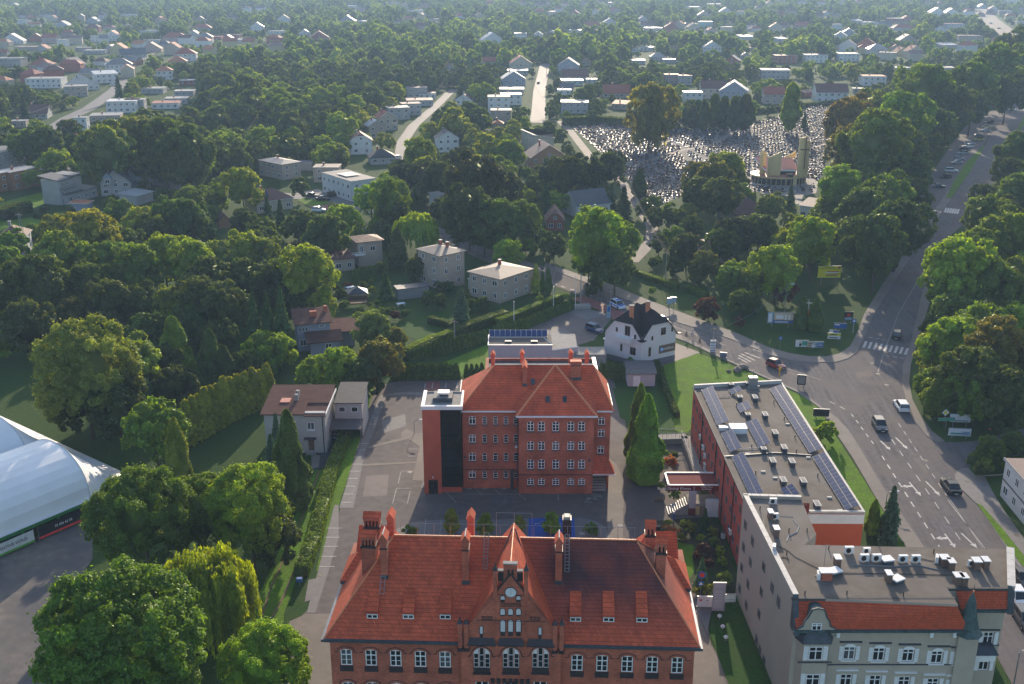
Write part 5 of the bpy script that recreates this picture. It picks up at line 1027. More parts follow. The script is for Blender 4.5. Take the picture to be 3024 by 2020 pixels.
def house(loc,w,d,h,rz,typ,wc,rc,rh=None,label=None,name='house',storeys=None,wins_=True,chim=1,over=.45,group=None,win_cols=None,box=None):
    W_ = hm(wc); R2 = rm(rc); storeys = storeys or max(1,round(h/2.9)); rh = rh if rh is not None else {'f': .35,'m': 1.2}.get(typ,w*.32 if typ in 'gx' else d*.32)
    desc = '%s %s%s, %s %s' % (HC[wc][1],'','house',RC[rc][1],KIND[typ])
    t = thing(name,(loc[0],loc[1],0),rz,label,'house',group,None if label else desc)
    hw,hd = w/2,d/2; q = MB(); q.box(-hw,hw,-hd,hd,0,h,W_)
    if typ in 'gx': q.poly([(-hw,-hd,h),(hw,-hd,h),(0,-hd,h+rh)] if typ == 'g' else [(-hw,-hd,h),(hw,-hd,h),(hw*.42,-hd,h+rh*.58),(-hw*.42,-hd,h+rh*.58)],W_); q.poly(([(hw,hd,h),(-hw,hd,h),(0,hd,h+rh)]),W_)
    if typ == 's': q.poly([(-hw,hd,h),(-hw,-hd,h),(-hw,0,h+rh)],W_); q.poly([(hw,-hd,h),(hw,hd,h),(hw,0,h+rh)],W_)
    q.part('wall',t); q = MB(); o = over; th = .16
    def slab_(pts):
        q.poly(pts,R2); q.poly([(p[0],p[1],p[2]-th) for p in reversed(pts)],WHITE)
        for i in range(len(pts)):
            a_,b_ = pts[i],pts[(i+1) % len(pts)]; q.poly([a_,(a_[0],a_[1],a_[2]-th),(b_[0],b_[1],b_[2]-th),b_],WHITE if wc in 'wcu' else R2)
    if typ in 'gx':
        s = rh/hw; e = h-o*s+.18
        if typ == 'g': slab_([(-hw-o,-hd-o,e),(0,-hd-o,h+rh+.18),(0,hd+o,h+rh+.18),(-hw-o,hd+o,e)][::-1]); slab_([(hw+o,-hd-o,e),(hw+o,hd+o,e),(0,hd+o,h+rh+.18),(0,-hd-o,h+rh+.18)])
        else:
            f = .42; zz = h+rh*(1-f)+.18; yr = -hd+hd*.5
            slab_([(-hw-o,-hd-o,e),(-hw*f,-hd-o,zz),(0,yr,h+rh+.18),(0,hd+o,h+rh+.18),(-hw-o,hd+o,e)][::-1]); slab_([(hw+o,-hd-o,e),(hw+o,hd+o,e),(0,hd+o,h+rh+.18),(0,yr,h+rh+.18),(hw*f,-hd-o,zz)]); slab_([(-hw*f,-hd-o,zz),(hw*f,-hd-o,zz),(0,yr,h+rh+.18)])
    elif typ == 's':
        s = rh/hd; e = h-o*s+.18; slab_([(-hw-o,-hd-o,e),(hw+o,-hd-o,e),(hw+o,0,h+rh+.18),(-hw-o,0,h+rh+.18)]); slab_([(hw+o,hd+o,e),(-hw-o,hd+o,e),(-hw-o,0,h+rh+.18),(hw+o,0,h+rh+.18)])
    elif typ == 'h':
        L_ = max(0,hw-hd) if hw > hd else 0; M_ = max(0,hd-hw)
        a_,b_,c_,d_ = (-hw-o,-hd-o,h),(hw+o,-hd-o,h),(hw+o,hd+o,h),(-hw-o,hd+o,h)
        if hw >= hd: e,f = (-L_,0,h+rh),(L_,0,h+rh); P_ = [[a_,b_,f,e],[b_,c_,f],[c_,d_,e,f],[d_,a_,e]]
        else: e,f = (0,-M_,h+rh),(0,M_,h+rh); P_ = [[a_,b_,e],[b_,c_,f,e],[c_,d_,f],[d_,a_,e,f]]
        for pts in P_:
            if len(set(pts)) < 4 and len(pts) == 4: pts = list(dict.fromkeys(pts))
            q.poly(pts,R2)
        q.box(-hw-o,hw+o,-hd-o,hd+o,h-.14,h-.004,WHITE if wc in 'wc' else R2)
    elif typ == 'f':
        q.box(-hw-o*.6,hw+o*.6,-hd-o*.6,hd+o*.6,h,h+.22,hm(wc),R2); q.box(-hw-o*.6,hw+o*.6,-hd-o*.6,-hd-o*.6+.2,h+.22,h+.34,CONC)
    elif typ == 'm':
        pts = [(-hw-o,-hd-o,h),(hw+o,-hd-o,h),(hw+o,hd+o,h+rh),(-hw-o,hd+o,h+rh)]; slab_([(p[0],p[1],p[2]+.2) for p in pts]); q.prism([(-hw,-hd),(hw,-hd),(hw,hd),(-hw,hd)],h,lambda p: h+(p[1]+hd)/(2*hd)*rh,W_)
    r_ = q.part('roof',t)
    for c_ in range(chim):
        q = MB(); cx = (-.25+.5*c_)*w*.6; zt = h+rh+(.9 if typ != 'f' else .9); q.box(cx-.3,cx+.3,-.1+.2*hd,.5+.2*hd,h,zt,BRICK if wc != 'w' else CONC); q.box(cx-.38,cx+.38,-.18+.2*hd,.58+.2*hd,zt,zt+.1,COPING); q.part('chimney',r_)
    if wins_:
        nc = win_cols or max(2,int(w/3.0)); nd = max(1,int(d/3.4))
        for s in range(storeys):
            z = .9+s*h/storeys
            if z+1.3 > h: continue
            for i in range(nc):
                x = -hw+w*(i+.5)/nc; win(t,x,-hd-.02,z,0,1.15 if (i+s) % 3 else 1.5,1.3,'double')
            if wins_ != 'front':
                for i in range(nd):
                    y = -hd+d*(i+.5)/nd
                    sx = 1 if loc[0] < 0 else -1
                    win(t,sx*(hw+.02),y,z,sx*math.pi/2,1.05,1.3,'double')
        if typ in 'gx': win(t,0,-hd-.02,h+.25,0,1.0,1.05,'double')
    if box != 0:
        cs = [Q(Vector((loc[0],loc[1],z))+Matrix.Rotation(rz,3,'Z') @ Vector((sx*hw,sy*hd,0))) for z in (0,h+rh) for sx in (-1,1) for sy in (-1,1)]
        HOUSES.append((min(c[0] for c in cs),max(c[0] for c in cs),min(c[1] for c in cs),max(c[1] for c in cs),cs[0][2],loc[0],loc[1],max(w,d)*.62))
    return t
def ppm(px,py): p = P(px,py); return FPX/Q(p)[2]
def H(k,x,y,wz,typ,wc,rc,st=2,rz=0.0,dr=.85,label=None,**kw):
    """house whose visible front base centre is at pixel x, y of survey view k and whose width there is wz view pixels"""
    px,py = S(k,x,y); w = wz/REG[k][2]/ppm(px,py); w = max(4.5,min(w,24)); d = max(5.0,min(w*dr,13)); p = P(px,py); rz = math.radians(rz)
    c = Vector((p.x,p.y,0))+Vector((-math.sin(rz),math.cos(rz),0))*d/2
    return house(c,w,d,kw.pop('h',2.85*st),rz,typ,wc,rc,label=label,storeys=st,**kw)
# table of houses on the hillside: view, x, y, width, roof kind, wall, roof, storeys, turn
TB = '''1 85 305 150 g w l 1 10|1 20 385 60 s b r 1 0|1 190 350 180 f b m 1 0|1 60 460 170 f g g 2 0|1 275 475 140 h b r 1 0|1 465 480 150 g b s 1 -15|1 305 612 240 f w g 2 5|1 595 625 190 g w g 1 35|1 745 575 150 m w w 2 30|1 530 670 150 f b g 2 20|1 830 505 180 h w g 2 20|1 235 825 180 s g n 1 10|1 930 400 170 s g s 1 25|1 1050 362 130 g p n 1 10|1 1285 425 150 h w r 2 10|1 1145 552 110 h w o 2 15|1 1230 455 130 h g o 1 15|1 1305 592 115 f r w 1 10|1 1210 300 160 h p r 2 5|1 1420 298 105 h p g 2 10|1 1395 210 130 h g r 1 5|1 1490 276 90 f r r 1 5|1 1600 262 110 f r m 1 0|1 1690 297 140 f w w 1 0|1 1785 222 90 g w g 2 10|1 1905 235 110 f w g 1 -10|1 1970 165 90 g w r 2 10|1 2115 250 75 g w w 1 10|1 2215 280 130 g r n 1 10|1 658 292 55 f w g 2 0|1 778 285 95 g w r 2 5|1 655 375 150 f g g 1 5|1 570 355 95 f p g 1 0|1 765 365 90 g g l 1 0|1 1062 300 85 f w l 1 5|1 1135 330 90 h g s 1 0|1 1025 232 110 f w s 1 0|1 330 120 110 f w l 1 0|1 640 162 80 g u l 1 0|1 430 192 90 g u l 1 0|1 890 115 110 f w g 1 0|1 935 770 130 f g g 2 8|1 845 782 200 f w w 2 8|1 1055 650 150 f g g 1 5|1 1145 755 180 f w r 1 8|1 1220 722 150 f g g 1 8|1 1275 668 130 f g l 1 8|1 730 845 200 f b g 1 12|1 560 905 90 f w g 2 5|1 130 885 100 f b l 1 10|1 100 50 50 g w l 1 0|1 290 360 80 g g r 1 0|1 1340 250 60 g w g 1 0
2 545 680 140 f g m 2 8|2 615 685 120 f w m 1 8|2 565 735 180 f g m 1 8|2 420 830 150 f g g 2 15|2 510 800 130 f g m 2 15|2 345 905 140 g c r 2 25|2 270 960 120 g b w 2 25|2 160 1070 150 x w n 2 12|2 310 1140 170 h k0 k 1 15|2 770 488 55 g g r 1 10|2 868 730 120 g w n 1 -15|2 1040 450 90 s g r 1 0|2 1265 495 150 g c r 2 5|2 1240 520 140 f g w 1 0|2 1215 612 160 g u w 2 5|2 1200 655 165 f g w 1 0|2 1200 730 140 f w w 2 5|2 1110 790 150 f w m 3 0|2 1125 850 140 f b m 2 0|2 1105 900 70 h b o 1 0|2 1590 510 145 g u g 2 -5|2 1715 455 70 g c r 1 -5|2 1640 560 180 s g n 1 0|2 1620 592 150 f w w 1 0|2 1580 638 90 s g s 1 -5|2 1565 660 90 f w w 1 0|2 1635 788 185 f g l 2 -3|2 1925 680 180 s b r 1 -3|2 1755 582 70 f w w 1 0|2 1950 760 110 m b o 1 -20|2 760 1055 150 g w k 2 12|2 1460 1195 260 g o m 2 12|2 1070 300 160 g w w 1 15|2 1260 272 85 f w l 2 0|2 1385 258 60 g w w 1 0|2 1500 235 70 f w l 1 5|2 1640 228 90 f w l 1 0|2 1758 195 90 s b r 1 5|2 1880 172 90 g w l 1 0|2 2110 148 65 g w l 1 0|2 2145 190 90 s w n 1 0|2 2315 190 80 s w r 1 0|2 2185 212 120 f w w 1 0|2 2060 362 50 f w w 1 0|2 2140 352 105 f w w 1 0|2 2215 420 105 h g l 1 0|2 2075 445 100 f g w 1 0|2 2300 440 90 f g w 1 0|2 2310 582 100 f p r 2 0|2 2320 345 60 f b r 1 0|2 60 160 110 g u l 1 0|2 100 55 50 m w w 1 20|2 380 30 80 f p m 1 0|2 530 85 110 f w m 1 0|2 170 165 50 m g w 1 10|2 430 1220 0 f g g 1 0|2 780 200 0 f g g 1 0|2 940 80 0 f g g 1 0
3 145 185 90 f t l 2 0|3 185 375 125 g w l 2 -5|3 320 445 100 g r g 1 -20|3 415 410 60 g g l 1 0|3 430 275 90 m w w 1 15|3 470 355 45 f b r 1 0|3 675 290 70 m w w 1 20|3 812 195 90 s b r 1 0|3 1070 270 90 g w l 1 -20|3 1130 250 100 g u g 1 -15|3 700 440 150 f r n 2 0|3 910 435 150 f w g 2 0|3 1135 425 140 f w l 2 0|3 625 548 190 f g l 2 -5|3 1335 390 130 h g l 2 -5|3 1465 160 115 f r l 2 0|3 1515 212 150 h w r 1 0|3 1545 300 120 g b s 1 0|3 1745 112 90 g w l 2 0|3 1845 102 90 g w l 1 0|3 1870 200 125 f w r 2 0|3 1975 290 160 f b m 2 -10|3 1770 225 75 g w l 1 -10|3 1825 335 120 m g w 1 5|3 2220 102 80 f w m 2 -10|3 2265 25 170 f w l 2 -5|3 2325 165 55 f w l 1 -10|3 1310 595 155 f w o 2 -5|3 1200 650 75 f b l 1 -8|3 1015 712 215 s w n 2 -3|3 615 722 140 s b r 2 -3|3 330 700 190 g u w 2 -12|3 195 685 170 s c n 2 -3|3 55 715 125 f w w 2 0|3 0 590 90 f g r 2 0|3 1510 500 100 f b w 1 0|3 1785 500 160 f g g 1 -8|3 60 60 120 f w l 1 0|3 200 40 110 f b l 1 0|3 280 95 90 g w l 1 0|3 30 180 90 f b l 1 0|3 1040 175 0 m g w 1 0|3 1200 160 60 m g w 1 15|3 1290 170 100 f w w 1 0|3 1390 190 80 s g s 1 0|3 1600 260 0 f g g 1 0|3 130 120 90 g b l 1 0|3 2060 60 60 g w w 1 0'''
for line in TB.replace('\n','|').split('|'):
    f = line.split()
    if int(f[3]) == 0: continue
    k,x,y,wz = map(int,f[:4]); wc = f[5]; wc = 'g' if wc == 'k0' else wc
    px,py = S(k,x,y); pp = ppm(px,py)
    H(k,x,y,wz,f[4],wc,f[6],int(f[7]),float(f[8]),wins_='front' if pp < 3.2 else True,chim=1)
rh_ = random.Random(3)
BND = [(0,25,1000,75,21),(850,8,1500,50,16),(1500,30,2300,120,21),(1250,5,2300,40,16),(300,85,700,130,11),(0,85,330,200,18),(2050,5,2347,60,9),(1700,110,2100,160,10)]
for x0,y0,x1,y1,n in BND:
    k = 0; tr_ = 0
    while k < n and tr_ < 400:
        tr_ += 1; px,py = S(0,rh_.uniform(x0,x1),rh_.uniform(y0,y1)); p = P(px,py)
        if any(math.hypot(p.x-hh[5],p.y-hh[6]) < 20 for hh in HOUSES) or any(abs(px-(hh[0]+hh[1])/2) < 26 and abs(py-(hh[2]+hh[3])/2) < 12 for hh in HOUSES): continue
        if noise.noise(Vector((p.x*.006,p.y*.0035,9))) < .03: continue
        ty = rh_.choice('gshhsgf'); house((p.x,p.y),rh_.uniform(8,15),rh_.uniform(7,10),rh_.choice((3.2,5.8,5.8)),math.radians(rh_.uniform(-30,30)),ty,rh_.choice('wccbpyrw'),rh_.choice('rrronnmgo' if ty != 'f' else 'lgme'),wins_=False); k += 1
# nearer houses, one by one
def HL(k,xl,yl,xr,yr,d,h,typ,wc,rc,rh,label,**kw):
    """house from the two base corners of its front wall in view k"""
    A = G(k,xl,yl); B = G(k,xr,yr); dd = (B-A); rz = math.atan2(dd.y,dd.x); c = (A+B)/2+Vector((-math.sin(rz),math.cos(rz),0))*d/2
    return house(c,dd.length,d,h,rz,typ,wc,rc,rh,label,**kw)
def HR(k,pl_,pn,pr,z,typ,wc,rc,rh,label,**kw):
    L_,N_,R2_ = G(k,*pl_,z),G(k,*pn,z),G(k,*pr,z); d1 = N_-L_; d2 = R2_-N_; a1 = math.atan2(d1.y,d1.x); a2 = math.atan2(d2.y,d2.x)-math.pi/2; a = (a1+a2)/2; c = N_-d1/2+d2/2
    return house((c.x,c.y),d1.length-.9,d2.length-.9,z,a,typ,wc,rc,rh,label,**kw)
t = HR(5,(540,156),(695,212),(878,168),8.6,'h','b','e',1.1,'tall beige three-storey house with shallow sand-brown hipped roof by the side road',storeys=3,chim=2); 
t.location += Vector((0,0,0))
q = MB(); q.box(-7.2,-5.2,1.0,5.5,0,6.6,hm('b')); q.box(-7.5,-5.0,.7,5.8,6.6,6.8,rm('e')); q.box(-7.0,-5.0,-1.6,.5,3.0,3.15,COPING); q.part('side_wing',t)
t = HR(5,(930,313),(1125,380),(1312,294),6.0,'h','b','e',1.1,'beige two-storey house with sand-brown hipped roof and a pale porch canopy, beside the hedge',chim=1)
q = MB(); q.box(-9.0,-4.0,-2.0,2.4,2.5,2.66,COPING); 
for x_,y_ in ((-8.8,-1.8),(-8.8,2.2)): q.box(x_,x_+.15,y_,y_+.15,0,2.5,WHITE)
q.part('porch_canopy',t)
t = HL(13,920,410,1170,380,6.0,3.2,'m','b','n',.8,'low brick house wing with sloping brown roof behind the big bright tree',storeys=1,chim=0); t['category'] = 'house'
q = MB(); q.box(4.6,11.2,-.6,6.0,0,6.6,hm('b')); q.part('upper_wall',t); q = MB(); hip(q,4.1,11.8,-1.1,6.5,6.6,7.5,8.4,2.7,7.5,rm('n')); q.part('tower_roof',t); q = MB(); q.box(2.6,6.2,-1.7,.2,3.2,3.4,WHITE); rail(q,(2.6,-1.7,3.3),(6.2,-1.7,3.3),.9,12,WHITE,.04); q.part('balcony',t); win(t,5.6,-.63,3.6,0,.9,2.0,'double'); win(t,8.6,-.63,3.9,0,1.4,1.3,'double')
# blue-grey house with two mono-pitch roofs
A = G(13,490,1300); t = thing('house',(A.x+3.2,A.y+2.4,0),math.radians(-14+30),'blue-grey house with two overlapping rust-brown sloping roofs between garden trees','house')
BG = mat('blue_grey_render',(.25,.27,.33),.85,var=.05)
q = MB(); q.prism([(-3.4,-3),(3.2,-3),(3.2,3.4),(-3.4,3.4)],0,lambda p: 6.0+(p[1]+3)*.13,BG); q.box(3.2,8.2,-2.2,3.6,0,3.4,BG); q.box(-1.2,4.6,-6.0,-3,0,2.9,BG); q.part('wall',t)
q = MB()
RB_ = mat('rust_brown_felt',(.115,.062,.052),.95,var=.15,scale=.8,spec=.05)
for pts in ([(-4.0,-3.7,6.05),(3.8,-3.7,6.05),(3.8,4.0,7.1),(-4.0,4.0,7.1)],[(3.25,-3.0,3.6),(9.3,-3.0,3.4),(9.3,4.4,3.9),(3.25,4.4,4.3)],[(-2.0,-6.8,3.0),(5.4,-6.8,3.0),(5.4,-3.02,4.2),(-2.0,-3.02,4.2)]):
    q.loft([[(p[0],p[1],p[2]-.18) for p in pts],pts],RB_)
rr = q.part('roof',t); q = MB(); q.box(-.5,.9,-.6,.2,6,7.6,BRICK); q.part('chimney',rr); q = MB(); q.box(2.6,3.3,1.4,2.2,6,7.9,BRICK); q.part('chimney',rr)
for x_ in (-2.9,-2.2,-1.5): win(t,x_,-3.02,4.4,0,.42,.7,'plain')
win(t,1.6,-3.02,4.9,0,1.1,.5,'plain'); win(t,-2.4,-3.02,1.2,0,1.3,1.4,'double'); win(t,2.4,-6.02,.9,0,1.3,1.4,'double')
HOUSES.append((865,1100,960,1080,200,A.x+4,A.y+3,8))
# grey house at the drive
A = G(17,165,930); B = G(17,840,900); t = thing('house',((A.x+B.x)/2,A.y,0),0,'grey two-storey house with rust-brown felt roof and dark door beside the driveway','house'); w2 = (B.x-A.x)/2+.2
GH_ = mat('house_grey_render',(.42,.40,.385),.85,var=.06); q = MB(); w_ = w2
q.wall(-w_,w_,0,7.0,0,[(w_-2.9,w_-1.7,4.1,5.4),(w_-2.9,w_-1.9,.4,2.5)],GH_,.15); q.box(-w_,w_,.16,9.5,0,6.99,GH_); q.part('wall',t); win(t,w_-2.3,.1,4.1,0,1.16,1.26,'double',sill=WHITE)
q = MB(); q.box(w_-2.85,w_-1.95,.06,.1,.4,2.45,WOOD); q.part('door',t); q = MB(); q.box(w_-3.4,w_-1.5,-.9,0,2.65,2.78,FELTD); q.part('door_canopy',t); q = MB(); q.box(w_-3.2,w_-1.6,-.9,0,0,.35,CONC); q.part('steps',t)
q = MB(); q.loft([[(-w_-.5,-.6,6.85),(w_-3.2,-.6,6.85),(w_-3.2,9.9,7.75),(-w_-.5,9.9,7.75)],[(-w_-.5,-.6,7.05),(w_-3.2,-.6,7.05),(w_-3.2,9.9,7.95),(-w_-.5,9.9,7.95)]],RB_); q.loft([[(w_-3.19,-.7,6.7),(w_+.3,-.7,6.7),(w_+.3,3.4,7.05),(w_-3.19,3.4,7.05)],[(w_-3.19,-.7,6.85),(w_+.3,-.7,6.85),(w_+.3,3.4,7.2),(w_-3.19,3.4,7.2)]],RB_); q.loft([[(w_-3.19,3.41,7.1),(w_+.3,3.41,7.1),(w_+.3,9.9,7.75),(w_-3.19,9.9,7.75)],[(w_-3.19,3.41,7.4),(w_+.3,3.41,7.4),(w_+.3,9.9,7.95),(w_-3.19,9.9,7.95)]],RB_)
q.box(-2.9,-1.3,3.2,5.0,7.3,7.56,mat('salmon_roof_patch',(.42,.15,.11),.7)); rr = q.part('roof',t); q = MB(); q.box(-.6,-.05,4.0,4.6,7,8.5,CONC); q.box(-.6,-.05,5.2,5.8,7,8.7,CONC); q.part('chimney',rr); q = MB(); q.cyl(w_-.35,-.1,0,6.8,.07,BLACKP,6); q.box(w_+.3,w_+.42,-.7,9.9,6.9,7.3,WHITE); q.part('downpipe',t)
HOUSES.append((770,975,1160,1340,168,(A.x+B.x)/2,A.y+5,8))
A = G(17,865,560,0); t = thing('garage_house',(-27.2,163.5,0),0,'two-storey annex with black roof and two square windows beside the grey house drive','garage'); q = MB(); q.box(-2.3,2.2,0,7.4,3.2,6.0,GH_); q.box(-2.3,-2.1,0,7.4,0,3.2,GH_); q.box(2.0,2.2,0,7.4,0,3.2,GH_); q.box(-2.3,2.2,7.2,7.4,0,3.2,GH_); q.part('wall',t); q = MB(); q.loft([[(-2.4,-.3,6),(2.4,-.3,6),(2.4,7.7,6.6),(-2.4,7.7,6.6)],[(-2.4,-.3,6.15),(2.4,-.3,6.15),(2.4,7.7,6.75),(-2.4,7.7,6.75)]],FELTD); q.part('roof',t)
q = MB(); q.loft([[(-2.9,-3.2,2.6),(2.4,-3.2,2.6),(2.4,0,3.1),(-2.9,0,3.1)],[(-2.9,-3.2,2.7),(2.4,-3.2,2.7),(2.4,0,3.2),(-2.9,0,3.2)]],mat('canopy_felt',(.13,.11,.11),.8)); q.tube([(-2.8,-3.1,0),(-2.8,-3.1,2.6)],.06,STEEL,5); q.tube([(2.3,-3.1,0),(2.3,-3.1,2.6)],.06,STEEL,5); q.part('carport',t)
for x_ in (-1.1,1.0): win(t,x_,-.02,4.4,0,1.1,.95,'plain')
# the white house with the black half-hipped roofs
A = P(1893,1072); B = P(1973,1036); D = P(1773,1040)
yw = math.radians(31)
t = thing('clinic_house',(25.3,195.6,0),0,'white house with black mansard gables and a brown lettered sign at the road bend','clinic')
WW = mat('clinic_white_wall',(.58,.56,.58),.8,var=.03)
def mass(ang_,w_,d_,sx,first):
    M = Matrix.Rotation(ang_,4,'Z'); q = MB(); hw = w_/2
    x0,x1 = (0,w_) if sx > 0 else (-w_,0); cx = (x0+x1)/2
    q.box(x0,x1,0,d_,1.1,6.0,WW); q.poly([(x0,-.001,6.0),(x1,-.001,6.0),(cx+hw*.52,-.001,8.4),(cx-hw*.52,-.001,8.4)],WW); q.box(x0-.05,x1+.05,-.05,d_,0,1.1,PLINTH); q.xf(M); q.part('wall',t)
    q = MB(); zz = 10.7; e = 5.35; o = .45
    fl = [(x0-o,-o,e),(x1+o,-o,e),(x1+o,d_,e),(x0-o,d_,e)]; mL,mR = (cx-hw*.52,-o,8.55),(cx+hw*.52,-o,8.55); r0,r1 = (cx,2.0,zz),(cx,d_,zz)
    for a_ in ([fl[0],mL,r0,r1,(x0-o,d_,e)],[fl[1],fl[2],r1,r0,mR],[mL,mR,r0]):
        if a_[0] == fl[0]: a_ = [fl[0],mL,r0,r1,fl[3]][::-1]
        q.poly(a_,BLACKROOF)
    q.xf(M); q.part('roof',t); return M,x0,x1
M1,x0,x1 = mass(math.radians(-39),8.6,8.2,-1,1)
M1i = math.radians(-39)
def wl(M,an,x,z,w_,h_,st='double',fm=None): p = M @ Vector((x,-.03,z)); win(t,p.x,p.y,z,an,w_,h_,st,fm or WOOD)
wl(M1,M1i,-3.4,5.9,1.2,2.0); wl(M1,M1i,-5.9,6.2,.45,.9,'plain'); wl(M1,M1i,-1.6,5.6,.45,.9,'plain'); wl(M1,M1i,-2.0,2.2,1.3,1.6,'double'); wl(M1,M1i,-4.7,2.4,.5,1.5,'plain')
q = MB(); q.box(-5.6,-2.0,-1.1,0,4.7,5.6,WW); q.box(-5.7,-1.9,-1.2,0,5.6,5.68,WHITE); q.xf(M1); q.part('balcony',t)
q = MB(); q.box(-9.8,-7.6,1.0,3.6,5.1-1.6,5.3-1.6,WHITE); q.box(-9.6,-9.35,1.2,1.5,0,3.5,WW); q.xf(M1); q.part('porch',t)
M2a = math.radians(31); 
M2,x0,x1 = mass(M2a,8.4,7.6,1,0)
wl(M2,M2a,5.2,5.9,1.2,1.5,'cross'); wl(M2,M2a,7.4,6.2,.4,.9,'plain'); wl(M2,M2a,2.5,5.2,.42,.9,'plain'); wl(M2,M2a,2.0,2.0,.6,1.9,'plain')
for x_ in (1.8,5.6): wl(M2,M2a,x_,.3,.7,.55,'plain',PLINTH)
q = MB(); q.box(4.3,8.35,-.1,0,2.1,3.75,WOOD); q.xf(M2); sb = q.part('sign_board',t,label='brown lettered sign board')
p = M2 @ Vector((6.65,-.12,2.95)); textobj('lettering','medicus',p,(math.pi/2,0,M2a),.78,WHITE,sb)
q = MB(); q.loft([[(4.95+.42*math.cos(2*math.pi*i/14),-.11-d__,2.93+.42*math.sin(2*math.pi*i/14)) for i in range(14)] for d__ in (0,.02)],mat('sign_blue',(.05,.3,.75),.5)); q.loft([[(4.95+.18*math.cos(2*math.pi*i/10),-.14-d__,2.93+.18*math.sin(2*math.pi*i/10)) for i in range(10)] for d__ in (0,.01)],WHITE); q.xf(M2); q.part('emblem',sb)
for x_,y_,z_ in ((-1.9,3.0,11.8),(1.5,5.0,12.0)):
    q = MB(); q.box(x_-.4,x_+.4,y_-.4,y_+.4,7.5,z_,mat('chimney_brick_orange',(.4,.17,.09),.8)); q.box(x_-.45,x_+.45,y_-.45,y_+.45,z_,z_+.12,CONC); q.part('chimney',t)
q = MB(); q.cyl(.0,-.25,0,5.4,.08,WHITEM,6); q.part('downpipe',t)
HOUSES.append((1760,1990,900,1090,205,25,204,13))
# small lavender shed
A = G(14,800,1530); B = G(14,1225,1550); t = thing('shed',((A.x+B.x)/2,A.y,0),0,'small pale shed with a grey sheet roof in front of the white clinic house','shed'); w_ = (B.x-A.x)/2
q = MB(); q.box(-w_,w_,0,5.2,.15,2.7,LAV); q.part('wall',t); q = MB(); q.loft([[(-w_-.3,-.3,2.7),(w_+.3,-.3,2.7),(w_+.3,5.5,3.2),(-w_-.3,5.5,3.2)],[(-w_-.3,-.3,2.8),(w_+.3,-.3,2.8),(w_+.3,5.5,3.3),(-w_-.3,5.5,3.3)]],LEAD); q.part('roof',t); q = MB(); q.box(-w_+1.0,-w_+2.3,-.04,0,.15,2.2,WHITE); q.part('door',t)
HOUSES.append((1850,1940,1070,1150,190,(A.x+B.x)/2,A.y+2,5))
# left-hand and middle-distance houses
t = HL(21,0,330,250,250,9,8.6,'f','g','s',.4,'tall grey three-storey house with dark flat roof at the left edge',storeys=3)
t = HL(21,130,450,385,400,8,6.2,'f','o','l',.4,'orange-brown two-storey block with pale flat roof at the left edge',storeys=2)
q = MB(); q.box(-10.5,-5.9,-1.5,5,0,6.2,hm('o')); q.box(-10.7,-5.7,-1.7,5.2,6.2,6.45,COPING); q.part('side_wing',t); win(t,-7,-1.53,3.9,0,1.2,1.3,'double'); win(t,-7,-1.53,1.0,0,1.2,1.3,'double')
t = HL(21,625,580,905,500,8.5,3.2,'m','g','s',.4,'grey stepped three-storey house with slate sloping roofs left of the pale blue metal roof',storeys=1,chim=0)
q = MB(); q.box(-8.4,2.2,-2.8,4.4,0,8.0,hm('g')); q.part('upper_wall',t); q = MB(); q.loft([[(-9.2,-3.5,8),(-2.4,-3.5,8),(-2.4,5,9.2),(-9.2,5,9.2)],[(-9.2,-3.5,8.2),(-2.4,-3.5,8.2),(-2.4,5,9.4),(-9.2,5,9.4)]],rm('s')); q.loft([[(-2.39,-2.9,8.6),(2.6,-2.9,8.6),(2.6,4.8,8.8),(-2.39,4.8,8.8)],[(-2.39,-2.9,8.8),(2.6,-2.9,8.8),(2.6,4.8,9.0),(-2.39,4.8,9.0)]],rm('g')); q.part('upper_roof',t); q = MB(); q.box(-8.8,-2,-3.9,-2.8,5.0,5.2,CONC); rail(q,(-8.8,-3.9,5.2),(-2,-3.9,5.2),.9,14,BLACKP,.03); q.part('balcony',t)
for x_ in (-7,-4.5): win(t,x_,-2.83,6.0,0,1.0,1.2,'double'); win(t,x_,-2.83,3.0,0,1.1,1.3,'double'); win(t,x_,-2.83,.3,0,1.3,1.9,'plain',gm=BLACKP)
t = HL(21,940,500,1220,490,9,4.4,'g','g','v',4.2,'grey house with a pale blue standing-seam metal roof and brick chimney',chim=0)
q = MB(); M = Matrix.Translation((0,0,0)); q.box(2,9.5,1,8,0,4.4,hm('g')); q.part('side_wall',t); q = MB(); q.poly([(4.5,.4,4.5),(10.2,.4,4.5),(7.6,4.2,8.6),(2,4.2,8.6)],rm('v')); q.poly([(10.2,.4,4.5),(10.2,8.6,4.5),(7.6,4.2,8.6)],rm('v')); q.poly([(10.2,8.6,4.5),(0,8.6,4.5),(1.5,4.2,8.6),(7.6,4.2,8.6)],rm('v')); q.loft([[(4,-2,2.6),(10.8,-2,2.6),(10.8,1,3.8),(4,1,3.8)],[(4,-2,2.7),(10.8,-2,2.7),(10.8,1,3.9),(4,1,3.9)]],rm('v')); q.part('side_roof',t); q = MB(); q.box(.6,1.5,-.5,.4,6,10.4,BRICK); q.part('chimney',t)
q = MB(); q.box(-3.6,-1.0,-5.6,-4.5,4.0,6.3,hm('g')); q.loft([[(-4,-5.9,6.2),(-.6,-5.9,6.2),(-2.3,-5.9,8.1)],[(-4,-1,6.2),(-.6,-1,6.2),(-2.3,-1,8.1)]],rm('v')); q.part('dormer',t); win(t,-2.3,-5.63,4.5,0,1.5,1.3,'double')
t = HL(21,1270,585,1420,540,7,3.0,'m','g','w',.5,'white-roofed low garage in front of the pale blue metal roof',storeys=1,chim=0,wins_=False); t['category'] = 'garage'
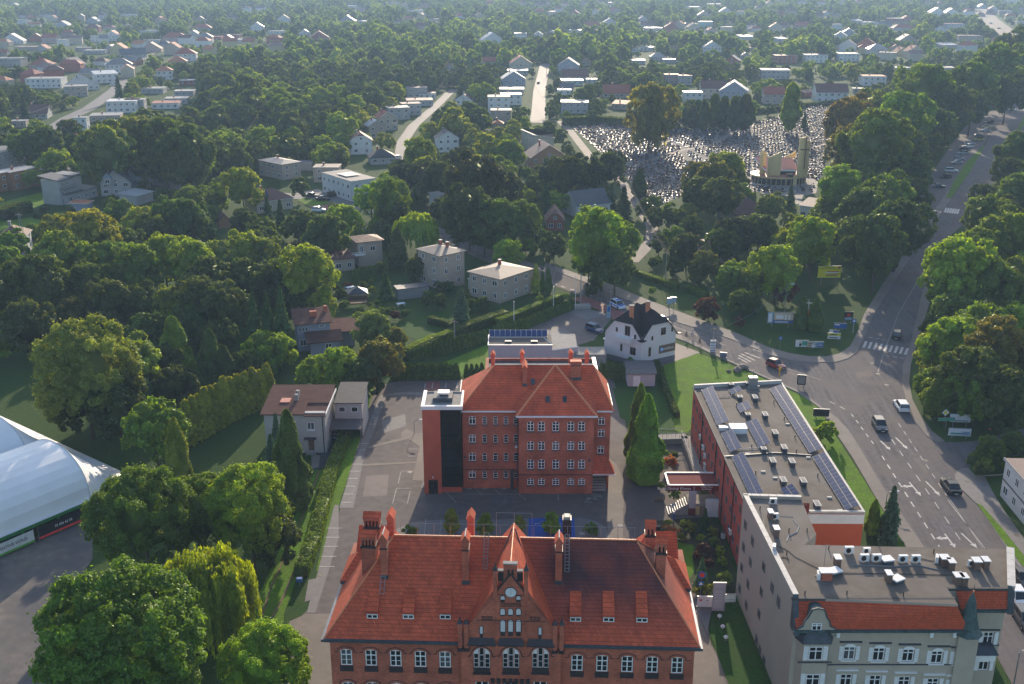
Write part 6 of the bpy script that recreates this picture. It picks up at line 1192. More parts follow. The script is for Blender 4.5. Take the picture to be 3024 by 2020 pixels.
t = HL(21,655,640,815,645,3.4,2.6,'m','u','o',.25,'small garden shed with a sandy flat roof in front of the grey stepped house',storeys=1,chim=0,wins_=False); t['category'] = 'shed'
t = HL(21,0,1050,240,1040,8,5.0,'h','w','n',2.4,'white house with dark brown hipped roof by the lattice mast at the left edge')
t = HL(21,2030,800,2130,790,4.2,2.6,'g','o','n',1.6,'tiny brown garden hut with steep roof among the dark trees',storeys=1,chim=0,wins_=False)
t = HL(1,1800,1215,1960,1250,8.2,5.8,'h','b','g',.9,'brown-grey two-storey house with shallow pyramid roof above the white cubic house',chim=1)
t = HL(1,2025,1180,2165,1185,6,2.7,'f','s0'[0:1].replace('s','g'),'s',.3,'dark garage row with black flat roof between two beige houses',storeys=1,chim=0,wins_=False)
t = HL(1,2175,1265,2347,1265,7.5,5.2,'f','b','e',.3,'beige two-storey house with flat sandy roof directly behind the white cubic house',chim=1)
CU = G(1,2235,1345); CV = G(1,2347,1390)
t = HL(0,740,440,805,462,9.5,6.6,'f','w','s',.4,'white cubic house with black window bands and solar panels on its flat roof',chim=0); cubic = t
sp = thing('solar_array',t.location+Vector((0,0,7.0)),t.rotation_euler.z,'dark solar panels on the roof of the white cubic house','solar panels','solar panel arrays on the flat roofs')
pm = MB(); pm.box(0,1.6,0,1.0,0,.05,ALU); pm.box(.03,1.57,.03,.97,.05,.056,PV); pm = pm.mesh('solar_panel')
for i in range(4):
    for j in range(5): link(pm,'solar_panel',sp,(-3.4+i*1.7,-2.5+j*1.1,.12))
t = HL(0,590,490,672,478,9,3.6,'h','c','n',3.0,'cream house with dark brown hipped roof and solar field left of the parked cars',chim=1)
q = MB(); q.loft([[(-4.2,-3.9,4.75),(-1.6,-3.9,4.75),(-1.2,-1.2,6.45),(-3.2,-1.2,6.45)],[(-4.2,-3.95,4.83),(-1.6,-3.95,4.83),(-1.2,-1.25,6.53),(-3.2,-1.25,6.53)]],PV); q.part('solar_panel',t)
t = HL(0,1195,338,1225,352,8.5,7.6,'m','c','s',-1.6,'tall cream house with one steep slate slope and an outer stair',chim=0)
t = HL(2,1655,1510,1880,1480,9,3.6,'s','w','s',3.8,'whitewashed house with a plain slate gable roof behind the big bright tree',chim=0)
t = HL(2,1440,1600,1560,1600,8,3.2,'x','r','n',3.0,'red brick cottage with brown roof left of the whitewashed house',chim=0)
t = HL(2,710,1490,765,1480,6,6.0,'f','g','g',.3,'narrow grey house half hidden by dark pines',chim=0)
t = HL(22,1100,1540,1300,1568,7,4.0,'m','w','m',1.2,'small white house with one sloping brown roof below the cemetery chapel',chim=0)
t = HL(22,150,1640,620,1600,11,3.2,'h','b','n',4.2,'broad house under a big dark red hipped roof near the cemetery',chim=1)
t = HL(6,30,245,330,262,10,3.2,'h','b','n',2.2,'low house with dark brown hipped roof hidden behind garden trees',chim=1)
t = HL(3,820,675,895,668,6,2.6,'s','r','n',1.2,'little red garden cabin on the lawn behind the cemetery',storeys=1,chim=0,wins_=False); t['category'] = 'cabin'
t = HL(1,520,1090,600,1085,9,8.0,'f','o','n',.4,'orange-brown tall house half hidden behind the big willows',chim=1)
# long white building at the right edge
A = G(16,790,700); B = G(16,945,890); d = (B-A).normalized(); A2 = A; B2 = A+d*22; rz = math.atan2(d.y,d.x)
t = house(((A2+B2)/2+Vector((-math.sin(rz),math.cos(rz),0))*4.5),22,9,5.8,rz,'f','w','m',.4,'white two-storey shop building at the right edge with dark blue band',storeys=2,name='shop_building',win_cols=7); t['category'] = 'shop'
q = MB(); q.box(-11.05,11,-4.56,-4.5,2.75,2.95,LEAD); q.part('band',t)
# garden structures
p = G(13,1200,745); t = thing('gazebo',p,.2,'square garden gazebo with a dark pyramid roof among round shrubs','gazebo'); q = MB(); hip(q,-2.4,2.4,-2.1,2.1,2.4,-.05,.05,0,3.7,LEAD); q.part('roof',t)
for i in (-1,1):
    for j in (-1,1): q = MB(); q.box(i*2.1-.1,i*2.1+.1,j*1.8-.1,j*1.8+.1,0,2.4,WOOD); q.part('post',t)
q = MB(); q.box(-2.1,2.1,-1.8,1.8,0,.15,WOOD); q.box(-2.1,2.1,1.7,1.8,.15,1.0,WOOD); q.part('deck',t)
p = G(13,1830,690); t = thing('garden_shed',p,.35,'flat-roofed garden shed overgrown with hedge beside the tall beige house','shed'); q = MB(); q.box(-3.8,3.8,-1.3,1.8,0,2.5,mat('shed_panel',(.2,.2,.2),.8)); q.part('wall',t); q = MB(); q.box(-4,4,-1.5,2,2.5,2.66,LEAD); q.part('roof',t)
p = G(13,655,925); t = thing('trampoline',p,0,'round blue garden trampoline beside the conical trees','trampoline'); q = MB(); q.tube([(1.3*math.cos(2*math.pi*i/16),1.3*math.sin(2*math.pi*i/16),.7) for i in range(17)],.12,mat('blue_pad',(.03,.08,.3),.5),5); q.part('safety_pad',t); q = MB(); q.cyl(0,0,.66,.68,1.25,BLACKP,16); q.part('jumping_mat',t)
for i in range(4): q = MB(); a_ = i*math.pi/2; q.tube([(1.25*math.cos(a_),1.25*math.sin(a_),0),(1.25*math.cos(a_),1.25*math.sin(a_),2.2)],.03,STEEL,5); q.part('leg',t)
p = G(13,1700,800); t = thing('garden_table',p,.5,'pale blue garden table beside the flat garden shed','table'); q = MB(); q.box(-1,1,-.6,.6,.7,.76,mat('blue_plastic',(.2,.35,.55),.4)); q.part('table_top',t); q = MB(); 
for i in (-.8,.8):
    for j in (-.45,.45): q = MB(); q.box(i-.04,i+.04,j-.04,j+.04,0,.7,WHITE); q.part('leg',t)
# ---------------------------------------------------------------- white membrane sports hall
MEMB = mat('white_membrane',(.74,.74,.75),.42,var=.04,scale=.3,spec=.4); GREEN = mat('green_trim',(.015,.16,.045),.5,var=.05)
e1 = G(19,930,945,3.0); e0 = G(19,0,1335,3.0); du = (e0-e1).normalized(); du.z = 0; du.normalize(); nv = Vector((du.y,-du.x,0)); nv = nv if nv.y > 0 and nv.x < 0 or nv.dot(Vector((-.5,.8,0))) > 0 else -nv
DM = thing('sports_hall',(e1.x,e1.y,0),0,'white inflatable-looking membrane sports hall with green edge beam in the lower left','sports hall')
LH = 34.0; SP = 15.5
def arch(n=16,z0=3.0,zt=9.6,w_=SP):
    return [(w_*(1-math.cos(math.pi*i/n))/2,z0+(zt-z0)*math.sin(math.pi*i/n)**.8) for i in range(n+1)]
q = MB()
for bay in (0,1,2):
    prof = arch(); base = nv*(bay*SP); zb = 3.0
    for s in range(8):
        a0 = du*(LH*s/8); a1 = du*(LH*(s+1)/8)
        for i in range(16):
            (u0_,z0_),(u1_,z1_) = prof[i],prof[i+1]
            p = [base+a0+nv*u0_+Vector((0,0,z0_)),base+a0+nv*u1_+Vector((0,0,z1_)),base+a1+nv*u1_+Vector((0,0,z1_)),base+a1+nv*u0_+Vector((0,0,z0_))]; q.poly(p[::-1],MEMB)
    fl = [(u_,z_) for u_,z_ in prof]; end = -du*11.0          # flared end skirt
    n_ = len(fl)
    for i in range(n_-1):
        for k in range(6):
            def pt(i,k):
                u_,z_ = fl[i]; t_ = k/6; f_ = (1-t_)**1.35; e_ = min(1,max(.04,(u_+bay*SP)/7.8))**.7
                return base+end*(t_*e_)+nv*u_+Vector((0,0,(z_ if bay or u_ > .1 else 3)*f_))
            q.poly([pt(i,k),pt(i+1,k),pt(i+1,k+1),pt(i,k+1)],MEMB)
me = q.part('membrane',DM,smooth=True)
q = MB()
for b in range(3):
    pr = arch(); 
    for s in (0,4,8): q.tube([nv*(b*SP)+du*(LH*s/8-.02)+nv*u_+Vector((0,0,z_+.03)) for u_,z_ in pr],.06,mat('membrane_seam',(.42,.43,.46),.5),4)
q.part('seam',DM)
q = MB()
def obox(mb,a,b,t,z0,z1,m): para(mb,a,b,t,z0,z1,m)
a = Vector((0,0,0))-du*.6; b = du*LH; off = -nv*.25
obox(q,a+off,b+off,.5,2.5,3.0,GREEN); obox(q,a+off,b+off,.6,3.0,3.06,WHITEM); q.part('edge_beam',DM)
for i in range(7): p = du*(i*5.2)-nv*.2; q = MB(); q.box(p.x-.13,p.x+.13,p.y-.13,p.y+.13,0,2.5,GREEN); q.part('post',DM)
BAN = [((1.0,8.4),(.015,.015,.02),'32 456 62 53',(.7,.05,.05)),((9.1,15.0),(.55,.56,.55),'RSOWE GOLD',(.10,.3,.05))]
for (u0_,u1_),col_,tx,c2_ in BAN:
    c = du*((u0_+u1_)/2)-nv*.45+Vector((e1.x,e1.y,0)); rz = math.atan2(-du.y,-du.x)
    t = thing('advertising_banner',(c.x,c.y,.35),rz,{'3': 'black fence banner with phone number and red lower edge under the sports hall beam','R': 'white fence banner with dark lettering and green corner under the sports hall beam'}[tx[0]],'banner')
    h_ = (u1_-u0_)/2; q = MB(); q.box(-h_,h_,-.03,.03,.0,1.8,mat('banner_%s' % tx[0],col_,.6)); q.box(-h_,h_,-.035,-.03,0,.32,mat('banner_edge_%s' % tx[0],c2_,.6)); q.part('banner_sheet',t)
    textobj('lettering',tx,(0,-.045,1.0),(math.pi/2,0,0),.62 if tx[0] != '3' else .5,WHITE if tx[0] == '3' else BLACKP,t)
    for s in (-1,1): q = MB(); q.box(s*h_-.04,s*h_+.04,.03,.1,-.35,1.85,STEEL); q.part('post',t)
# ---------------------------------------------------------------- cemetery chapel
CW = mat('chapel_ochre',(.62,.47,.22),.8,var=.06); CR = mat('chapel_red_roof',(.42,.17,.12),.45,var=.1); CD = mat('chapel_glass_wall',(.03,.033,.04),.2,var=.4)
cb = G(22,900,1050); t = thing('cemetery_chapel',(cb.x,cb.y,0),0,'round cemetery chapel with curved ochre slabs, red roof and a tall cross tower','chapel')
s_ = FPX/Q(cb)[2]*5.227*0+1; mpp = 1/(FPX/Q(cb)[2]*5.227)      # metres per view pixel
def X(x): return (x-900)*mpp
Rr = (1300-415)/2*mpp; cx = X(858); zf = 3.6
q = MB(); k = 28; q.loft([[(cx+r_*math.cos(2*math.pi*i/k),Rr*.82+r_*.82*math.sin(2*math.pi*i/k),z) for i in range(k)] for r_,z in ((Rr*.96,.3),(Rr*.96,2.6))],CD); q.part('glazed_wall',t)
q = MB(); q.loft([[(cx+r_*math.cos(2*math.pi*i/k),Rr*.82+r_*.82*math.sin(2*math.pi*i/k),z) for i in range(k)] for r_,z in ((Rr,2.6),(Rr,3.1))],CW); q.loft([[(cx+r_*math.cos(2*math.pi*i/k),Rr*.82+r_*.82*math.sin(2*math.pi*i/k),z) for i in range(k)] for r_,z in ((Rr,3.1),(Rr*.7,3.5))],CR); q.part('ring_roof',t)
q = MB(); q.loft([[(cx+r_*math.cos(2*math.pi*i/k),Rr*.82+r_*.82*math.sin(2*math.pi*i/k),z) for i in range(k)] for r_,z in ((Rr*1.25,.06),(Rr*1.25,.3))],CONC); q.part('terrace',t)
for i in range(14):
    a_ = math.pi*(1.12+.76*i/13); q = MB(); x_,y_ = cx+Rr*.965*math.cos(a_),Rr*.82+Rr*.82*.965*math.sin(a_); q.box(x_-.07,x_+.07,y_-.08,y_+.08,.3,2.6,CW); q.part('mullion',t)
def cslab(x0,x1,y0,z0,zl,zr,bow,th=.5,n=8):
    q = MB(); f = []; b_ = []
    for i in range(n+1):
        u = i/n; x_ = x0+(x1-x0)*u; y_ = y0-bow*math.sin(math.pi*u); f.append((x_,y_)); b_.append((x_,y_+th))
    for i in range(n):
        za = zl+(zr-zl)*(i/n)**1.5; zb_ = zl+(zr-zl)*((i+1)/n)**1.5
        q.loft([[(*f[i],z0),(*b_[i],z0),(*b_[i+1],z0),(*f[i+1],z0)],[(*f[i],za),(*b_[i],za),(*b_[i+1],zb_),(*f[i+1],zb_)]],CW)
    return q.part('curved_wall',t)
zz = lambda y: (1050-y)*mpp*1.02
cslab(X(612),X(815),2.2,3,10.0,12.0,-.6); cslab(X(525),X(615),6.0,3,11.0,10.0,.4); cslab(X(930),X(1090),7.5,9.0,9.6,11.6,.5)
cslab(X(1075),X(1165),2.0,3,16.8,17.2,.3,1.2); cslab(X(1158),X(1240),2.6,3,16.2,15.6,-.3,1.2); cslab(X(560),X(650),8,9.4,11.5,10.2,.3)
rp_ = [(X(580),4,5.6),(X(640),3,5.4),(X(1095),3.4,5.4),(X(1085),12,8.4),(X(480),12,8.6)]; q = MB(); q.loft([[(a,b,c-.6) for a,b,c in rp_],[(a,b,c-.03) for a,b,c in rp_]],WHITE); q.poly(rp_,CR); q.part('roof',t)
q = MB(); q.box(X(640),X(1080),4.4,9.5,3.2,5.1,CD); q.part('nave_wall',t)
q = MB(); q.box(X(880),X(905),.3,2.4,.3,3.8,CR); q.box(X(1005),X(1058),.3,.6,.3,3.8,CW); q.box(X(905),X(1005),1.0,2.4,.3,4.2,BLACKP); q.part('entrance',t)
q = MB(); cr_ = X(1165); q.box(cr_-.14,cr_+.14,1.5,1.8,6.0,17.6,WOOD); q.box(X(1088),X(1218),1.5,1.8,12.6,13.0,WOOD); q.part('cross',t)
HOUSES.append((2225,2410,410,570,385,cb.x,cb.y+8,13))
# ---------------------------------------------------------------- vehicles
CARC = {}
def car_meshes(L_,W_,Hh,style):
    key = (L_,W_,Hh,style)
    if key in CARC: return CARC[key]
    hw = W_/2; hl = L_/2
    sh = .62*Hh if style != 'suv' else .6*Hh
    st = [(-hl,.42,sh*.92,.80),(-hl+.12,.26,sh*.98,.93),(-hl+.5,.2,sh,.99),(-hl*.4,.2,sh*1.01,1.0),(hl*.2,.2,sh*1.0,1.0),(hl*.45,.2,sh*.95,.99),(hl-.45,.2,sh*.84,.96),(hl-.1,.27,sh*.72,.86),(hl,.4,sh*.6,.74)]
    body = [];
    for x,z0,z1,f in st:
        w_ = hw*f; body.append([(x,-w_*.94,z0),(x,-w_,z0+.18),(x,-w_,z1-.16),(x,-w_*.9,z1-.02),(x,0,z1+.03),(x,w_*.9,z1-.02),(x,w_,z1-.16),(x,w_,z0+.18),(x,w_*.94,z0)])
    if style in ('sedan',): g = [(-hl+.75,sh-.02,.84),(-hl+1.25,Hh-.03,.68),(hl*.08,Hh,.70),(hl*.42,sh*.96,.84)]
    elif style == 'suv': g = [(-hl+.18,sh-.02,.88),(-hl+.45,Hh-.03,.74),(hl*.12,Hh,.74),(hl*.45,sh*.97,.86)]
    else: g = [(-hl+.16,sh-.02,.86),(-hl+.55,Hh-.05,.70),(hl*.08,Hh,.70),(hl*.48,sh*.94,.84)]
    CARC[key] = (body,g); return CARC[key]
WHM = None
def car(p,rz,col,style,label,L_=4.3,W_=1.8,Hh=1.48,cat='car',group=None,extra=None,roofc=None):
    global WHM
    L_ *= 1.06; W_ *= 1.08; Hh *= 1.06
    body,g = car_meshes(L_,W_,Hh,style); key = '%s_%.2f_%.2f_%.2f' % ((style,)+tuple(col)); pm = mat('car_paint_'+key,col,.28,var=.02,spec=.6); rm_ = mat('car_roof_'+str(roofc),roofc,.25) if roofc else pm
    if key not in CARC:
        b = MB(); b.loft(body,pm); hw = W_/2
        gl = MB(); rg = [[(x,-hw*f,z),(x,hw*f,z)] for x,z,f in g]
        lo = [(g[0][0],sh_) for sh_ in (g[0][1],)]; z0 = g[0][1]-.03
        gl.loft([[(g[0][0],-hw*.88,z0),(g[3][0],-hw*.88,g[3][1]-.03),(g[3][0],hw*.88,g[3][1]-.03),(g[0][0],hw*.88,z0)],[(g[1][0],-hw*g[1][2],g[1][1]),(g[2][0],-hw*g[2][2],g[2][1]),(g[2][0],hw*g[2][2],g[2][1]),(g[1][0],hw*g[1][2],g[1][1])]],GLASS)
        r_ = MB(); r_.loft([[(g[1][0]-.06,-hw*g[1][2]-.02,g[1][1]-.02),(g[2][0]+.04,-hw*g[2][2]-.02,g[2][1]-.02),(g[2][0]+.04,hw*g[2][2]+.02,g[2][1]-.02),(g[1][0]-.06,hw*g[1][2]+.02,g[1][1]-.02)],[(g[1][0]+.1,-hw*g[1][2]*.9,g[1][1]+.05),(g[2][0]-.1,-hw*g[2][2]*.9,g[2][1]+.05),(g[2][0]-.1,hw*g[2][2]*.9,g[2][1]+.05),(g[1][0]+.1,hw*g[1][2]*.9,g[1][1]+.05)]],rm_)
        for s in (-1,1):
            for i,j in ((0,1),(3,2)):
                a_ = Vector((g[i][0],s*hw*.88,g[i][1]-.02)); c_ = Vector((g[j][0],s*hw*g[j][2],g[j][1])); r_.tube([a_,c_],.035,pm,4)
            m_ = ((g[1][0]+g[2][0])/2); r_.tube([(m_-.05,s*hw*.89,z0),(m_,s*(hw*g[1][2]+.01),g[1][1])],.035,BLACKP,4)
            r_.box(g[3][0]-.35,g[3][0]-.15,s*hw*1.02-.08,s*hw*1.02+.08,g[3][1]+.02,g[3][1]+.14,pm)
        hl_ = MB(); hl_.box(-.05,.05,-.19,.19,-.07,.07,HEADL); tl_ = MB(); tl_.box(-.05,.05,-.16,.16,-.1,.1,TAILL)
        pl_ = MB(); pl_.box(-.015,.015,-.26,.26,-.06,.06,WHITE)
        CARC[key] = [x.mesh(n) for x,n in ((b,'body'),(gl,'windows'),(r_,'car_roof'),(hl_,'headlight'),(tl_,'tail_light'),(pl_,'number_plate'))]
    ms = CARC[key]; hw = W_/2; hl = L_/2
    if WHM is None:
        w_ = MB(); w_.loft([[(.34*math.cos(t_),y_,.34*math.sin(t_)) for t_ in [2*math.pi*i/14 for i in range(14)]] for y_ in (-.11,.11)],RUB); r2 = MB(); r2.loft([[(.2*math.cos(t_),y_,.2*math.sin(t_)) for t_ in [2*math.pi*i/10 for i in range(10)]] for y_ in (-.118,.118)],STEEL); WHM = (w_.mesh('wheel'),r2.mesh('rim'))
    t = thing('car',(p.x,p.y,p.z if p.z > .01 else .04),rz,label,cat,group)
    link(ms[0],'body',t); link(ms[1],'windows',t); link(ms[2],'car_roof',t)
    for s in (-1,1):
        link(ms[3],'headlight',t,(hl-.16,s*hw*.58,.62*Hh*.68)); link(ms[4],'tail_light',t,(-hl+.06,s*hw*.66,.62*Hh*.8))
        for x in (-hl*.6,hl*.62): w_ = link(WHM[0],'wheel',t,(x,s*(hw-.1),.34)); link(WHM[1],'rim',w_)
    link(ms[5],'number_plate',t,(-hl+.01,0,.45)); link(ms[5],'number_plate',t,(hl-.0,0,.38))
    return t
def dirang(k,x0,y0,x1,y1): a = G(k,x0,y0); b = G(k,x1,y1); return math.atan2(b.y-a.y,b.x-a.x)
BLK = (.012,.012,.015); WHT = (.72,.72,.72); DGR = (.05,.055,.06); SIL = (.35,.36,.38); BLU = (.02,.05,.13)
down = dirang(16,120,225,440,705)
car(G(6,1345,1400,.04),down,DGR,'suv','dark grey car driving towards the viewer just past the junction',4.3,1.82,1.55)
car(G(6,1495,1262,.04),down+math.pi,WHT,'suv','white station wagon driving away just after the junction',4.6,1.85,1.5)
car(G(6,1465,770,.04),dirang(6,1450,830,1560,420),BLK,'suv','black car with bright rear window driving away beyond the zebra crossing',4.3,1.8,1.6)
car(G(6,625,978,.04),dirang(6,560,950,690,1000),(.24,.014,.016),'hatch','small red hatchback on the side road near the junction',3.8,1.7,1.5)
car(G(16,462,660,.04),down+math.pi+.03,(.012,.018,.016),'sedan','black saloon car driving away on the big road past the side street',4.7,1.8,1.43)
pc = car(G(14,650,300,.04),dirang(14,560,230,760,335),(.62,.66,.72),'suv','white and blue police car with roof light bar on the side road',4.4,1.83,1.6,'police car')
q = MB(); q.box(-.2,.15,-.55,.55,1.74,1.88,mat('police_blue_light',(.02,.1,.6),.2)); q.part('light_bar',pc); q = MB()
for s in (-1,1): q.box(-2.05,1.9,s*1.0-.008,s*1.0+.008,.62,.86,mat('police_blue_stripe',(.01,.12,.5),.4))
q.box(1.2,2.0,-.8,.8,1.03,1.04,MATS['police_blue_stripe']); q.part('blue_stripe',pc)
car(G(14,1330,545,.04),dirang(14,1230,470,1420,560),SIL,'sedan','silver car on the side road partly behind the black-roofed clinic house',4.5,1.8,1.45,roofc=(.7,.7,.7))
car(G(14,290,670,.06),dirang(14,190,600,400,680),BLU,'suv','dark blue car standing on the brown paved forecourt',4.3,1.8,1.55,roofc=(.25,.28,.33))
car(G(17,960,715,.05),math.pi*.49,DGR,'sedan','dark car parked under the carport canopy beside the grey house',4.4,1.8,1.45)
car(G(10,2330,865,.04),down,BLK,'sedan','black car on the big road just right of the grey building coping',4.6,1.8,1.45)
car(G(10,2300,1000,.04),down,WHT,'hatch','white car on the big road right of the grey building coping',4.2,1.8,1.5)
car(G(10,2345,1150,.04),down,(.08,.08,.085),'suv','grey car on the big road lowest in the picture corner',4.4,1.8,1.6)
car(G(13,1145,640,.03),.7,WHT,'hatch','white car half hidden behind the garden gazebo',4.0,1.7,1.4)
pk = [((2105,855),BLK,'black hatchback parked farthest up in the roadside row'),((2085,885),(.5,.42,.2),'gold-lit small car second from the top of the roadside row'),((2075,910),SIL,'silver car third from the top of the roadside row'),((2035,950),DGR,'dark grey car behind the yellow car in the roadside row'),((2030,975),(.40,.36,.10),'yellow car parked in the roadside row'),((1970,1002),SIL,'silver car first of the tight group in the roadside row'),((1960,1022),WHT,'white car second of the tight group in the roadside row'),((1935,1038),BLK,'black car third of the tight group in the roadside row'),((1920,1068),SIL,'silver car last of the tight group in the roadside row'),((1895,1108),(.3,.31,.33),'grey van-like car at the top of the lower roadside group'),((1878,1135),SIL,'silver car in front of the grey van-like car'),((1845,1190),WHT,'white hatchback parked alone midway down the roadside row'),((1800,1235),BLK,'black car parked below the lone white hatchback'),((1755,1300),DGR,'dark car lowest in the slanted roadside row')]
for i,((x,y),c,lab) in enumerate(pk): car(G(3,x,y,.06),math.radians(-8 if i % 2 else -172),c,('hatch','sedan','suv')[i % 3],lab,4.2,1.75,1.45,group='cars parked in a slanted row beside the big road')
car(G(3,1690,1478,.06),math.radians(2),BLK,'suv','black estate car parked crosswise near the upper zebra crossing',4.6,1.8,1.5)
car(G(3,1632,1540,.06),math.radians(-20),BLK,'hatch','black car with shining roof half under the dark trees beside the parking lot',4.2,1.75,1.45)
car(G(1,2165,1365,.04),math.radians(-8),DGR,'sedan','dark saloon parked left of two before the white cubic house',4.4,1.75,1.45); car(G(1,2240,1388,.04),math.radians(-8),BLK,'sedan','black saloon parked right of two before the white cubic house',4.4,1.75,1.45)
car(G(1,2310,1360,.04),math.radians(20),BLK,'suv','black car standing under the front of the white cubic house',4.2,1.75,1.6); car(G(1,2210,1465,.04),math.radians(0),WHT,'hatch','white car beside the brick parking court of the cubic house',4.0,1.75,1.5)
car(G(2,412,1100,.06),math.radians(80),WHT,'suv','white van-like car at the lower end of the narrow hillside street',4.8,1.9,2.0); car(G(2,1385,578,.06),math.radians(85),DGR,'hatch','dark car on the straight street between the hillside houses',4.0,1.7,1.5)
car(G(1,790,595,.08),math.radians(35),WHT,'hatch','white car beside the curved upper-left street',4.2,1.8,1.5); car(G(3,2120,165,.06),math.radians(-50),WHT,'hatch','white car on the distant road at the upper right',4.2,1.8,1.5); car(G(3,2175,200,.06),math.radians(-50),BLK,'hatch','dark car on the distant road at the upper right',4.2,1.8,1.5)
flat('paved_forecourt',Sx(1,[(2040,1340),(2200,1310),(2347,1360),(2347,1440),(2100,1400)]),0.03,PAVEG); flat('entrance_paving',Sx(1,[(2120,1420),(2347,1395),(2347,1450),(2200,1450)]),0.035,PAVER); flat('lawn',Sx(1,[(2060,1385),(2110,1370),(2310,1400),(2240,1425),(2130,1425)]),0.05,LAWN); flat('garden_lawn',Sx(21,[(0,560),(440,450),(480,540),(330,600),(0,740)]),0.03,LAWN,prot=True); flat('garden_lawn',Sx(21,[(0,740),(330,690),(600,640),(620,760),(400,800),(0,820)]),0.03,LAWN,prot=True)
# ---------------------------------------------------------------- people on bicycles
def skin_body(name,joints,edges,radii,m,parent,sub=1):
    me = bpy.data.meshes.new(name); me.from_pydata(joints,edges,[]); o = bpy.data.objects.new(name,me); C.objects.link(o)
    sk = o.modifiers.new('s','SKIN'); 
    for v_,r_ in zip(me.skin_vertices[0].data,radii): v_.radius = (r_,r_)
    me.skin_vertices[0].data[0].use_root = True
    ss = o.modifiers.new('u','SUBSURF'); ss.levels = sub; ss.render_levels = sub
    bpy.context.view_layer.update(); dg = bpy.context.evaluated_depsgraph_get(); m2 = bpy.data.meshes.new_from_object(o.evaluated_get(dg)); m2.materials.clear(); m2.materials.append(m)
    bpy.data.objects.remove(o); return link(m2,name,parent)
SKIN = mat('skin',(.42,.24,.17),.6)
def cyclist(p,rz,shirt,trousers,lab,blab):
    b = thing('bicycle',(p.x,p.y,p.z),rz,blab,'bicycle'); q = MB(); fr_ = mat('bicycle_frame',(.08,.08,.09),.4)
    for x in (-.52,.52): w_ = MB(); w_.tube([(x+.33*math.cos(a_),0,.34+.33*math.sin(a_)) for a_ in [2*math.pi*i/14 for i in range(15)]],.025,RUB,5); w_.part('wheel',b)
    for a_,c_ in (((-.52,0,.34),(-.15,0,.85)),((-.52,0,.34),(0,0,.3)),((0,0,.3),(-.18,0,.9)),((0,0,.3),(.38,0,.8)),((-.15,0,.8),(.36,0,.85)),((.52,0,.34),(.36,0,.95))): q.tube([a_,c_],.022,fr_,5)
    q.part('frame',b); q = MB(); q.tube([(.3,-.26,1.0),(.36,0,.98),(.3,.26,1.0)],.018,fr_,5); q.part('handlebar',b); q = MB(); q.box(-.3,-.05,-.08,.08,.9,.96,BLACKP); q.part('saddle',b)
    t = thing('person',(p.x,p.y,p.z),rz,lab,'cyclist')
    J = [(-.16,0,1.0),(-.12,0,1.18),(.0,0,1.42),(.05,0,1.52),(-.14,.1,.98),(.2,.12,.78),(.04,.12,.38),(-.14,-.1,.98),(.16,-.12,.88),(.0,-.12,.52),(0,.19,1.4),(.14,.24,1.18),(.3,.24,1.02),(0,-.19,1.4),(.14,-.24,1.18),(.3,-.24,1.02),(.14,.13,.34),(.1,-.13,.48)]
    E_ = [(0,1),(1,2),(2,3),(0,4),(4,5),(5,6),(0,7),(7,8),(8,9),(2,10),(10,11),(11,12),(2,13),(13,14),(14,15),(6,16),(9,17)]
    skin_body('body',J,E_,[.14,.13,.15,.06,.1,.075,.05,.1,.075,.05,.06,.045,.035,.06,.045,.035,.04,.04],shirt,t)
    q = MB(); q.loft([[(.08+r_*math.cos(a_),r_*.85*math.sin(a_),z) for a_ in [2*math.pi*i/10 for i in range(10)]] for r_,z in ((.04,1.52),(.09,1.58),(.105,1.66),(.09,1.74),(.03,1.79))],SKIN); q.box(.17,.2,-.02,.02,1.63,1.68,SKIN); q.part('head',t,smooth=True)
    q = MB(); q.loft([[(.06+r_*math.cos(a_),r_*.9*math.sin(a_),z) for a_ in [2*math.pi*i/10 for i in range(10)]] for r_,z in ((.115,1.68),(.105,1.76),(.04,1.82))],BLACKP); q.part('hair',t)
    for s,y_ in ((1,5),(-1,8)): q = MB(); q.tube([J[4 if s > 0 else 7],J[y_]],[.11,.085],trousers,8); q.part('trousers',t)
ca = dirang(14,1650,760,1930,880)
cyclist(G(14,1700,785,.14),ca+.3,mat('brown_jacket',(.12,.07,.04),.9),mat('dark_trousers',(.03,.03,.04),.9),'cyclist in a brown jacket nearest the clinic house','bicycle ridden by the person in the brown jacket')
cyclist(G(14,1795,770,.14),ca,mat('white_shirt',(.65,.65,.68),.9),mat('red_shorts',(.3,.05,.04),.9),'cyclist in a white shirt on the roadside pavement','bicycle ridden by the person in the white shirt')
cyclist(G(14,1910,885,.14),ca,mat('grey_shirt',(.16,.12,.11),.9),MATS['dark_trousers'],'cyclist in dark clothes furthest along the pavement','bicycle ridden by the person in dark clothes')
# ---------------------------------------------------------------- signs, billboards, posts
def board(k,x,y,w_,h_,z0,rz,lab,cat,face,deco=None,legs=2,name='billboard',text=None,tcol=None,ts=.5):
    p = G(k,x,y); t = thing(name,p,rz,lab,cat); q = MB(); q.box(-w_/2,w_/2,-.08,.08,z0,z0+h_,face); bp = q.part('panel',t)
    q = MB(); q.box(-w_/2-.06,w_/2+.06,-.1,.1,z0-.06,z0,STEEL); q.box(-w_/2-.06,w_/2+.06,-.1,.1,z0+h_,z0+h_+.06,STEEL); q.part('frame',t)
    for i in range(legs): x_ = -w_*.32+i*w_*.64 if legs > 1 else 0; q = MB(); q.box(x_-.06,x_+.06,-.05,.05,0,z0,STEEL); q.part('post',t)
    if deco:
        for (a_,b_,c_,d_,m_) in deco: q = MB(); q.box(-w_/2+w_*a_,-w_/2+w_*b_,-.1-.003*(deco.index((a_,b_,c_,d_,m_))+1),-.08,z0+h_*c_,z0+h_*d_,m_); q.part('printed_area',bp)
    if text: textobj('lettering',text,(0,-.13,z0+h_*.5),(math.pi/2,0,0),ts,tcol or BLACKP,bp)
    return t
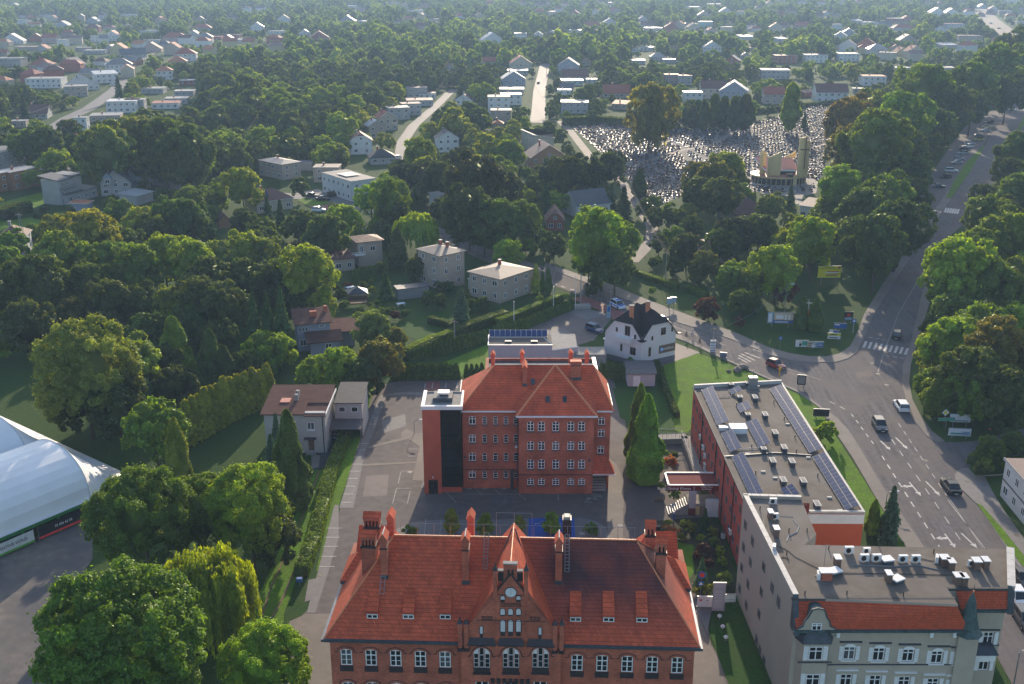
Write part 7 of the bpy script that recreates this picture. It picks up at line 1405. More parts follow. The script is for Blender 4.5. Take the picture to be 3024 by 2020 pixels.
def cm(n,c): return mat('print_'+n,c,.55,var=.05)
YEL = cm('yellow',(.66,.56,.02)); PW = cm('white',(.62,.63,.65)); PB = cm('blue',(.03,.11,.34)); PR = cm('red',(.5,.04,.03)); PG = cm('green',(.05,.3,.2)); PK = cm('black',(.02,.02,.02)); PC = cm('cream',(.5,.42,.3)); PS = cm('sky',(.22,.33,.42)); PE = cm('earth',(.22,.17,.12)); PY2 = cm('lime',(.5,.5,.04))
t = board(20,470,470,5.6,2.9,2.2,.02,'yellow billboard with slanted red and black lettering bands at the edge of the trees','billboard',YEL,[(.40,.9,.50,.56,PR),(.32,.9,.40,.49,PW),(.4,.92,.28,.34,PR),(.35,.85,.14,.2,PK),(.0,1,.76,.78,PK),(.86,.97,.82,.97,PR)])
textobj('lettering','al. 29 marca 96',(-.4,-.11,4.78),(math.pi/2,0,0),.5,PK,t); board(6,655,700,5.6,2.4,1.0,-.05,'wide billboard with brown interior photograph and blue lower band beside the crucifix','billboard',PE,[(0,.22,0,1,PS),(.03,.16,.1,.9,PW),(.25,.98,.3,.95,PC),(.32,.6,.4,.75,PW),(.66,.72,.3,.75,PW),(.8,.86,.3,.75,PW),(.2,1,0,.22,PB),(.28,.8,.06,.14,PW)])
board(6,805,845,2.6,1.35,.35,0,'white and green election poster with a portrait, left of three low posters','poster',PW,[(.5,.95,.2,.9,PG),(.28,.46,.12,.55,PK),(.31,.43,.5,.85,PC)]); board(6,862,848,1.2,1.1,.4,0,'cream poster in the middle of the three low posters','poster',PC,[(.1,.9,.6,.8,PE),(.1,.9,.2,.4,PE)]); board(6,912,850,2.4,1.2,.35,0,'blue election poster with a portrait, right of three low posters','poster',PS,[(0,.3,0,.5,PW),(.12,.3,.4,.8,PC),(.5,1,.1,.7,PB),(.55,.95,.35,.5,PW)])
board(6,1125,672,2.0,2.0,.6,0,'grey-framed notice with a dark picture, highest of the signs on the green corner','sign',PK,[(.1,.9,.1,.4,PS),(.3,.7,.5,.8,PR)],name='sign')
board(6,1070,722,2.7,1.1,.5,-.15,'blue sign board in the middle of the green corner','sign',PB,[(.05,.45,.6,.85,PW)],name='sign')
board(6,1030,752,2.0,.55,.45,-.3,'small blue and white sign board above the yellow direction sign','sign',PW,[(.4,1,.1,.9,PB)],name='sign'); board(6,1028,790,2.6,1.2,.35,-.12,'yellow and white arrow-shaped direction sign on the green corner','sign',PW,[(0,1,.55,1,PY2),(.15,.7,.68,.85,PK),(.1,.8,.15,.3,PK)],name='sign')
def roadsign(k,x,y,h_,shape,m,lab,m2=None,rz=0,scale=1,pole=STEEL):
    p = G(k,x,y); t = thing('road_sign',p,rz,lab,'road sign'); q = MB(); q.cyl(0,0,0,h_,.05,pole,6); q.part('post',t); q = MB(); r_ = .42*scale
    def ring(n,rr,off,y_,ph=0): return [(rr*math.cos(2*math.pi*i/n+ph),y_,h_-.2+rr*math.sin(2*math.pi*i/n+ph)) for i in range(n)]
    n,ph = {'o': (16,0),'t': (3,math.pi/2),'d': (4,0),'s': (4,math.pi/4)}[shape]
    q.loft([ring(n,r_,0,-.06,ph),ring(n,r_,0,-.085,ph)],m); pl = q.part('plate',t)
    if m2: q = MB(); q.loft([ring(n if shape != 's' else 3,r_*.62,0,-.09,ph if shape != 's' else math.pi/2),ring(n if shape != 's' else 3,r_*.62,0,-.1,ph if shape != 's' else math.pi/2)],m2); q.part('symbol',pl)
    return t
roadsign(6,1160,742,3.0,'s',PB,'blue square pedestrian crossing sign with white triangle on the green corner',PW,scale=1.5,pole=WHITEM)
roadsign(6,652,865,3.0,'s',PB,'small blue sign on a thin post left of the low posters',PS,scale=1.2)
roadsign(9,1565,836,3.0,'o',PB,'round blue no-parking sign with red rim beside the blue spruce',PR,scale=1.25); roadsign(9,1560,846,1.9,'s',PB,'blue square parking sign right under the round sign by the spruce',PW,scale=1.1)
roadsign(6,1788,1395,3.0,'d',PW,'yellow and white priority road diamond sign by the side street corner',YEL,scale=1.5); board(6,1800,1410,2.8,.45,1.7,.05,'green direction sign below the priority diamond','sign',PG,None,1,'sign'); 
board(6,1895,1470,3.6,1.3,.5,-.12,'white slanted banner low at the side street corner','banner',PW,[(.1,.8,.2,.4,PG),(.6,.95,.1,.6,PS)],name='banner'); board(6,1895,1400,3.4,1.4,1.2,-.1,'crumpled white banner above the low slanted banner','banner',PW,[(.1,.9,.1,.2,PK)],name='banner')
q = MB(); p = G(6,2110,1410); t = thing('marker_post',p,0,'orange marker post in the shade at the side street corner','post'); q.box(-.15,.15,-.15,.15,0,2.8,mat('orange_paint',(.6,.16,.02),.6)); q.part('post',t)
p = G(6,650,1045); t = thing('marker_post',p,0,'yellow-orange marker post in front of the red hatchback','post'); q = MB(); q.box(-.09,.09,-.09,.09,0,2.0,mat('amber_paint',(.75,.38,.02),.6)); q.loft([[(-.35,-.05,1.5),(.35,-.05,1.5),(.0,-.05,2.5)],[(-.35,.05,1.5),(.35,.05,1.5),(0,.05,2.5)]],MATS['amber_paint']); q.part('post',t)
board(6,800,1122,1.6,1.9,.7,-.25,'grey notice board with arched frame at the edge of the lawn beside the road','notice board',PK,[(.12,.88,.1,.9,cm('grey',(.2,.2,.2)))],name='notice_board'); board(6,262,912,1.3,1.0,.1,-.25,'small blue-grey info panel on the grass verge by the leaning pole','info panel',cm('slateblue',(.12,.15,.22)),None,name='info_panel'); board(6,938,1330,2.7,1.3,.4,-.1,'dark back of a hoarding beside the bright garden shrub','hoarding',PK,None,name='hoarding')
board(14,1440,350,1.2,1.4,1.6,.3,'left one of two pale traffic panels back to back on the green bank','sign',PS,None,1,'sign'); board(14,1500,330,1.2,1.3,1.6,-.3,'right one of two pale traffic panels on the green bank','sign',PS,None,1,'sign')
board(14,505,470,.9,3.0,.1,.1,'tall pale totem sign with lettering at the forecourt entrance','totem sign',PS,[(.15,.85,.5,.9,PB)],0,'totem_sign')
board(9,1610,955,2.3,1.4,.3,-.05,'white information board left of the tall grey totem','information board',PW,[(.1,.25,.6,.75,PR),(.5,.56,.6,.7,PK)],name='information_board'); board(9,1705,975,1.5,3.9,.1,-.02,'tall grey lettered totem board by the garden path','totem sign',cm('paleg',(.42,.42,.46)),[(.1,.9,.88,.9,PW)]+[(.12,.8,.1+i*.055,.115+i*.055,PW) for i in range(12)],0,'totem_sign'); board(9,1790,915,1.7,1.0,.3,.05,'small white information board right of the grey totem','information board',PW,[(.1,.9,.3,.35,cm('grey',(.2,.2,.2)))],name='information_board')
board(1,1222,1290,3.0,1.6,3.2,.2,'white billboard on the roadside below the big dark willows','billboard',PW,None,1)
# wayside crucifix
p = G(6,840,706); t = thing('wayside_crucifix',p,0,'wayside crucifix with pale figure on an orange-brown pillar between two dark thujas','crucifix'); q = MB(); q.box(-.5,.5,-.4,.4,0,.5,CONC); q.box(-.34,.34,-.28,.28,.5,2.2,WHITE); q.part('pedestal',t); q = MB(); q.box(-.26,.26,-.2,.2,2.2,4.0,mat('amber_stone',(.45,.2,.05),.7)); q.part('pillar',t); q = MB(); q.box(-.1,.1,0,.14,4.0,6.4,CONC); q.box(-.75,.75,0,.14,5.6,5.8,CONC); q.part('cross',t)
skin_body('figure',[(0,-.06,4.9),(0,-.1,5.3),(0,-.08,5.6),(0,-.12,5.85),(.3,-.06,5.72),(.62,-.03,5.85),(-.3,-.06,5.72),(-.62,-.03,5.85),(.07,-.12,4.55),(.03,-.05,4.15),(-.07,-.12,4.55),(-.03,-.05,4.15)],[(0,1),(1,2),(2,3),(2,4),(4,5),(2,6),(6,7),(0,8),(8,9),(0,10),(10,11)],[.13,.13,.14,.1,.05,.04,.05,.04,.08,.05,.08,.05],mat('pale_statue',(.6,.58,.52),.7),t)
# stones on the lawn
for i,(x,y,s_) in enumerate(((302,1008,.5),(360,1005,1.1),(403,985,1.0))):
    bm = bmesh.new(); bmesh.ops.create_icosphere(bm,subdivisions=2,radius=1)
    for v_ in bm.verts: n_ = noise.noise(v_.co*1.3+Vector((i*7,0,0))); v_.co *= 1+.35*n_; v_.co.z *= .55
    me = bpy.data.meshes.new('boulder'); bm.to_mesh(me); bm.free(); me.materials.append(mat('boulder_stone',(.2,.17,.15),.9,var=.3,scale=2)); p = G(6,x,y); o = link(me,'boulder',None,(p.x,p.y,s_*.35),i*1.3,scale=(s_,s_*.8,s_)); tag(o,('smallest boulder, left of three on the sunny lawn','widest boulder in the middle of three on the lawn','boulder nearest the road of three on the lawn')[i],'boulder')
# poles, lamps, wires
def pole(k,xb,yb,yt,lab,kind='wood',r=.12,xt=None,name=None,cat=None):
    p = G(k,xb,yb); _,py = S(k,xb,yt); rr = ray(S(k,xt or xb,yt)[0],py); h_ = CAM_H+rr.z*p.y/rr.y; h_ = min(max(h_,2),16)
    t = thing(name or {'wood': 'utility_pole','lamp': 'street_lamp','flag': 'flagpole','white': 'flagpole'}[kind],p,0,lab,cat or {'wood': 'utility pole','lamp': 'street lamp','flag': 'flagpole','white': 'flagpole'}[kind]); m_ = {'wood': CONC,'lamp': STEEL,'flag': WHITEM,'white': WHITEM}[kind]
    q = MB(); q.cyl(0,0,0,h_,r,m_,7,r*.65); q.part('pole',t)
    if kind == 'wood': q = MB(); q.box(-.8,.8,-.05,.05,h_-.35,h_-.22,WOOD); q.part('cross_arm',t)
    if kind == 'lamp': q = MB(); q.tube([(0,0,h_-.1),(.2,0,h_+.25),(1.0,-.1,h_+.4)],.05,STEEL,5); q.part('arm',t); q = MB(); q.loft([[(.8,-.25,h_+.34),(1.7,-.25,h_+.42),(1.7,.05,h_+.42),(.8,.05,h_+.34)],[(.9,-.2,h_+.5),(1.6,-.2,h_+.54),(1.6,0,h_+.54),(.9,0,h_+.5)]],WHITEM); q.part('lamp_head',t)
    if kind in 'flagwhite': q = MB(); q.cyl(0,0,h_,h_+.15,.1,WHITEM,8); q.part('finial',t)
    return p,h_
POL = {}
POL['a'] = pole(14,2110,980,620,'leaning-looking concrete pole carrying white poster sheets at the lawn edge','wood',.2,2150)
p = POL['a'][0]; t = thing('poster_board',(p.x-.1,p.y-.45,0),0,'white poster sheets strapped around the foot of the concrete pole','poster'); q = MB(); q.box(-.55,.55,-.1,.1,.1,2.6,PW); pp_ = q.part('sheet',t)
for i,m_ in enumerate((PB,PE,PB,PK)): q = MB(); q.box(-.45,.45,-.13,-.1,.35+i*.55,.5+i*.55,m_); q.part('printed_area',pp_)
POL['b'] = pole(6,688,600,412,'street lamp behind the wide brown billboard','lamp',.09); POL['c'] = pole(5,1488,625,420,'white flagpole in the hedge line, middle of three','flag',.08); POL['d'] = pole(5,1215,735,525,'white flagpole nearest the annex, left of three','flag',.08); POL['e'] = pole(5,1640,575,350,'white pole with orange foot at the forecourt gate','flag',.08)
POL['f'] = pole(5,1676,540,325,'dark concrete pole in the planter beside the forecourt gate','wood',.16); POL['g'] = pole(5,1500,430,255,'tall thin pole beside the columnar shrubs on the side road','wood',.1); POL['h'] = pole(5,1883,540,430,'thin dark post behind the police car','wood',.08); POL['i'] = pole(5,805,820,655,'concrete pole in the hedge left of the annex','wood',.16); POL['j'] = pole(5,1358,190,30,'wooden pole beyond the side road left of the bright maple','wood',.14); POL['k'] = pole(5,2265,380,180,'wooden pole on the bank under the wires of the cemetery lane','wood',.14)
POL['m'] = pole(5,525,1435,1355,'slim lamp post on the sunlit yard beside the lift tower','lamp',.06); POL['n'] = pole(21,455,250,115,'street lamp nearest the left edge on the upper road','lamp',.08); POL['o'] = pole(21,920,330,170,'street lamp behind the grey stepped house','lamp',.08); POL['p'] = pole(21,1500,380,245,'street lamp right of the pale blue metal roof','lamp',.08); POL['q'] = pole(21,2085,330,130,'wooden power pole at the edge of the overgrown slope','wood',.14); POL['r'] = pole(16,35,770,690,'street lamp behind the roadside spruce','lamp',.08)
POL['s'] = pole(6,1800,1290,1110,'street lamp rising out of the dense right-hand trees','lamp',.09); POL['t'] = pole(6,1690,880,700,'street lamp at the tree edge beside the zebra crossing','lamp',.09); POL['u'] = pole(2,1475,850,760,'wooden pole where the straight street bends to the cemetery','wood',.14); POL['v'] = pole(2,380,985,860,'concrete pole beside the narrow hillside street','wood',.14); POL['w'] = pole(2,1440,540,450,'wooden pole at the far end of the straight street','wood',.14); POL['x'] = pole(10,2270,1568,1350,'curved street lamp at the lower right beside the big road','lamp',.09); POL['y'] = pole(2,1345,660,560,'pole halfway along the straight street, left side','wood',.12); POL['z'] = pole(3,283,555,475,'thin pole behind the brown-roofed house above the cemetery','wood',.1)
WIRE = mat('cable',(.16,.15,.13),.9,spec=.1)
def wire(a,b,lab,r=.035,sag=1.2,n=10,off=0):
    A = Vector((a[0].x+off,a[0].y,a[1]-.3)); B = Vector((b[0].x+off,b[0].y,b[1]-.3)); mid = (A+B)/2; pts = [A.lerp(B,i/n)-Vector((0,0,sag*4*(i/n)*(1-i/n)))-mid for i in range(n+1)]
    q = MB(); q.tube(pts,r,WIRE,4); o = q.part('overhead_wire',None,mid); tag(o,lab,'overhead wire','overhead wires'); return o
wire(POL['a'],POL['b'],'slack cable sagging from the poster pole to the lamp behind the brown billboard',.05,1.5); wire(POL['i'],(Vector((-3.9,197,0)),5.6),'cable from the hedge pole down to the lavender annex',.04,.8)
anch = (Vector((*P(*S(2,2170,1568))[:2],0)),6.5)
wire(POL['u'],POL['y'],'wire along the left side of the straight street, lower span',.06,1.0); wire(POL['y'],(G(2,1365,500),8),'wire along the left side of the straight street, upper span',.06,1.0); wire(POL['u'],(G(2,1790,1120),8),'wire above the lane beside the cemetery',.07,1.5); wire((G(2,1960,1330),9),POL['k'],'wire over the lane down to the bank pole',.05,1.5); wire((G(2,1960,1330),9),POL['k'],'second wire over the lane down to the bank pole',.05,2.4,off=.8)
wire(POL['v'],(G(2,470,880),7),'short wire at the narrow hillside street',.06,.8); wire((G(2,620,780),8),(G(2,735,640),8),'wire above the flat-roofed hillside houses',.07,1.4); wire((G(2,470,850),8),(G(2,620,780),8),'wire linking the concrete pole to the flat-roofed houses',.07,1)
wire((G(1,210,900),8),(G(1,560,720),8),'long wire above the curved upper-left street, lower span',.07,1.5); wire((G(1,560,720),8),(G(1,850,560),8),'long wire above the curved upper-left street, middle span',.07,1.5); wire((G(1,850,560),8),(G(1,1180,350),8),'long wire above the curved upper-left street, upper span',.07,1.5); wire((G(1,470,850),8),(G(1,820,640),8),'second wire on the right side of the upper-left street',.07,1.5)
wire(POL['q'],(G(1,1820,900),10),'power line running up the overgrown slope',.05,1.5); wire(POL['q'],(G(1,1350,1290),8),'power line running down to the upper road',.05,1.5)
# lattice mast at the left edge
p = G(21,235,1055); t = thing('lattice_mast',p,0,'steel lattice mast beside the white house at the left edge','mast'); q = MB(); hm_ = 12
for a_,b_ in ((-.7,-.5),(.7,-.5),(.7,.5),(-.7,.5)): q.tube([(a_,b_,0),(a_*.3,b_*.3,hm_)],.05,STEEL,4)
for i in range(12):
    f0 = 1-.7*i/12; f1 = 1-.7*(i+1)/12; z0,z1 = hm_*i/12,hm_*(i+1)/12; s_ = 1 if i % 2 else -1; q.tube([(-.7*f0*s_,-.5*f0,z0),(.7*f1*s_,-.5*f1,z1)],.03,STEEL,4)
q.part('lattice',t); q = MB(); q.box(-1,1,-.05,.05,hm_-.6,hm_-.45,STEEL); q.part('cross_arm',t)
# planter, bins, white lights, transformer cabinets
p = G(5,1690,565); t = thing('stone_planter',p,.15,'low stone planter with shrubs beside the forecourt gate','planter'); q = MB(); q.box(-1.8,1.8,-1,1,0,.7,CONC); q.part('basin',t)
p = G(8,125,0); t = thing('post_box',P(886,1733),0,'small blue box on a post beside the clipped hedge strip','box'); q = MB(); q.box(-.35,.35,-.25,.25,.8,1.3,PB); q.part('box',t); q = MB(); q.cyl(0,0,0,.8,.05,STEEL,6); q.part('post',t)
for i,(x,y) in enumerate(((1718,1048),(1743,1133),(1768,1220))): p = G(9,x,y); t = thing('garden_light',p,0,'round white garden light, %s of three on the front lawn' % ('farthest','middle','nearest')[i],'garden light','white globe lights on the front lawn'); q = MB(); q.cyl(0,0,0,.35,.06,STEEL,6); q.part('stem',t); q = MB(); q.loft([[(r_*math.cos(a_),r_*math.sin(a_),z) for a_ in [2*math.pi*j/10 for j in range(10)]] for r_,z in ((.1,.35),(.26,.5),(.28,.62),(.15,.78))],WHITE); q.part('globe',t)
p = G(15,645,1035); t = thing('waste_bin',p,0,'white bin standing in the shadow along the red wall','bin'); q = MB(); q.cyl(0,0,0,.9,.3,WHITEM,10,.33); q.part('bin_body',t); q = MB(); q.cyl(0,0,.9,1.0,.35,LEAD,10,.2); q.part('lid',t)
p = G(15,160,990); t = thing('waste_bin',p,0,'black litter bin at the corner of the garden path','bin'); q = MB(); q.cyl(0,0,0,1.0,.3,BLACKP,10,.33); q.part('bin_body',t)
p = G(15,558,870); t = thing('utility_cabinet',p,0,'pale cabinet at the foot of the entrance stairs beside the red wall','cabinet'); q = MB(); q.box(-.9,.9,-.4,.4,0,2.6,OFFW); q.part('casing',t); q = MB(); q.box(-.75,-.05,-.43,-.4,.2,2.4,PW); q.part('door',t); q = MB(); q.box(.05,.75,-.43,-.4,.2,2.4,PW); q.part('door',t)
p = G(15,445,860); t = thing('utility_cabinet',p,0,'narrow cream panel beside the pillar of the lettered canopy','panel'); q = MB(); q.box(-.4,.4,-.1,.1,0,1.8,CW); q.part('panel',t)
p = G(15,275,905); t = thing('info_column',p,0,'thin blue info column with a pale head in front of the entrance steps','info column'); q = MB(); q.cyl(0,0,0,1.2,.1,PB,8); q.part('column',t); q = MB(); q.cyl(0,0,1.2,1.5,.13,PW,8); q.part('head',t)
p = G(15,160,760); t = thing('bench',p,0,'wooden bench beside the lower railing of the access ramp','bench'); q = MB(); q.box(-.9,.9,-.25,.25,.42,.5,WOOD); q.part('seat',t)
for s in (-.7,.7): q = MB(); q.box(s-.05,s+.05,-.2,.2,0,.42,STEEL); q.part('leg',t)
p = G(16,635,545); t = thing('road_sign',p,0,'round white sign in the grassy island on the right','road sign'); q = MB(); q.cyl(0,0,0,1.2,.06,WHITEM,6); q.part('post',t); q = MB(); q.cyl(0,0,1.2,1.7,.28,PW,10); q.part('plate',t)
ORD = 'first second third fourth fifth sixth seventh eighth ninth tenth eleventh twelfth thirteenth fourteenth fifteenth sixteenth seventeenth eighteenth nineteenth'.split()+[t_+('-'+u_ if u_ else '') if u_ else t_[:-1]+'ieth' for t_ in ('twenty','thirty','forty') for u_ in ['']+'first second third fourth fifth sixth seventh eighth ninth'.split()]
# ---------------------------------------------------------------- foliage prototypes
rng = np.random.default_rng(11)
def leaves_mesh(name,pos,nrm,size,tone,m,aspect=1.6,core=None,jitter=.55,hang=False):
    n = len(pos); nrm = nrm+rng.normal(0,jitter,(n,3)); nrm /= np.linalg.norm(nrm,axis=1)[:,None]+1e-9
    r = rng.normal(0,1,(n,3))
    if hang: r[:,2] = -3.5
    a = np.cross(nrm,r); a /= np.linalg.norm(a,axis=1)[:,None]+1e-9; b = np.cross(nrm,a)
    if hang: a,b = b,a; b = b
    sz = size*(0.7+0.6*rng.random(n))[:,None]; a = a*sz*aspect*.5; b = b*sz*.5
    fold = nrm*sz*.18
    V_ = np.stack([pos-a,pos+b*.9+fold,pos+a,pos-b*.9+fold],1).reshape(-1,3)
    F_ = np.arange(n*4).reshape(n,4)
    T_ = np.repeat(tone,4)
    if core is not None:
        cv,cf,ct = core; F2 = cf+len(V_); V_ = np.vstack([V_,cv]); T_ = np.concatenate([T_,np.full(len(cv),ct)])  # core is toned darker: shade inside the foliage put into the colour
    me = bpy.data.meshes.new(name); nl = n*4+(len(core[1])*3 if core is not None else 0); nf = n+(len(core[1]) if core is not None else 0)
    me.vertices.add(len(V_)); me.vertices.foreach_set('co',V_.astype(np.float32).ravel()); me.loops.add(nl); me.polygons.add(nf)
    li = F_.ravel(); 
    if core is not None: li = np.concatenate([li,F2.ravel()])
    me.loops.foreach_set('vertex_index',li.astype(np.int32))
    ls = np.concatenate([np.arange(n)*4,n*4+np.arange(nf-n)*3]); me.polygons.foreach_set('loop_start',ls.astype(np.int32))
    at = me.attributes.new('tone','FLOAT','POINT'); at.data.foreach_set('value',T_.astype(np.float32)); me.materials.append(m); me.update(calc_edges=True); me.validate(); return me
def sph(n): v = rng.normal(0,1,(n,3)); return v/np.linalg.norm(v,axis=1)[:,None]
def core_mesh(r=(.72,.72,.68),c=(0,0,0),sub=2,amp=.25,seed=0):
    bm = bmesh.new(); bmesh.ops.create_icosphere(bm,subdivisions=sub,radius=1)
    for v in bm.verts: k = 1+amp*noise.noise(v.co*1.9+Vector((seed*3.1,0,0))); v.co = Vector((v.co.x*r[0]*k+c[0],v.co.y*r[1]*k+c[1],v.co.z*r[2]*k+c[2]))
    cv = np.array([v.co[:] for v in bm.verts]); cf = np.array([[v.index for v in f.verts] for f in bm.faces]); bm.free(); return cv,cf,.75
def broad(name,nl,size,ncl=70,rz=.95,m=None,seed=0,rough=.28,aspect=1.5,top=.0,csub=2,spiky=0.0):
    """crown of unit radius centred on the origin: leaf clumps over an uneven envelope"""
    nb_ = 13 if ncl > 60 else 9 if ncl > 20 else 6
    g_ = (np.arange(nb_)+.5)/nb_; ph = g_*nb_*2.399963+seed; zz_ = 1-1.62*g_; bd = np.stack([np.sqrt(np.maximum(0,1-zz_**2))*np.cos(ph),np.sqrt(np.maximum(0,1-zz_**2))*np.sin(ph),zz_],1)
    bc = bd*(.40+.26*rng.random(nb_))[:,None]; br = .30+.20*rng.random(nb_); li_ = rng.choice(nb_,ncl,p=br**2/np.sum(br**2))
    d = sph(ncl)+bd[li_]*.75; d[:,2] += .15; d /= np.linalg.norm(d,axis=1)[:,None]
    cc = bc[li_]+d*br[li_][:,None]*(.85+.25*rng.random(ncl))[:,None]; sc_ = (70/ncl)**.33; cr = (.10+.11*rng.random(ncl))*min(1.5,sc_); cc[:,2] *= rz
    w = cr**2; w /= w.sum(); idx = rng.choice(ncl,nl,p=w)
    s = sph(nl); up = s[:,2] < -.1; s[up] += d[idx][up]*.9; s /= np.linalg.norm(s,axis=1)[:,None]
    rr = cr[idx]*(1-.35*rng.random(nl)**2)*(1+spiky*rng.random(nl)**4)
    pos = cc[idx]+s*rr[:,None]*np.array([1,1,.85])
    ctone = (.80+.4*rng.random(ncl))*(.82+.36*rng.random(nb_))[li_]; tone = ctone[idx]*(.8+.4*rng.random(nl))
    k = int(nl*.06); pos[:k] += sph(k)*.09
    return leaves_mesh(name,pos,s*.8+np.array([0,0,.5]),size,tone,m or LEAF,aspect,core_mesh((.56,.56,.55*rz),seed=seed,sub=csub,amp=.4),.5)
def spruce(name,nl,size,layers=16,m=None,w=.34,slim=1.0,droop=.35):
    P_,N_,T_ = [],[],[]
    per = nl//(layers*8)
    for L_ in range(layers):
        z = (L_+.3)/layers; R_ = w*(1-z)**.9*(1+.16*rng.normal())+.015; nb = 8
        for b in range(nb):
            a = 2*math.pi*(b+rng.random())/nb; r_ = R_*(.8+.3*rng.random()); t = rng.random(per)**.7
            x = r_*t; zz = z-droop*x*.6+.02*np.sin(t*5); sp_ = (1-t*.6)*R_*.32+.006
            ox = rng.normal(0,1,per)*sp_*.6
            P_.append(np.stack([math.cos(a)*x-math.sin(a)*ox,math.sin(a)*x+math.cos(a)*ox,zz+rng.normal(0,.008,per)],1)); N_.append(np.tile([math.cos(a)*.5,math.sin(a)*.5,.7],(per,1))); T_.append((.7+.5*t)*(.8+.4*rng.random()))
    pos = np.vstack(P_); nr = np.vstack(N_); tone = np.concatenate(T_); k = 10
    cv = np.array([[w*.55*math.cos(2*math.pi*i/k),w*.55*math.sin(2*math.pi*i/k),.02] for i in range(k)]+[[0,0,.85],[0,0,.0]]); cf = np.array([[i,(i+1) % k,k] for i in range(k)]+[[(i+1) % k,i,k+1] for i in range(k)])
    return leaves_mesh(name,pos,nr,size,tone,m or NEEDLE,1.9,(cv,cf,.35),.35)
def column(name,nl,size,w=.16,m=None,pw=.55,base=.35,lump=.12):
    """columnar or cone-like dense evergreen of unit height"""
    z = rng.random(nl)**.85; prof = lambda z: w*np.clip(1-z,0,1)**pw*np.minimum(1,base+z*3.2)
    a = rng.random(nl)*2*math.pi; lm = np.array([noise.noise(Vector((math.cos(x)*1.6,math.sin(x)*1.6,y*7))) for x,y in zip(a,z)])
    r_ = prof(z)*(1+lump*3*lm)*(1-.22*rng.random(nl)**2)
    pos = np.stack([r_*np.cos(a),r_*np.sin(a),z],1); nr = np.stack([np.cos(a),np.sin(a),np.full(nl,.35)],1)
    zs = np.linspace(0.01,.93,8); k = 10; cv = np.array([[.8*prof(q)*math.cos(2*math.pi*i/k),.8*prof(q)*math.sin(2*math.pi*i/k),q] for q in zs for i in range(k)]); cf = []
    for s in range(7):
        for i in range(k): j = (i+1) % k; cf += [[s*k+i,s*k+j,(s+1)*k+j],[s*k+i,(s+1)*k+j,(s+1)*k+i]]
    return leaves_mesh(name,pos,nr,size,(.78+.45*np.clip(lm+.5,0,1))*(.8+.4*rng.random(nl)),m or NEEDLE,1.7,(cv,np.array(cf),.4),.45)
def willow(name,nl,size):
    ns = nl//26; d = sph(ns); d[:,2] = np.abs(d[:,2])*.9; st = d*(.72+.3*rng.random(ns))[:,None]*np.array([1,1,.75]); L_ = .35+.65*rng.random(ns)*(1-d[:,2]*.45)
    lm = np.array([noise.noise(Vector(x)*2.4) for x in d]); st *= (1+.35*lm)[:,None]
    t = np.tile(np.linspace(0,1,26),(ns,1)); out = d[:,:2]*.18
    x = st[:,0,None]+out[:,0,None]*np.sqrt(t)+rng.normal(0,.015,(ns,26)); y = st[:,1,None]+out[:,1,None]*np.sqrt(t)+rng.normal(0,.015,(ns,26)); z = st[:,2,None]-L_[:,None]*t**1.25+.03*np.sin(t*7)
    pos = np.stack([x,y,z],2).reshape(-1,3); nr = np.repeat(np.hstack([d[:,:2],np.full((ns,1),.35)]),26,0)
    tone = np.repeat(.75+.5*np.clip(lm+.5,0,1),26)*(.8+.4*rng.random(ns*26))
    return leaves_mesh(name,pos,nr,size,tone,LEAF,2.4,core_mesh((.6,.6,.6),(0,0,-.05),seed=5),.45,hang=True)
PR_ = {}
for i in range(3): PR_['near%d' % i] = broad('tree_crown',30000,.044,170,.95,seed=i,rough=.30,spiky=.35)
for i in range(3): PR_['hero%d' % i] = broad('tree_crown',76000,.027,330,.95,seed=50+i,rough=.32,spiky=.3)
for i in range(4): PR_['mid%d' % i] = broad('tree_crown',8500,.078,100,(.9,1.0,1.1,.85)[i],seed=10+i,rough=.34,spiky=.4)
for i in range(3): PR_['far%d' % i] = broad('tree_crown',1600,.15,44,(.9,1.05,1.2)[i],seed=20+i,rough=.36)
for i in range(3): PR_['xfar%d' % i] = broad('tree_crown',300,.32,16,(.85,1.0,1.15)[i],seed=30+i,rough=.36,csub=1)
PR_['willow'] = willow('tree_crown',34000,.045)
PR_['willowf'] = willow('tree_crown',9000,.085)
PR_['spruce'] = spruce('tree_crown',16000,.026,13,droop=.6); PR_['sprucef'] = spruce('tree_crown',4200,.046,10,w=.3,droop=.6)
PR_['thuja'] = column('tree_crown',12000,.026,.17,base=.45); PR_['cypress'] = column('tree_crown',26000,.021,.155,pw=.62,base=.55,lump=.17); PR_['thujaf'] = column('tree_crown',1500,.06,.17); PR_['poplar'] = column('tree_crown',5000,.05,.17,m=LEAF,pw=.35,base=.15,lump=.22)
PR_['bush'] = broad('shrub_foliage',2200,.14,26,.8,seed=40,rough=.2)
PR_['hedge1'] = column('shrub_foliage',1300,.07,.20,pw=.42,base=.75,lump=.08)
def trunk_mesh(name='tree_trunk',limbs=5,seed=0):
    r_ = random.Random(seed); q = MB(); q.tube([(0,0,-.02),(.01,.0,.35),(.03,.02,.75),(.02,.03,1.0)],[.05,.038,.028,.02],BARK,7)
    for i in range(limbs):
        a = 2*math.pi*(i+r_.random()*.5)/limbs; z = .42+.1*i/limbs*3; q.tube([(.015,.01,z),(.12*math.cos(a),.12*math.sin(a),z+.15),(.3*math.cos(a),.3*math.sin(a),z+.36)],[.02,.014,.006],BARK,5)
    return q.mesh(name)
TRK = [trunk_mesh(seed=i) for i in range(3)]
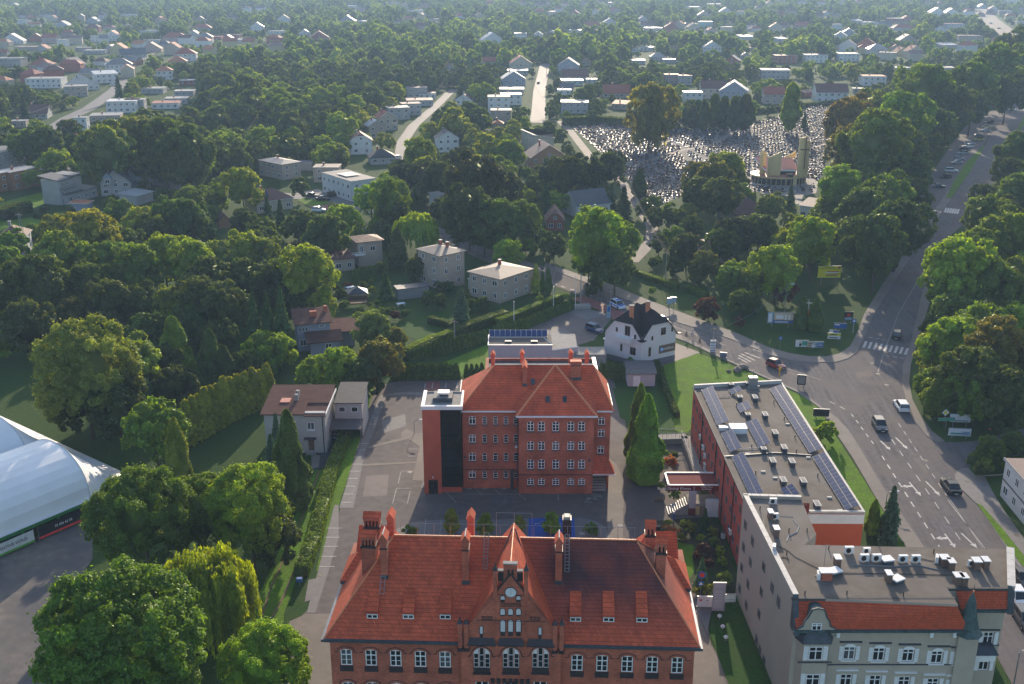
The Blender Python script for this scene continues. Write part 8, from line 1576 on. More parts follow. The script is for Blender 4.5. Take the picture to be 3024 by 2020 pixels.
COLS0 = {'M': (.046,.086,.012),'B': (.078,.128,.013),'D': (.027,.049,.014),'W': (.10,.165,.014),'G': (.07,.11,.035),'Y': (.078,.105,.014),'O': (.056,.062,.016),'P': (.018,.030,.013),'S': (.020,.045,.018),'U': (.032,.065,.055),'T': (.030,.062,.012),'L': (.075,.13,.012),'R': (.035,.014,.020),'A': (.16,.06,.02),'C': (.10,.12,.015)}
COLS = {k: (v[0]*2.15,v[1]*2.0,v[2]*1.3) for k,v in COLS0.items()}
CN = {'M': 'mid-green leafy','B': 'bright green leafy','D': 'dark green leafy','W': 'yellow-green drooping','G': 'grey-green broad','Y': 'yellowish green','O': 'olive-brown','P': 'dark pine-like','S': 'dark conical spruce','U': 'blue-green spruce','T': 'columnar dark evergreen','L': 'light-tipped columnar','R': 'dark purple-leaved','A': 'rusty red','C': 'yellow-green columnar'}
TREES = []
def put_tree(x,y,r,h,col,proto,label=None,cat='tree',name='tree',group=None,crown_z=None,sq=1.0,jitter=True):
    """x, y ground point; r crown radius; h total height; crown prototypes are unit spheres or unit-height columns"""
    c = COLS[col]; j = (lambda: 1+rnd.uniform(-.12,.12)) if jitter else (lambda: 1); k_ = j()*(1+rnd.uniform(-.12,.14)*jitter)
    t = thing(name,(x,y,0),rnd.uniform(0,6.28),label,cat,group,None if label else ('%s %s' % (CN[col],cat)))
    ball = not any(s in proto for s in ('spruce','thuja','cypress','poplar','hedge1'))
    if ball:
        rz = max(.5*r,min(h*.55,r*1.15*sq)); cz = h-rz*.95; o = link(PR_[proto],'crown',t,(0,0,cz),scale=(r,r,rz))
        if name == 'tree': link(TRK[rnd.randrange(3)],'trunk',t,(0,0,0),scale=(r*.9,r*.9,max(cz+rz*.3,1)))
    else:
        w_ = {'spruce': .34,'sprucef': .30,'thuja': .17,'cypress': .155,'thujaf': .17,'poplar': .17,'hedge1': .20}[proto]; z0 = {'spruce': .06*h,'sprucef': .06*h,'poplar': .1*h}.get(proto,0)
        o = link(PR_[proto],'crown',t,(0,0,z0),scale=(r/w_,r/w_,h-z0))
        if z0: q = link(TRK[0],'trunk',t,scale=(h*.08,h*.08,h*.5))
    o.color = (c[0]*j()*k_,c[1]*j()*k_,c[2]*j(),1); 
    TREES.append((x,y,r,h)); return t
def TV(vx,vy,vr,col,kind='ball',hr=None,label=None,ratio=None,cat='tree',k=0,up=1.0,**kw):
    """tree whose crown is seen in the overview at (vx, vy) with radius vr (for columns: vy = middle, hr = half height)"""
    px,py = S(k,vx,vy); rp = vr/REG[k][2]
    if kind == 'ball':
        r = 4.0
        for _ in range(6):
            cz = max(r*(1.25 if r < 3 else 1.25+min(.4,(r-3)*.09))*up,2.2*min(1,r/2)); p = P(px,py,cz); d = Q(p)[2]; r = rp*d/FPX
        h = cz+r*.98; near = r*FPX/d
        proto = ('hero%d' if near > 118 else 'near%d' if near > 105 else 'mid%d' if near > 34 else 'far%d')
        proto = proto % (rnd.randrange(3)); 
        if col == 'W': proto = 'willow' if near > 60 else 'willowf'
        if r < 1.6: proto = 'bush' if near < 40 else proto
        return put_tree(p.x,p.y,r,h,col,proto,label,cat,'tree' if cat == 'tree' else 'shrub',**kw)
    hp = (hr or vr*2)/REG[k][2]; b = P(px,py+hp*.92); d = Q(b)[2]; r = rp*d/FPX; a_ = math.atan2(CAM_H,b.y); h = 2*hp*d/FPX/math.cos(a_)*.97; near = hp*1.0
    proto = {'S': 'spruce' if near > 45 else 'sprucef','U': 'spruce' if near > 45 else 'sprucef','P': 'sprucef'}.get(col,'thuja' if near > 40 else 'thujaf')
    if kind in ('cypress','poplar','thuja','thujaf','spruce'): proto = kind
    return put_tree(b.x,b.y,r,h,col,proto,label,cat,'tree' if cat == 'tree' else 'shrub',**kw)
# the trees one can pick out, from the foreground backwards
TV(292,1462,186,'M',label='biggest broad maple with glossy leaves filling the lower left corner',sq=.95)
TV(470,1318,96,'W',label='yellow-green weeping willow beside the big lower-left maple',sq=1.25,up=1.55); TV(612,1520,104,'B',label='bright round maple at the bottom beside the brick building corner')
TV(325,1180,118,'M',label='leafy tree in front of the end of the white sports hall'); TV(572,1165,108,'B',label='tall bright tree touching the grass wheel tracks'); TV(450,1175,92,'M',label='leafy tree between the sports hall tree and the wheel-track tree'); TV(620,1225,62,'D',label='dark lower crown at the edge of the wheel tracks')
TV(420,1070,38,'C','thuja',100,label='tall yellow-green cone between the long hedge and the leafy trees'); TV(672,1060,48,'T','cypress',108,label='tall dark cone tree hiding the front of the grey driveway house'); TV(640,1010,26,'U','x',60,label='slim blue spruce against the grey driveway house'); TV(628,1060,30,'U','x',62,label='second blue spruce, lower left of the first at the driveway house')
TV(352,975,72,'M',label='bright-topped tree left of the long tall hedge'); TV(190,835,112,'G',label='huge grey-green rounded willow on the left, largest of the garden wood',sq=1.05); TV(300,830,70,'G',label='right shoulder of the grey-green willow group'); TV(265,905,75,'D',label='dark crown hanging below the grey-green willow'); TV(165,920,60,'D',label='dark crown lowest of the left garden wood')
TV(408,800,44,'M','sprucef',70,label='feathery green conifer right of the grey-green willow'); TV(490,825,34,'D','sprucef',66,label='dark narrow conifer in the shaded garden'); TV(520,850,34,'D','sprucef',55,label='dark conifer just right of the narrow one in the shaded garden'); TV(375,830,45,'D'); TV(400,880,50,'D')
TV(588,745,28,'S','x',72,label='left conical tree of the tight trio in the middle garden'); TV(620,745,26,'S','x',70,label='middle conical tree of the tight trio in the middle garden'); TV(652,740,30,'S','x',80,label='right conical tree of the tight trio in the middle garden'); TV(600,800,48,'M'); TV(640,800,40,'B'); TV(560,840,40,'D')
TV(742,700,34,'B',label='light feathery young tree standing alone behind the blue-grey house'); TV(700,622,68,'B',label='large domed bright tree left of the low brick house wing')
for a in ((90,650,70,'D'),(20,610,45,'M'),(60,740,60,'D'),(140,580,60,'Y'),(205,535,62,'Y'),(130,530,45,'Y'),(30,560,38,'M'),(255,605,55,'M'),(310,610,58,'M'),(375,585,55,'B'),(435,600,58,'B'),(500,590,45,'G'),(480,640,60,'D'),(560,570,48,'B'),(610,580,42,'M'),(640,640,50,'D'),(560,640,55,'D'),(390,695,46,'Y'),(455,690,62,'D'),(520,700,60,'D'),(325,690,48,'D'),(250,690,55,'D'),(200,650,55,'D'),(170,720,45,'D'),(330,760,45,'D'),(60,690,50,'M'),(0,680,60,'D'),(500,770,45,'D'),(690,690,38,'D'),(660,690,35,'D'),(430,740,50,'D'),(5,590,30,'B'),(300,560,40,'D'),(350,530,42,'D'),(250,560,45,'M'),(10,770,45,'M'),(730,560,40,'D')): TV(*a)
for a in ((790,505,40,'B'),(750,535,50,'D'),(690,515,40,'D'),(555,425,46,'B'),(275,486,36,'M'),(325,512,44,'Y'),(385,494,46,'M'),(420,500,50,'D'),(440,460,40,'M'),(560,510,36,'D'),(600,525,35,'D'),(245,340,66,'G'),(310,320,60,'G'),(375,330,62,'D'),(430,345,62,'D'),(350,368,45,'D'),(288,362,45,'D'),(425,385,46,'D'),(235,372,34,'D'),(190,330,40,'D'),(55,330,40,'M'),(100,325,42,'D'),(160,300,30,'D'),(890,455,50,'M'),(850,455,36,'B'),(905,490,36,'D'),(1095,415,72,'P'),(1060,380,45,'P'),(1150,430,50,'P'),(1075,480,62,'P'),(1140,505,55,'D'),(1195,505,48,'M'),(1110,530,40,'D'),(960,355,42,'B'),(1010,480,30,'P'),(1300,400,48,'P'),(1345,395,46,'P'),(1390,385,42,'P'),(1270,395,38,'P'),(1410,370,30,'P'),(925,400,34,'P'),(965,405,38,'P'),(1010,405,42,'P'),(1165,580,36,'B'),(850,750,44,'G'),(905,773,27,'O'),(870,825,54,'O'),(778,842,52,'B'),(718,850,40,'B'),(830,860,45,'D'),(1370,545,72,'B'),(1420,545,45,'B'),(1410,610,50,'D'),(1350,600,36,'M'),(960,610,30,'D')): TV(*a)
TV(955,520,44,'W',label='bright willow dome standing by the bend of the side road',sq=.9)
for a in ((1478,478,20,'D'),(1500,500,22,'D'),(1530,490,24,'M'),(1555,500,26,'D'),(1585,520,30,'D'),(1545,540,26,'M'),(1510,560,22,'D'),(1580,480,20,'Y'),(1500,460,16,'M'),(1415,520,26,'D'),(1430,560,22,'M'),(1550,610,22,'D'),(1600,620,22,'M'),(1500,600,14,'M'),(1270,560,30,'D'),(1240,545,24,'D'),(1205,560,24,'M')): TV(*a)
for a in ((470,515,30,'D','sprucef',44),(615,480,16,'S','x',32),(645,492,18,'S','x',34),(912,570,26,'D','sprucef',44),(885,655,22,'S','x',34),(1190,440,18,'S','x',48),(1250,460,20,'S','x',44),(1235,500,20,'S','x',38),(1400,455,18,'S','x',34),(1428,475,28,'P','sprucef',46),(1465,420,20,'D','thuja',32),(162,320,14,'S','x',34),(60,250,16,'S','x',30),(15,290,16,'S','x',36),(275,205,14,'S','x',30),(795,240,26,'M','sprucef',30)): TV(*a)
TV(1058,706,30,'U','x',44,label='blue spruce on the lawn in front of the beige two-storey house')
for x,y,w_,h_,c,l in ((1228,640,12,34,'C','yellow-tipped column shrub nearest the beige two-storey house corner'),(1243,648,7,26,'T','thin dark column shrub between two taller ones'),(1256,646,11,30,'T','pointed column shrub at the right of the trio by the side road')): TV(x,y,w_,c,'thuja',h_,label=l)
TV(1237,685,10,'Y',cat='shrub',label='round clipped ball shrub on a stem below the column shrubs')
TV(1490,248,58,'O',label='tall round-topped olive poplar at the far edge of the cemetery',sq=1.4)
for i,(x,y,w_,h_) in enumerate(((1585,272,12,28),(1612,270,12,36),(1635,262,14,42),(1657,265,14,40),(1680,268,15,42),(1705,265,19,44),(1598,262,14,30),(1570,272,12,24))): TV(x,y,w_*1.1,'D','poplar',h_)
TV(1808,255,21,'B','poplar',58,label='single tall light poplar rising from the graves'); TV(1842,280,11,'S','x',20,label='small dark cone tree right of the single tall poplar')
for a in ((1598,400,34,'O'),(1640,405,44,'O'),(1665,385,42,'Y'),(1690,415,26,'O'),(1600,440,40,'D'),(1650,450,45,'D'),(1700,450,32,'M')): TV(*a)
for a in ((1955,270,58,'O'),(2000,250,50,'Y'),(2060,275,66,'M'),(2000,330,80,'M'),(1950,345,60,'O'),(2062,340,60,'D'),(2100,400,42,'D'),(1925,432,56,'B'),(1905,480,40,'M'),(2035,450,62,'M'),(1985,480,60,'D'),(2060,520,66,'D'),(2010,560,72,'D'),(2010,585,42,'D'),(2080,450,50,'D'),(1950,540,45,'D'),(2118,205,66,'M'),(2180,240,55,'D'),(2148,295,46,'D'),(2230,190,58,'M'),(2228,243,42,'D'),(2290,150,58,'M'),(2330,110,50,'D'),(2310,210,45,'D'),(2125,335,36,'D'),(1862,555,60,'B'),(1805,560,40,'B'),(1780,615,56,'B'),(1690,540,44,'P'),(1740,530,45,'D'),(1770,472,34,'G'),(1607,608,34,'O'),(1575,570,40,'D'),(1680,640,34,'M'),(1650,560,38,'D'),(1720,640,36,'M'),(1625,706,25,'R'),(1795,655,32,'R'),(1700,690,30,'D'),(2258,455,34,'D'),(2260,500,55,'M'),(2200,610,78,'B'),(2255,640,66,'M'),(2180,660,50,'M'),(2330,350,50,'D'),(2315,400,40,'D'),(2340,440,50,'M'),(2310,540,70,'M'),(2330,640,60,'M'),(2240,580,60,'M'),(2160,800,55,'Y'),(2190,790,70,'B'),(2245,760,75,'M'),(2290,800,80,'O'),(2230,860,75,'D'),(2162,900,48,'B'),(2240,905,58,'M'),(2300,900,70,'D'),(2140,880,40,'M'),(2330,740,50,'B'),(2180,720,50,'M'),(2305,950,38,'D'),(2340,830,60,'M'),(2150,750,36,'D'),(2300,490,45,'D'),(2325,342,30,'D')): TV(*a)
TV(1810,452,15,'S','x',28,label='dark cone tree in front of the chapel entrance'); TV(1715,470,22,'M')
TV(1897,988,24,'B',cat='shrub',label='bright garden shrub beside the end of the longest solar array'); TV(1872,992,13,'C',cat='shrub',label='yellow shrub left of the bright garden shrub'); TV(1998,1188,20,'L','thuja',40,label='bright pointed shrub left of the roadside spruce'); TV(2034,1182,34,'U','x',64,label='dark blue-green spruce standing between the orange wall and the big road')
TV(1462,975,32,'L','cypress',88,label='taller tall cypress, rear one of the pair beside the rear brick building'); TV(1477,1012,42,'L','cypress',98,label='broader cypress, front one of the pair beside the rear brick building')
TV(2270,1030,34,'D'); TV(2325,1020,34,'D'); TV(2250,1075,18,'D',cat='shrub')
TV(1958,1560,50,'Y',label='yellow-green street tree cut by the bottom edge before the pale facade')
for x,y,w_,h_,l in ((1035,1200,17,30,'pointed young tree nearest the left of the yard planting row'),(1113,1206,18,26,'second young tree of the yard planting row'),(1190,1204,13,20,'small young tree in the middle of the yard row'),(1264,1203,18,26,'young tree overlapping the blue disabled bays')): TV(x,y,w_,'B','poplar',h_,label=l,cat='tree')
TV(941,1219,17,'M',cat='shrub',label='round clipped shrub at the left end of the yard apron'); TV(1355,1213,17,'M',cat='shrub',label='round clipped shrub right of the blue disabled bays')
TV(1835,722,17,'T','thuja',36,label='left dark thuja beside the wayside crucifix'); TV(1866,724,20,'T','thuja',38,label='right dark thuja beside the wayside crucifix')
TV(1495,665,9,'B',cat='shrub'); TV(1360,660,20,'D',cat='shrub')
# small garden shrubs near the stairs
for k,x,y,r_,c,l in ((15,480,1290,60,'U','blue spruce in the front garden bed'),(15,505,900,45,'S','dark spruce under the concrete landing'),(22,0,0,0,'','')):
    if r_: TV(x,y,r_,c,'x',r_*1.75 if c == 'U' else r_*1.9,k=k,label=l)
for k,x,y,r_,c in ((15,250,465,52,'A'),(15,215,400,30,'B'),(15,280,410,30,'M'),(15,235,965,36,'A'),(15,280,990,42,'A'),(15,330,1020,34,'Y'),(15,235,920,30,'Y'),(15,345,920,26,'B'),(15,400,945,45,'Y'),(15,480,1030,30,'B'),(15,570,985,40,'Y'),(15,580,1060,42,'B'),(15,620,1130,42,'B'),(15,640,1210,42,'B'),(15,500,1110,48,'R'),(15,560,1140,36,'R'),(15,540,1220,40,'R'),(15,450,1160,36,'R'),(15,660,1330,55,'G'),(15,520,1410,46,'Y'),(15,600,1400,40,'M'),(15,440,1430,30,'Y'),(15,530,1490,34,'A'),(15,280,700,44,'M'),(15,180,640,30,'M'),(13,1045,780,55,'M'),(13,1370,825,34,'B'),(13,1430,755,42,'M'),(13,1345,780,34,'M'),(13,1010,660,75,'D'),(13,1365,610,50,'Y'),(13,1355,520,42,'D'),(13,1255,555,55,'D'),(13,1085,565,55,'R'),(13,1640,905,60,'R'),(13,1235,850,60,'D'),(13,1470,860,60,'M'),(13,1570,860,60,'D'),(13,2010,720,90,'D'),(13,1460,350,90,'D'),(13,1660,300,80,'D'),(13,1130,1010,50,'M'),(13,840,550,60,'D'),(13,940,580,50,'D'),(13,1750,880,50,'D'),(13,2250,570,80,'D'),(13,2150,560,60,'D'),(14,880,1100,70,'M'),(16,850,500,55,'M'),(16,820,380,60,'D'),(16,900,350,60,'D'),(16,700,500,55,'M'),(5,870,490,50,'D'),(5,1000,540,50,'D'),(5,920,540,45,'D'),(5,700,520,50,'D'),(5,1560,490,30,'M'),(6,130,560,66,'R'),(6,375,660,42,'R'),(6,480,590,28,'U'),(6,370,540,40,'D'),(21,150,630,60,'D'),(21,650,655,60,'D'),(21,410,625,40,'D'),(21,830,670,50,'M'),(21,300,840,80,'M'),(21,1330,395,60,'D')): TV(x,y,r_,c,k=k,cat='shrub')
# ---------------------------------------------------------------- hedges and rows of thuja
def thuja_row(k,pts,n,w_,h_,col,desc,group):
    W_ = [G(k,x,y) for x,y in pts]; Ls = [(W_[i+1]-W_[i]).length for i in range(len(W_)-1)]; tot = sum(Ls)
    for i in range(n):
        s = tot*(i+.5)/n; j = 0
        while s > Ls[j] and j < len(Ls)-1: s -= Ls[j]; j += 1
        p = W_[j].lerp(W_[j+1],s/Ls[j]); hh = h_*rnd.uniform(.9,1.1)
        t = thing('thuja',(p.x,p.y,0),rnd.uniform(0,6),desc % (ORD[i] if i < len(ORD) else 'number %d' % (i+1)),'shrub',group); o = link(PR_['hedge1'],'foliage',t,scale=(w_/.2,w_/.2,hh)); c = COLS[col]; f = rnd.uniform(.85,1.15); o.color = (c[0]*f,c[1]*f,c[2]*f,1)
thuja_row(5,[(500,950),(1050,795)],20,.65,2.9,'T','%s cone thuja from the left along the sunlit lawn edge','thujas along the lawn beside the annex')
thuja_row(5,[(1060,770),(1240,735),(1620,575)],26,.6,2.6,'T','%s cone thuja from the annex along the brown forecourt','thujas along the brown forecourt')
thuja_row(5,[(370,1062),(830,1056)],14,.85,3.0,'T','%s thuja from the left in the close row behind the yard','close row of thujas behind the yard')
thuja_row(5,[(870,1058),(1010,1052)],4,.6,2.9,'T','%s of four free-standing thujas beside the brick office roof','free-standing thujas behind the yard')
thuja_row(5,[(1810,1052),(1985,1056)],9,.55,3.0,'T','%s thuja from the left below the black-roofed clinic house','thujas below the clinic house')
thuja_row(4,[(1290,1530),(1600,1340),(1890,1220)],13,1.5,7.6,'C','%s tall thuja from the left in the long wall-like hedge','tall thujas of the long garden hedge')
thuja_row(3,[(465,690),(900,625)],22,.7,2.2,'T','%s small thuja from the left on the lawn beyond the cemetery','young thujas on the lawn beyond the cemetery')
thuja_row(1,[(1850,1315),(1950,1300)],7,.7,2.8,'T','%s thuja from the left below the pyramid-roofed house','thujas below the pyramid-roofed house')
thuja_row(13,[(1150,520),(1400,480)],9,.8,3.2,'T','%s dark thuja from the left below the low brick wing','thujas below the low brick wing')
def hedge(k,pts,w_,h_,col,lab,dens=110,size=.17):
    W_ = [G(k,x,y) for x,y in pts]; o_ = W_[0].copy(); P_,N_ = [],[]; cv,cf = [],[]
    for i in range(len(W_)-1):
        a,b = np.array(W_[i]-o_),np.array(W_[i+1]-o_); L_ = np.linalg.norm(b-a); d = (b-a)/L_; n_ = np.array([-d[1],d[0],0]); m_ = int(dens*L_*(2*h_+w_)/3)
        t = rng.random(m_)*L_; s = rng.random(m_)*(2*h_+w_); wob = .06*np.sin(t*1.7+i)+.05*rng.normal(0,1,m_)
        off = np.where(s < h_,-w_/2-wob*.5,np.where(s < h_+w_,s-h_-w_/2,w_/2+wob*.5)); z = np.where(s < h_,s,np.where(s < h_+w_,h_+wob,2*h_+w_-s)); nn = np.where((s < h_)[:,None],-n_,np.where((s < h_+w_)[:,None],np.array([0,0,1.]),n_))
        P_.append(a+d*t[:,None]+n_*off[:,None]+np.array([0,0,1.])*z[:,None]); N_.append(nn)
        base = len(cv); e = w_/2-.07
        for q,ext in ((a,0),(b,0)):
            for sx,zz in ((-e,0),(-e,h_-.15),(e,h_-.15),(e,0)): cv.append(q+n_*sx+np.array([0,0,zz]))
        for j in range(3): cf += [[base+j,base+j+4,base+j+5],[base+j,base+j+5,base+j+1]]
        cf += [[base,base+1,base+2],[base,base+2,base+3],[base+4,base+6,base+5],[base+4,base+7,base+6]]
    pos = np.vstack(P_); me = leaves_mesh('hedge',pos,np.vstack(N_),size,.75+.5*rng.random(len(pos)),LEAF,1.5,(np.array(cv),np.array(cf),.5),.6)
    c = COLS[col]; o = link(me,'hedge',None,(o_.x,o_.y,0)); o.color = (*c,1); tag(o,lab,'hedge'); return o
hedge(17,[(1300,90),(1230,330),(1100,640),(1010,900),(900,1180),(800,1450)],1.8,1.5,'M','long clipped hedge strip between the yard and the house drive'); hedge(7,[(2300,110),(2240,340),(2170,600),(2080,830)],1.8,1.5,'M','rougher lower end of the clipped hedge strip beside the wheel tracks')
hedge(5,[(1160,640),(900,730),(690,820),(480,935)],2.2,2.0,'D','broad dark hedge behind the cone thujas of the lawn'); hedge(5,[(470,915),(650,830),(790,790)],1.6,2.2,'B','sunlit top hedge beside the concrete pole')
hedge(5,[(1540,520),(1400,575),(1250,640),(1100,700)],1.6,1.8,'M','garden hedge above the flagpoles'); hedge(5,[(2060,340),(2347,440)],1.6,1.4,'M','clipped hedge on the bank above the side road'); hedge(6,[(0,440),(150,500)],1.6,1.3,'M','right end of the clipped hedge on the bank'); hedge(2,[(1560,870),(1780,860),(2010,880)],5,4.0,'D','tall dark hedge at the far corner of the cemetery',20,.5); hedge(3,[(460,790),(700,760),(1100,720)],2.5,2.4,'D','dark hedge along the far side of the cemetery',22,.45)
hedge(21,[(0,720),(130,660),(300,640)],4,3.2,'D','thick dark hedge on the lawn at the left edge',28,.35); hedge(21,[(320,700),(600,730)],1.2,1.4,'D','low hedge between the two left lawns'); hedge(5,[(625,670),(720,690),(850,740)],1.4,1.5,'D','dark low hedge crossing the garden lawn'); hedge(5,[(2200,960),(2300,1230),(2347,1330)],1.0,1.1,'D','narrow hedge between the shed and the sunny lawn'); hedge(21,[(210,1000),(400,830),(620,770)],2,2,'D','hedge behind the white house with lattice mast',30,.3)
hedge(16,[(600,500),(640,470),(700,450),(790,440)],1.6,1.4,'M','hedge on the grassy island beside the white shop building')
# ---------------------------------------------------------------- graves
STN = [mat('black_granite',(.03,.032,.038),.45,spec=.3),mat('grey_granite',(.12,.125,.14),.5,spec=.25),mat('pale_marble',(.27,.27,.27),.6,spec=.2),mat('red_granite',(.12,.06,.05),.5,spec=.25)]
def grave_mb(q,x,y,z,m,hs,cr=False,dx=0.0):
    q.box(x-.5,x+.5,y-1.0,y+.9,z,z+.34,m); q.box(x-.4,x+.4,y+.62,y+.78,z+.34,z+hs,m)
    return q
GRM = []
FL = mat('grave_flowers',(.35,.10,.08),.9,var=.8,scale=3)
for i,(m,hs) in enumerate(((STN[0],1.0),(STN[1],.9),(STN[2],1.1),(STN[3],.95))):
    q = MB(); q.box(-.52,.52,-1.05,.95,0,.22,m); q.loft([[(-.44,-.95,.22),(.44,-.95,.22),(.44,.5,.22),(-.44,.5,.22)],[(-.44,-.95,.30),(.44,-.95,.30),(.44,.5,.42),(-.44,.5,.42)]],m)
    q.loft([[(-.42,.62,.22),(.42,.62,.22),(.42,.62,hs-.15),(0,.62,hs),(-.42,.62,hs-.15)],[(-.42,.8,.22),(.42,.8,.22),(.42,.8,hs-.15),(0,.8,hs),(-.42,.8,hs-.15)]],m); f_ = MB(); f_.cyl(.2,.3,.42,.62,.13,FL,6,.2); q.cyl(-.2,.35,.4,.55,.1,FL,6,.16); GRM.append((q.mesh('gravestone'),))
def inside(pt,poly):
    x,y = pt; c = False; j = len(poly)-1
    for i in range(len(poly)):
        xi,yi = poly[i]; xj,yj = poly[j]
        if (yi > y) != (yj > y) and x < (xj-xi)*(y-yi)/(yj-yi+1e-9)+xi: c = not c
        j = i
    return c
cw_ = [P(x,y) for x,y in CEM]; cx0,cx1 = min(p.x for p in cw_),max(p.x for p in cw_); cy0,cy1 = min(p.y for p in cw_),max(p.y for p in cw_); cpoly = [(p.x,p.y) for p in cw_]
GV = []; ang = math.radians(-12); ca_,sa_ = math.cos(ang),math.sin(ang)
chx,chy = cb.x,cb.y+9
lanes = [[P(*S(0,x,y)) for x,y in l] for l in (((1700,290),(1640,330),(1560,345),(1450,380)),((1850,345),(1890,330),(1925,345)),((1560,345),(1640,440)),((1480,300),(1700,400)))]
def dseg(p,a,b): d = b-a; t = max(0,min(1,(p-a).dot(d)/max(d.length_squared,1e-6))); return (p-(a+d*t)).length
for i in range(-130,130):
    for j in range(-120,120):
        u = i*1.42+(i//13)*.7+rnd.uniform(-.3,.3); v_ = j*2.35+rnd.uniform(-.5,.5); x = (cx0+cx1)/2+u*ca_-v_*sa_; y = (cy0+cy1)/2+u*sa_+v_*ca_
        if not inside((x,y),cpoly): continue
        if math.hypot(x-chx,y-chy) < 14: continue
        if rnd.random() < .08: continue
        p = Vector((x,y,0))
        if any(dseg(p,l[q_],l[q_+1]) < 1.9 for l in lanes for q_ in range(len(l)-1)): continue
        GV.append((y,x,y))
GV.sort()
gl_ = ('dark polished granite grave','grey granite grave','pale marble grave','reddish granite grave')
for n_,(_,x,y) in enumerate(GV[:300]):
    k_ = rnd.choices((0,1,2,3),(5,5,1.2,.8))[0]; o = link(GRM[k_][0],'gravestone',None,(x,y,.02),rot=(rnd.uniform(-.05,.05),rnd.uniform(-.05,.05),ang+rnd.uniform(-.25,.25)),scale=(rnd.uniform(.8,1.3),1,rnd.uniform(.7,1.4))); tag(o,gl_[k_]+' in the near rows of the crowded cemetery','grave',gl_[k_]+'s in the near rows of the cemetery')
def merged(name,lst,protos,label,cat):
    vs,fs,ms = [],[],[]; n0 = 0; src = [(np.array([v.co[:] for v in m.vertices]),[tuple(p.vertices) for p in m.polygons],[p.material_index for p in m.polygons],list(m.materials)) for m in protos]; mats = []
    for x,y,k_,r_,s_ in lst:
        v_,f_,mi,ml = src[k_]; c_,q_ = math.cos(r_),math.sin(r_); w_ = np.stack([(v_[:,0]*c_-v_[:,1]*q_)*s_[0]+x,(v_[:,0]*q_+v_[:,1]*c_)*s_[0]+y,v_[:,2]*s_[1]+.02],1); vs.append(w_)
        for f in f_: fs.append(tuple(a+n0 for a in f))
        for a in mi:
            if ml[a] not in mats: mats.append(ml[a])
            ms.append(mats.index(ml[a]))
        n0 += len(v_)
    me = bpy.data.meshes.new(name); me.from_pydata(np.vstack(vs).tolist(),[],fs); 
    for m in mats: me.materials.append(m)
    me.polygons.foreach_set('material_index',ms); o = link(me,name); o['kind'] = 'stuff'; tag(o,label,cat); return o
merged('distant_gravestones',[(x,y,rnd.choices((0,1,2,3),(5,5,1.2,.8))[0],ang+rnd.uniform(-.25,.25),(rnd.uniform(.8,1.3),rnd.uniform(.7,1.5))) for _,x,y in GV[300:]],[g[0] for g in GRM],'hundreds of further glinting gravestones filling the rest of the cemetery','graves')
# ---------------------------------------------------------------- the wooded hillside: individual trees first, the farthest as one wood
OPEN = PROT+[V([(650,150),(0,0),(0,0)])[:0]]
OPEN = [p for p in OPEN if len(p) > 2]
CLEAR = [V([(0,500),(560,560),(620,740),(980,900),(1040,1130),(700,1568),(0,1568)]),V([(640,560),(1560,600),(1720,700),(2080,760),(2100,1568),(640,1568)]),V([(640,200),(690,198),(690,228),(640,228)]),V([(1700,640),(1880,610),(2040,630),(2110,480),(2360,480),(2360,1000),(1700,1000)]),V([(620,480),(800,440),(820,500),(700,520)]),V([(1700,190),(1960,190),(1960,215),(1700,215)]),V([(640,120),(660,120),(660,130),(640,130)])]
bb = [(min(p[0] for p in q),max(p[0] for p in q),min(p[1] for p in q),max(p[1] for p in q)) for q in OPEN]
def blocked(x,y,r,h):
    gx,gy,d = Q((x,y,0)); tx,ty,_ = Q((x,y,h)); rp = r*FPX/d
    if gy > 900: return True
    for q in CLEAR:
        if inside((gx,gy),q): return True
    for q,b in zip(OPEN,bb):                       # keep streets, yards and lawns in view
        if gx+rp < b[0] or gx-rp > b[1] or gy < b[2] or ty > b[3]: continue
        for yy in (gy,gy*.5+ty*.5,gy*.15+ty*.85):
            for xx in (gx-rp*.7,gx,gx+rp*.7):
                if inside((xx,yy),q): return True
    for x0,x1,y0,y1,hd,hx,hy,hr in HOUSES:
        if math.hypot(x-hx,y-hy) < hr+r*.5: return True
        if d < hd and gx+rp*.75 > x0 and gx-rp*.75 < x1 and ty < y1-(y1-y0)*.28 and gy > y0: return True
    return False
cell = {}
for x,y,r,h in TREES: cell.setdefault((int(x//12),int(y//12)),[]).append((x,y,r))
def near_ok(x,y,r,f=.78):
    cx,cy = int(x//12),int(y//12)
    for i in (-1,0,1):
        for j in (-1,0,1):
            for a,b,c in cell.get((cx+i,cy+j),()):
                if (a-x)**2+(b-y)**2 < ((c+r)*f)**2: return False
    return True
rf_ = random.Random(5); cand = []
y = 225.0
while y < 2750:
    half = y*.5+30; step = 6.2+y*.0022; x = -half
    while x < half:
        xx = x+rf_.uniform(-.5,.5)*step; yy = y+rf_.uniform(-.5,.5)*step
        dn = noise.noise(Vector((xx*.008,yy*.006,0)))*.6+noise.noise(Vector((xx*.03,yy*.03,4)))*.4
        if dn > -.30+(.0 if yy < 900 else -.05):
            cand.append((xx,yy,dn))
        x += step
    y += step
fill = []
for x,y,dn in cand:
    big = max(0,dn)*.8+rf_.random()**2*.8; r = 2.4+5.4*big+rf_.uniform(-.3,.5); h = r*rf_.uniform(2.0,2.6)
    if near_ok(x,y,r,.62) and not blocked(x,y,r,h):
        fill.append((x,y,r,h)); cell.setdefault((int(x//12),int(y//12)),[]).append((x,y,r))
fill.sort(key=lambda t: -t[2]*t[3]/(t[1]**2))
n_tree = sum(1 for o in C.objects if o.get('category') == 'tree'); n_ind = max(0,298-n_tree)
pal = ['M','M','D','B','B','G','Y','D','M','S','D','B']
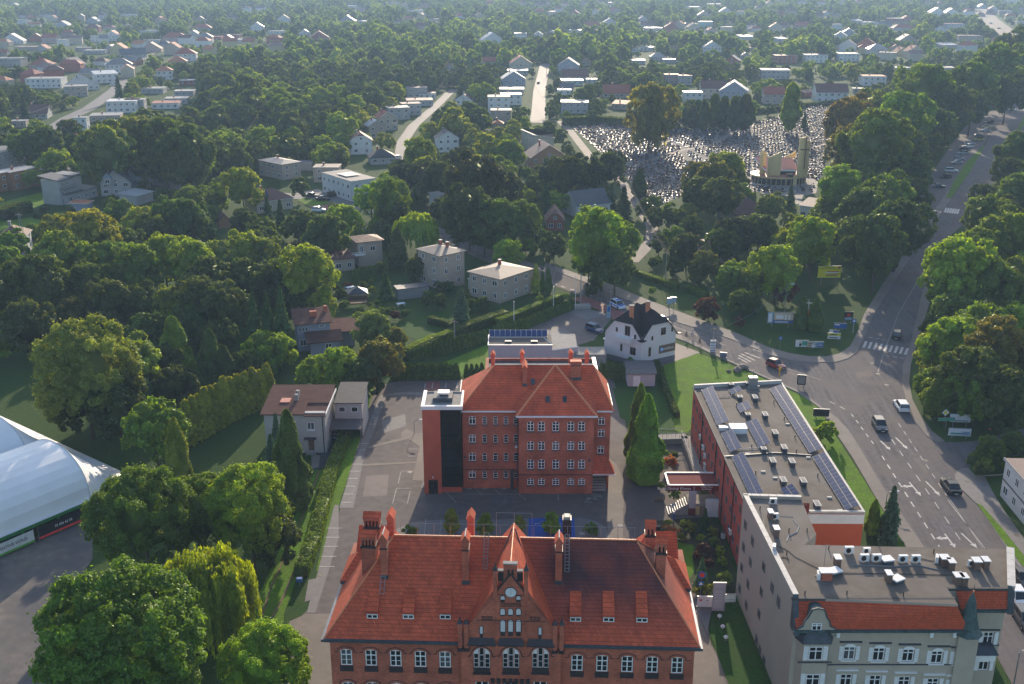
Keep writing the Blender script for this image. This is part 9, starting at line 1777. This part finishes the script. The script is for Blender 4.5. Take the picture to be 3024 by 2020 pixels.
for x,y,r,h in fill[:n_ind]:
    c = rf_.choice(pal); d = Q((x,y,h/2))[2]; npx = r*FPX/d
    if c == 'S': put_tree(x,y,r*.62,h*1.25,'S','sprucef')
    else: put_tree(x,y,r,h,c,('mid%d' if npx > 34 else 'far%d') % rf_.randrange(3))
# the rest: points carrying instances
def wood(name,pts,protos,label,cols):
    for ci,col in enumerate(cols): pass
rest = fill[n_ind:]
print('trees individual',n_tree+n_ind,'rest',len(rest))
def scatter_object(pts):
    me = bpy.data.meshes.new('distant_wood'); me.from_pydata([(x,y,h-max(.5*r,min(h*.55,r*1.15))*.95) for x,y,r,h in pts],[],[])
    for nme,typ,vals in (('sc','FLOAT_VECTOR',[c for x,y,r,h in pts for c in (r,r,max(.5*r,min(h*.55,r*1.15)))]),('rz','FLOAT',[rf_.uniform(0,6.28) for _ in pts]),('pid','INT',[PIDF(p) for p in pts])):
        a = me.attributes.new(nme,typ,'POINT'); a.data.foreach_set('vector' if typ == 'FLOAT_VECTOR' else 'value',vals)
    return me
FARCOL = [('xfar0','M',1.0),('xfar1','D',1.0),('xfar2','M',.85),('xfar0','D',1.25),('xfar1','B',1.0),('xfar2','G',1.1),('far0','M',1.0),('far1','D',1.05),('far2','D',1.2),('far0','B',1.0),('far1','Y',1.1)]
def leaf_fixed(i,col,f):
    m = LEAF.copy(); m.name = 'foliage_far'; N = m.node_tree.nodes; L = m.node_tree.links; v = [n for n in N if n.type == 'VECT_MATH'][0]
    for l in list(v.inputs[0].links): L.remove(l)
    c = COLS[col]; v.inputs[0].default_value = (c[0]*f,c[1]*f,c[2]*f); return m
def PIDF(p):
    q = noise.noise(Vector((p[0]*.012,p[1]*.008,2)))*.5+.5+rf_.uniform(-.3,.3); n = 6 if p[1] > 760 else 5; return (0 if n == 6 else 6)+max(0,min(n-1,int(q*n)))
dw = scatter_object(rest); od = link(dw,'distant_wood'); od['kind'] = 'stuff'; tag(od,'unbroken mass of far-off trees covering the hazy hillside','wood')
ng = bpy.data.node_groups.new('scatter_trees','GeometryNodeTree'); ng.interface.new_socket(name='Geometry',in_out='INPUT',socket_type='NodeSocketGeometry'); ng.interface.new_socket(name='Geometry',in_out='OUTPUT',socket_type='NodeSocketGeometry')
N = ng.nodes; L = ng.links; gi = N.new('NodeGroupInput'); go = N.new('NodeGroupOutput'); jn = N.new('GeometryNodeJoinGeometry')
def attr(nm,t): a = N.new('GeometryNodeInputNamedAttribute'); a.data_type = t; a.inputs[0].default_value = nm; return a.outputs[0]
sca,rza,pid = attr('sc','FLOAT_VECTOR'),attr('rz','FLOAT'),attr('pid','INT')
cb_ = N.new('ShaderNodeCombineXYZ'); L.new(rza,cb_.inputs[2])
for i,(pr,col,f) in enumerate(FARCOL):
    me2 = PR_[pr].copy(); me2.materials.clear(); me2.materials.append(leaf_fixed(i,col,f)); src_ = bpy.data.objects.new('crown_source',me2)
    ob = N.new('GeometryNodeObjectInfo'); ob.inputs['Object'].default_value = src_; ob.inputs['As Instance'].default_value = True
    cmp_ = N.new('FunctionNodeCompare'); cmp_.data_type = 'INT'; cmp_.operation = 'EQUAL'; L.new(pid,cmp_.inputs['A'] if False else [s for s in cmp_.inputs if s.name == 'A' and s.type == 'INT'][0]); [s for s in cmp_.inputs if s.name == 'B' and s.type == 'INT'][0].default_value = i
    io = N.new('GeometryNodeInstanceOnPoints'); L.new(gi.outputs[0],io.inputs['Points']); L.new(cmp_.outputs[0],io.inputs['Selection']); L.new(ob.outputs['Geometry'],io.inputs['Instance']); L.new(cb_.outputs[0],io.inputs['Rotation']); L.new(sca,io.inputs['Scale']); L.new(io.outputs[0],jn.inputs[0])
L.new(jn.outputs[0],go.inputs[0]); md = od.modifiers.new('scatter','NODES'); md.node_group = ng
# grass tufts and undergrowth near the camera-side lawns would be sub-pixel: left to the ground material
# ---------------------------------------------------------------- haze
hz = MB(); hz.box(-3200,3200,-60,5200,-1,79,MATS['bark']); ho = hz.part('haze'); ho['kind'] = 'stuff'; ho['label'] = 'pale evening haze lying over the whole town'
hmat = bpy.data.materials.new('haze_air'); hmat.use_nodes = True; hn = hmat.node_tree.nodes
for n in list(hn):
    if n.type != 'OUTPUT_MATERIAL': hn.remove(n)
pv_ = hn.new('ShaderNodeVolumePrincipled'); pv_.inputs['Color'].default_value = (.46,.67,1.0,1); pv_.inputs['Density'].default_value = HAZE; pv_.inputs['Anisotropy'].default_value = .2
hmat.node_tree.links.new(pv_.outputs[0],[n for n in hn if n.type == 'OUTPUT_MATERIAL'][0].inputs['Volume']); ho.data.materials.clear(); ho.data.materials.append(hmat)
# ---------------------------------------------------------------- labels that single out each remaining house, tree and shrub
LM = [('white sports hall',S(7,200,250)),('rear brick office',S(11,1000,700)),('cemetery chapel',S(22,880,800)),('black-roofed clinic',S(14,800,750)),('zebra crossing',S(6,1380,840)),('brown billboard',S(6,655,620)),('tall beige house',S(13,2150,350)),('white cubic house',(1018,545)),('pale blue metal roof',S(21,1150,400)),('blue-grey house',S(13,700,1250)),('grey driveway house',S(17,500,600)),('yellow billboard',S(20,470,380)),('red-roofed villa',S(1,1285,380)),('straight street',S(2,1390,650)),('olive poplar',S(0,1490,240)),('parked car row',S(3,1900,1100)),('slate-roofed house',S(2,1700,1450)),('tall cream house',S(2,1260,960)),('lattice mast',S(21,210,850)),('upper-left street',S(1,650,720)),('upper-right road',S(3,2150,170)),('grey flat house',S(3,625,500)),('side street corner',S(16,480,340)),('entrance stairs',S(15,300,820)),('overgrown slope pole',S(21,2085,250)),('narrow hillside street',S(2,470,980)),('beige porch house',S(5,1100,400)),('top picture centre',(1512,40)),('top left corner',(150,40)),('top right corner',(2850,40)),('gazebo',S(13,1200,680)),('white clinic sign pole',S(14,2110,900))]
DIRS = ['right of','behind','left of','in front of']
grp = {}
for o,desc,cat,(px,py,d) in AUTO:
    best = min(LM,key=lambda l: math.hypot((l[1][0]-px),(l[1][1]-py)*1.3)); a = math.atan2(-(py-best[1][1]),px-best[1][0]); k = int(((a+math.pi/4) % (2*math.pi))//(math.pi/2))
    grp.setdefault((cat,best[0],k),[]).append((math.hypot(px-best[1][0],py-best[1][1]),o,desc))
NTH = ['nearest']+[o_+' nearest' for o_ in ORD[1:]]+['%dth nearest' % i for i in range(50,90)]
for (cat,lm,k),l in grp.items():
    l.sort(key=lambda t: t[0])
    for i,(_,o,desc) in enumerate(l):
        n_ = NTH[i] if len(l) > 1 else 'only'
        w_ = desc.split(); o['label'] = '%s, %s %s the %s' % (desc,n_,DIRS[k],lm)
        if len(o['label'].split()) > 16: o['label'] = '%s, %s %s the %s' % (desc.split(',')[0],n_,DIRS[k],lm)
for o in C.objects:                                  # alike kinds share a group phrase
    if o.parent is None and o.get('category') in ('tree','house','shrub','utility pole','street lamp','flagpole') and not o.get('group'):
        o['group'] = {'tree': 'trees around the houses and roads','house': 'houses of the suburb','shrub': 'garden shrubs','utility pole': 'utility poles','street lamp': 'street lamps','flagpole': 'flagpoles'}[o['category']]
for o in C.objects:
    if o.type in ('LIGHT','CAMERA'): o['kind'] = 'structure' if False else o.get('kind','') or 'structure'
    if o.parent is not None and o.get('category') is not None: del o['category']
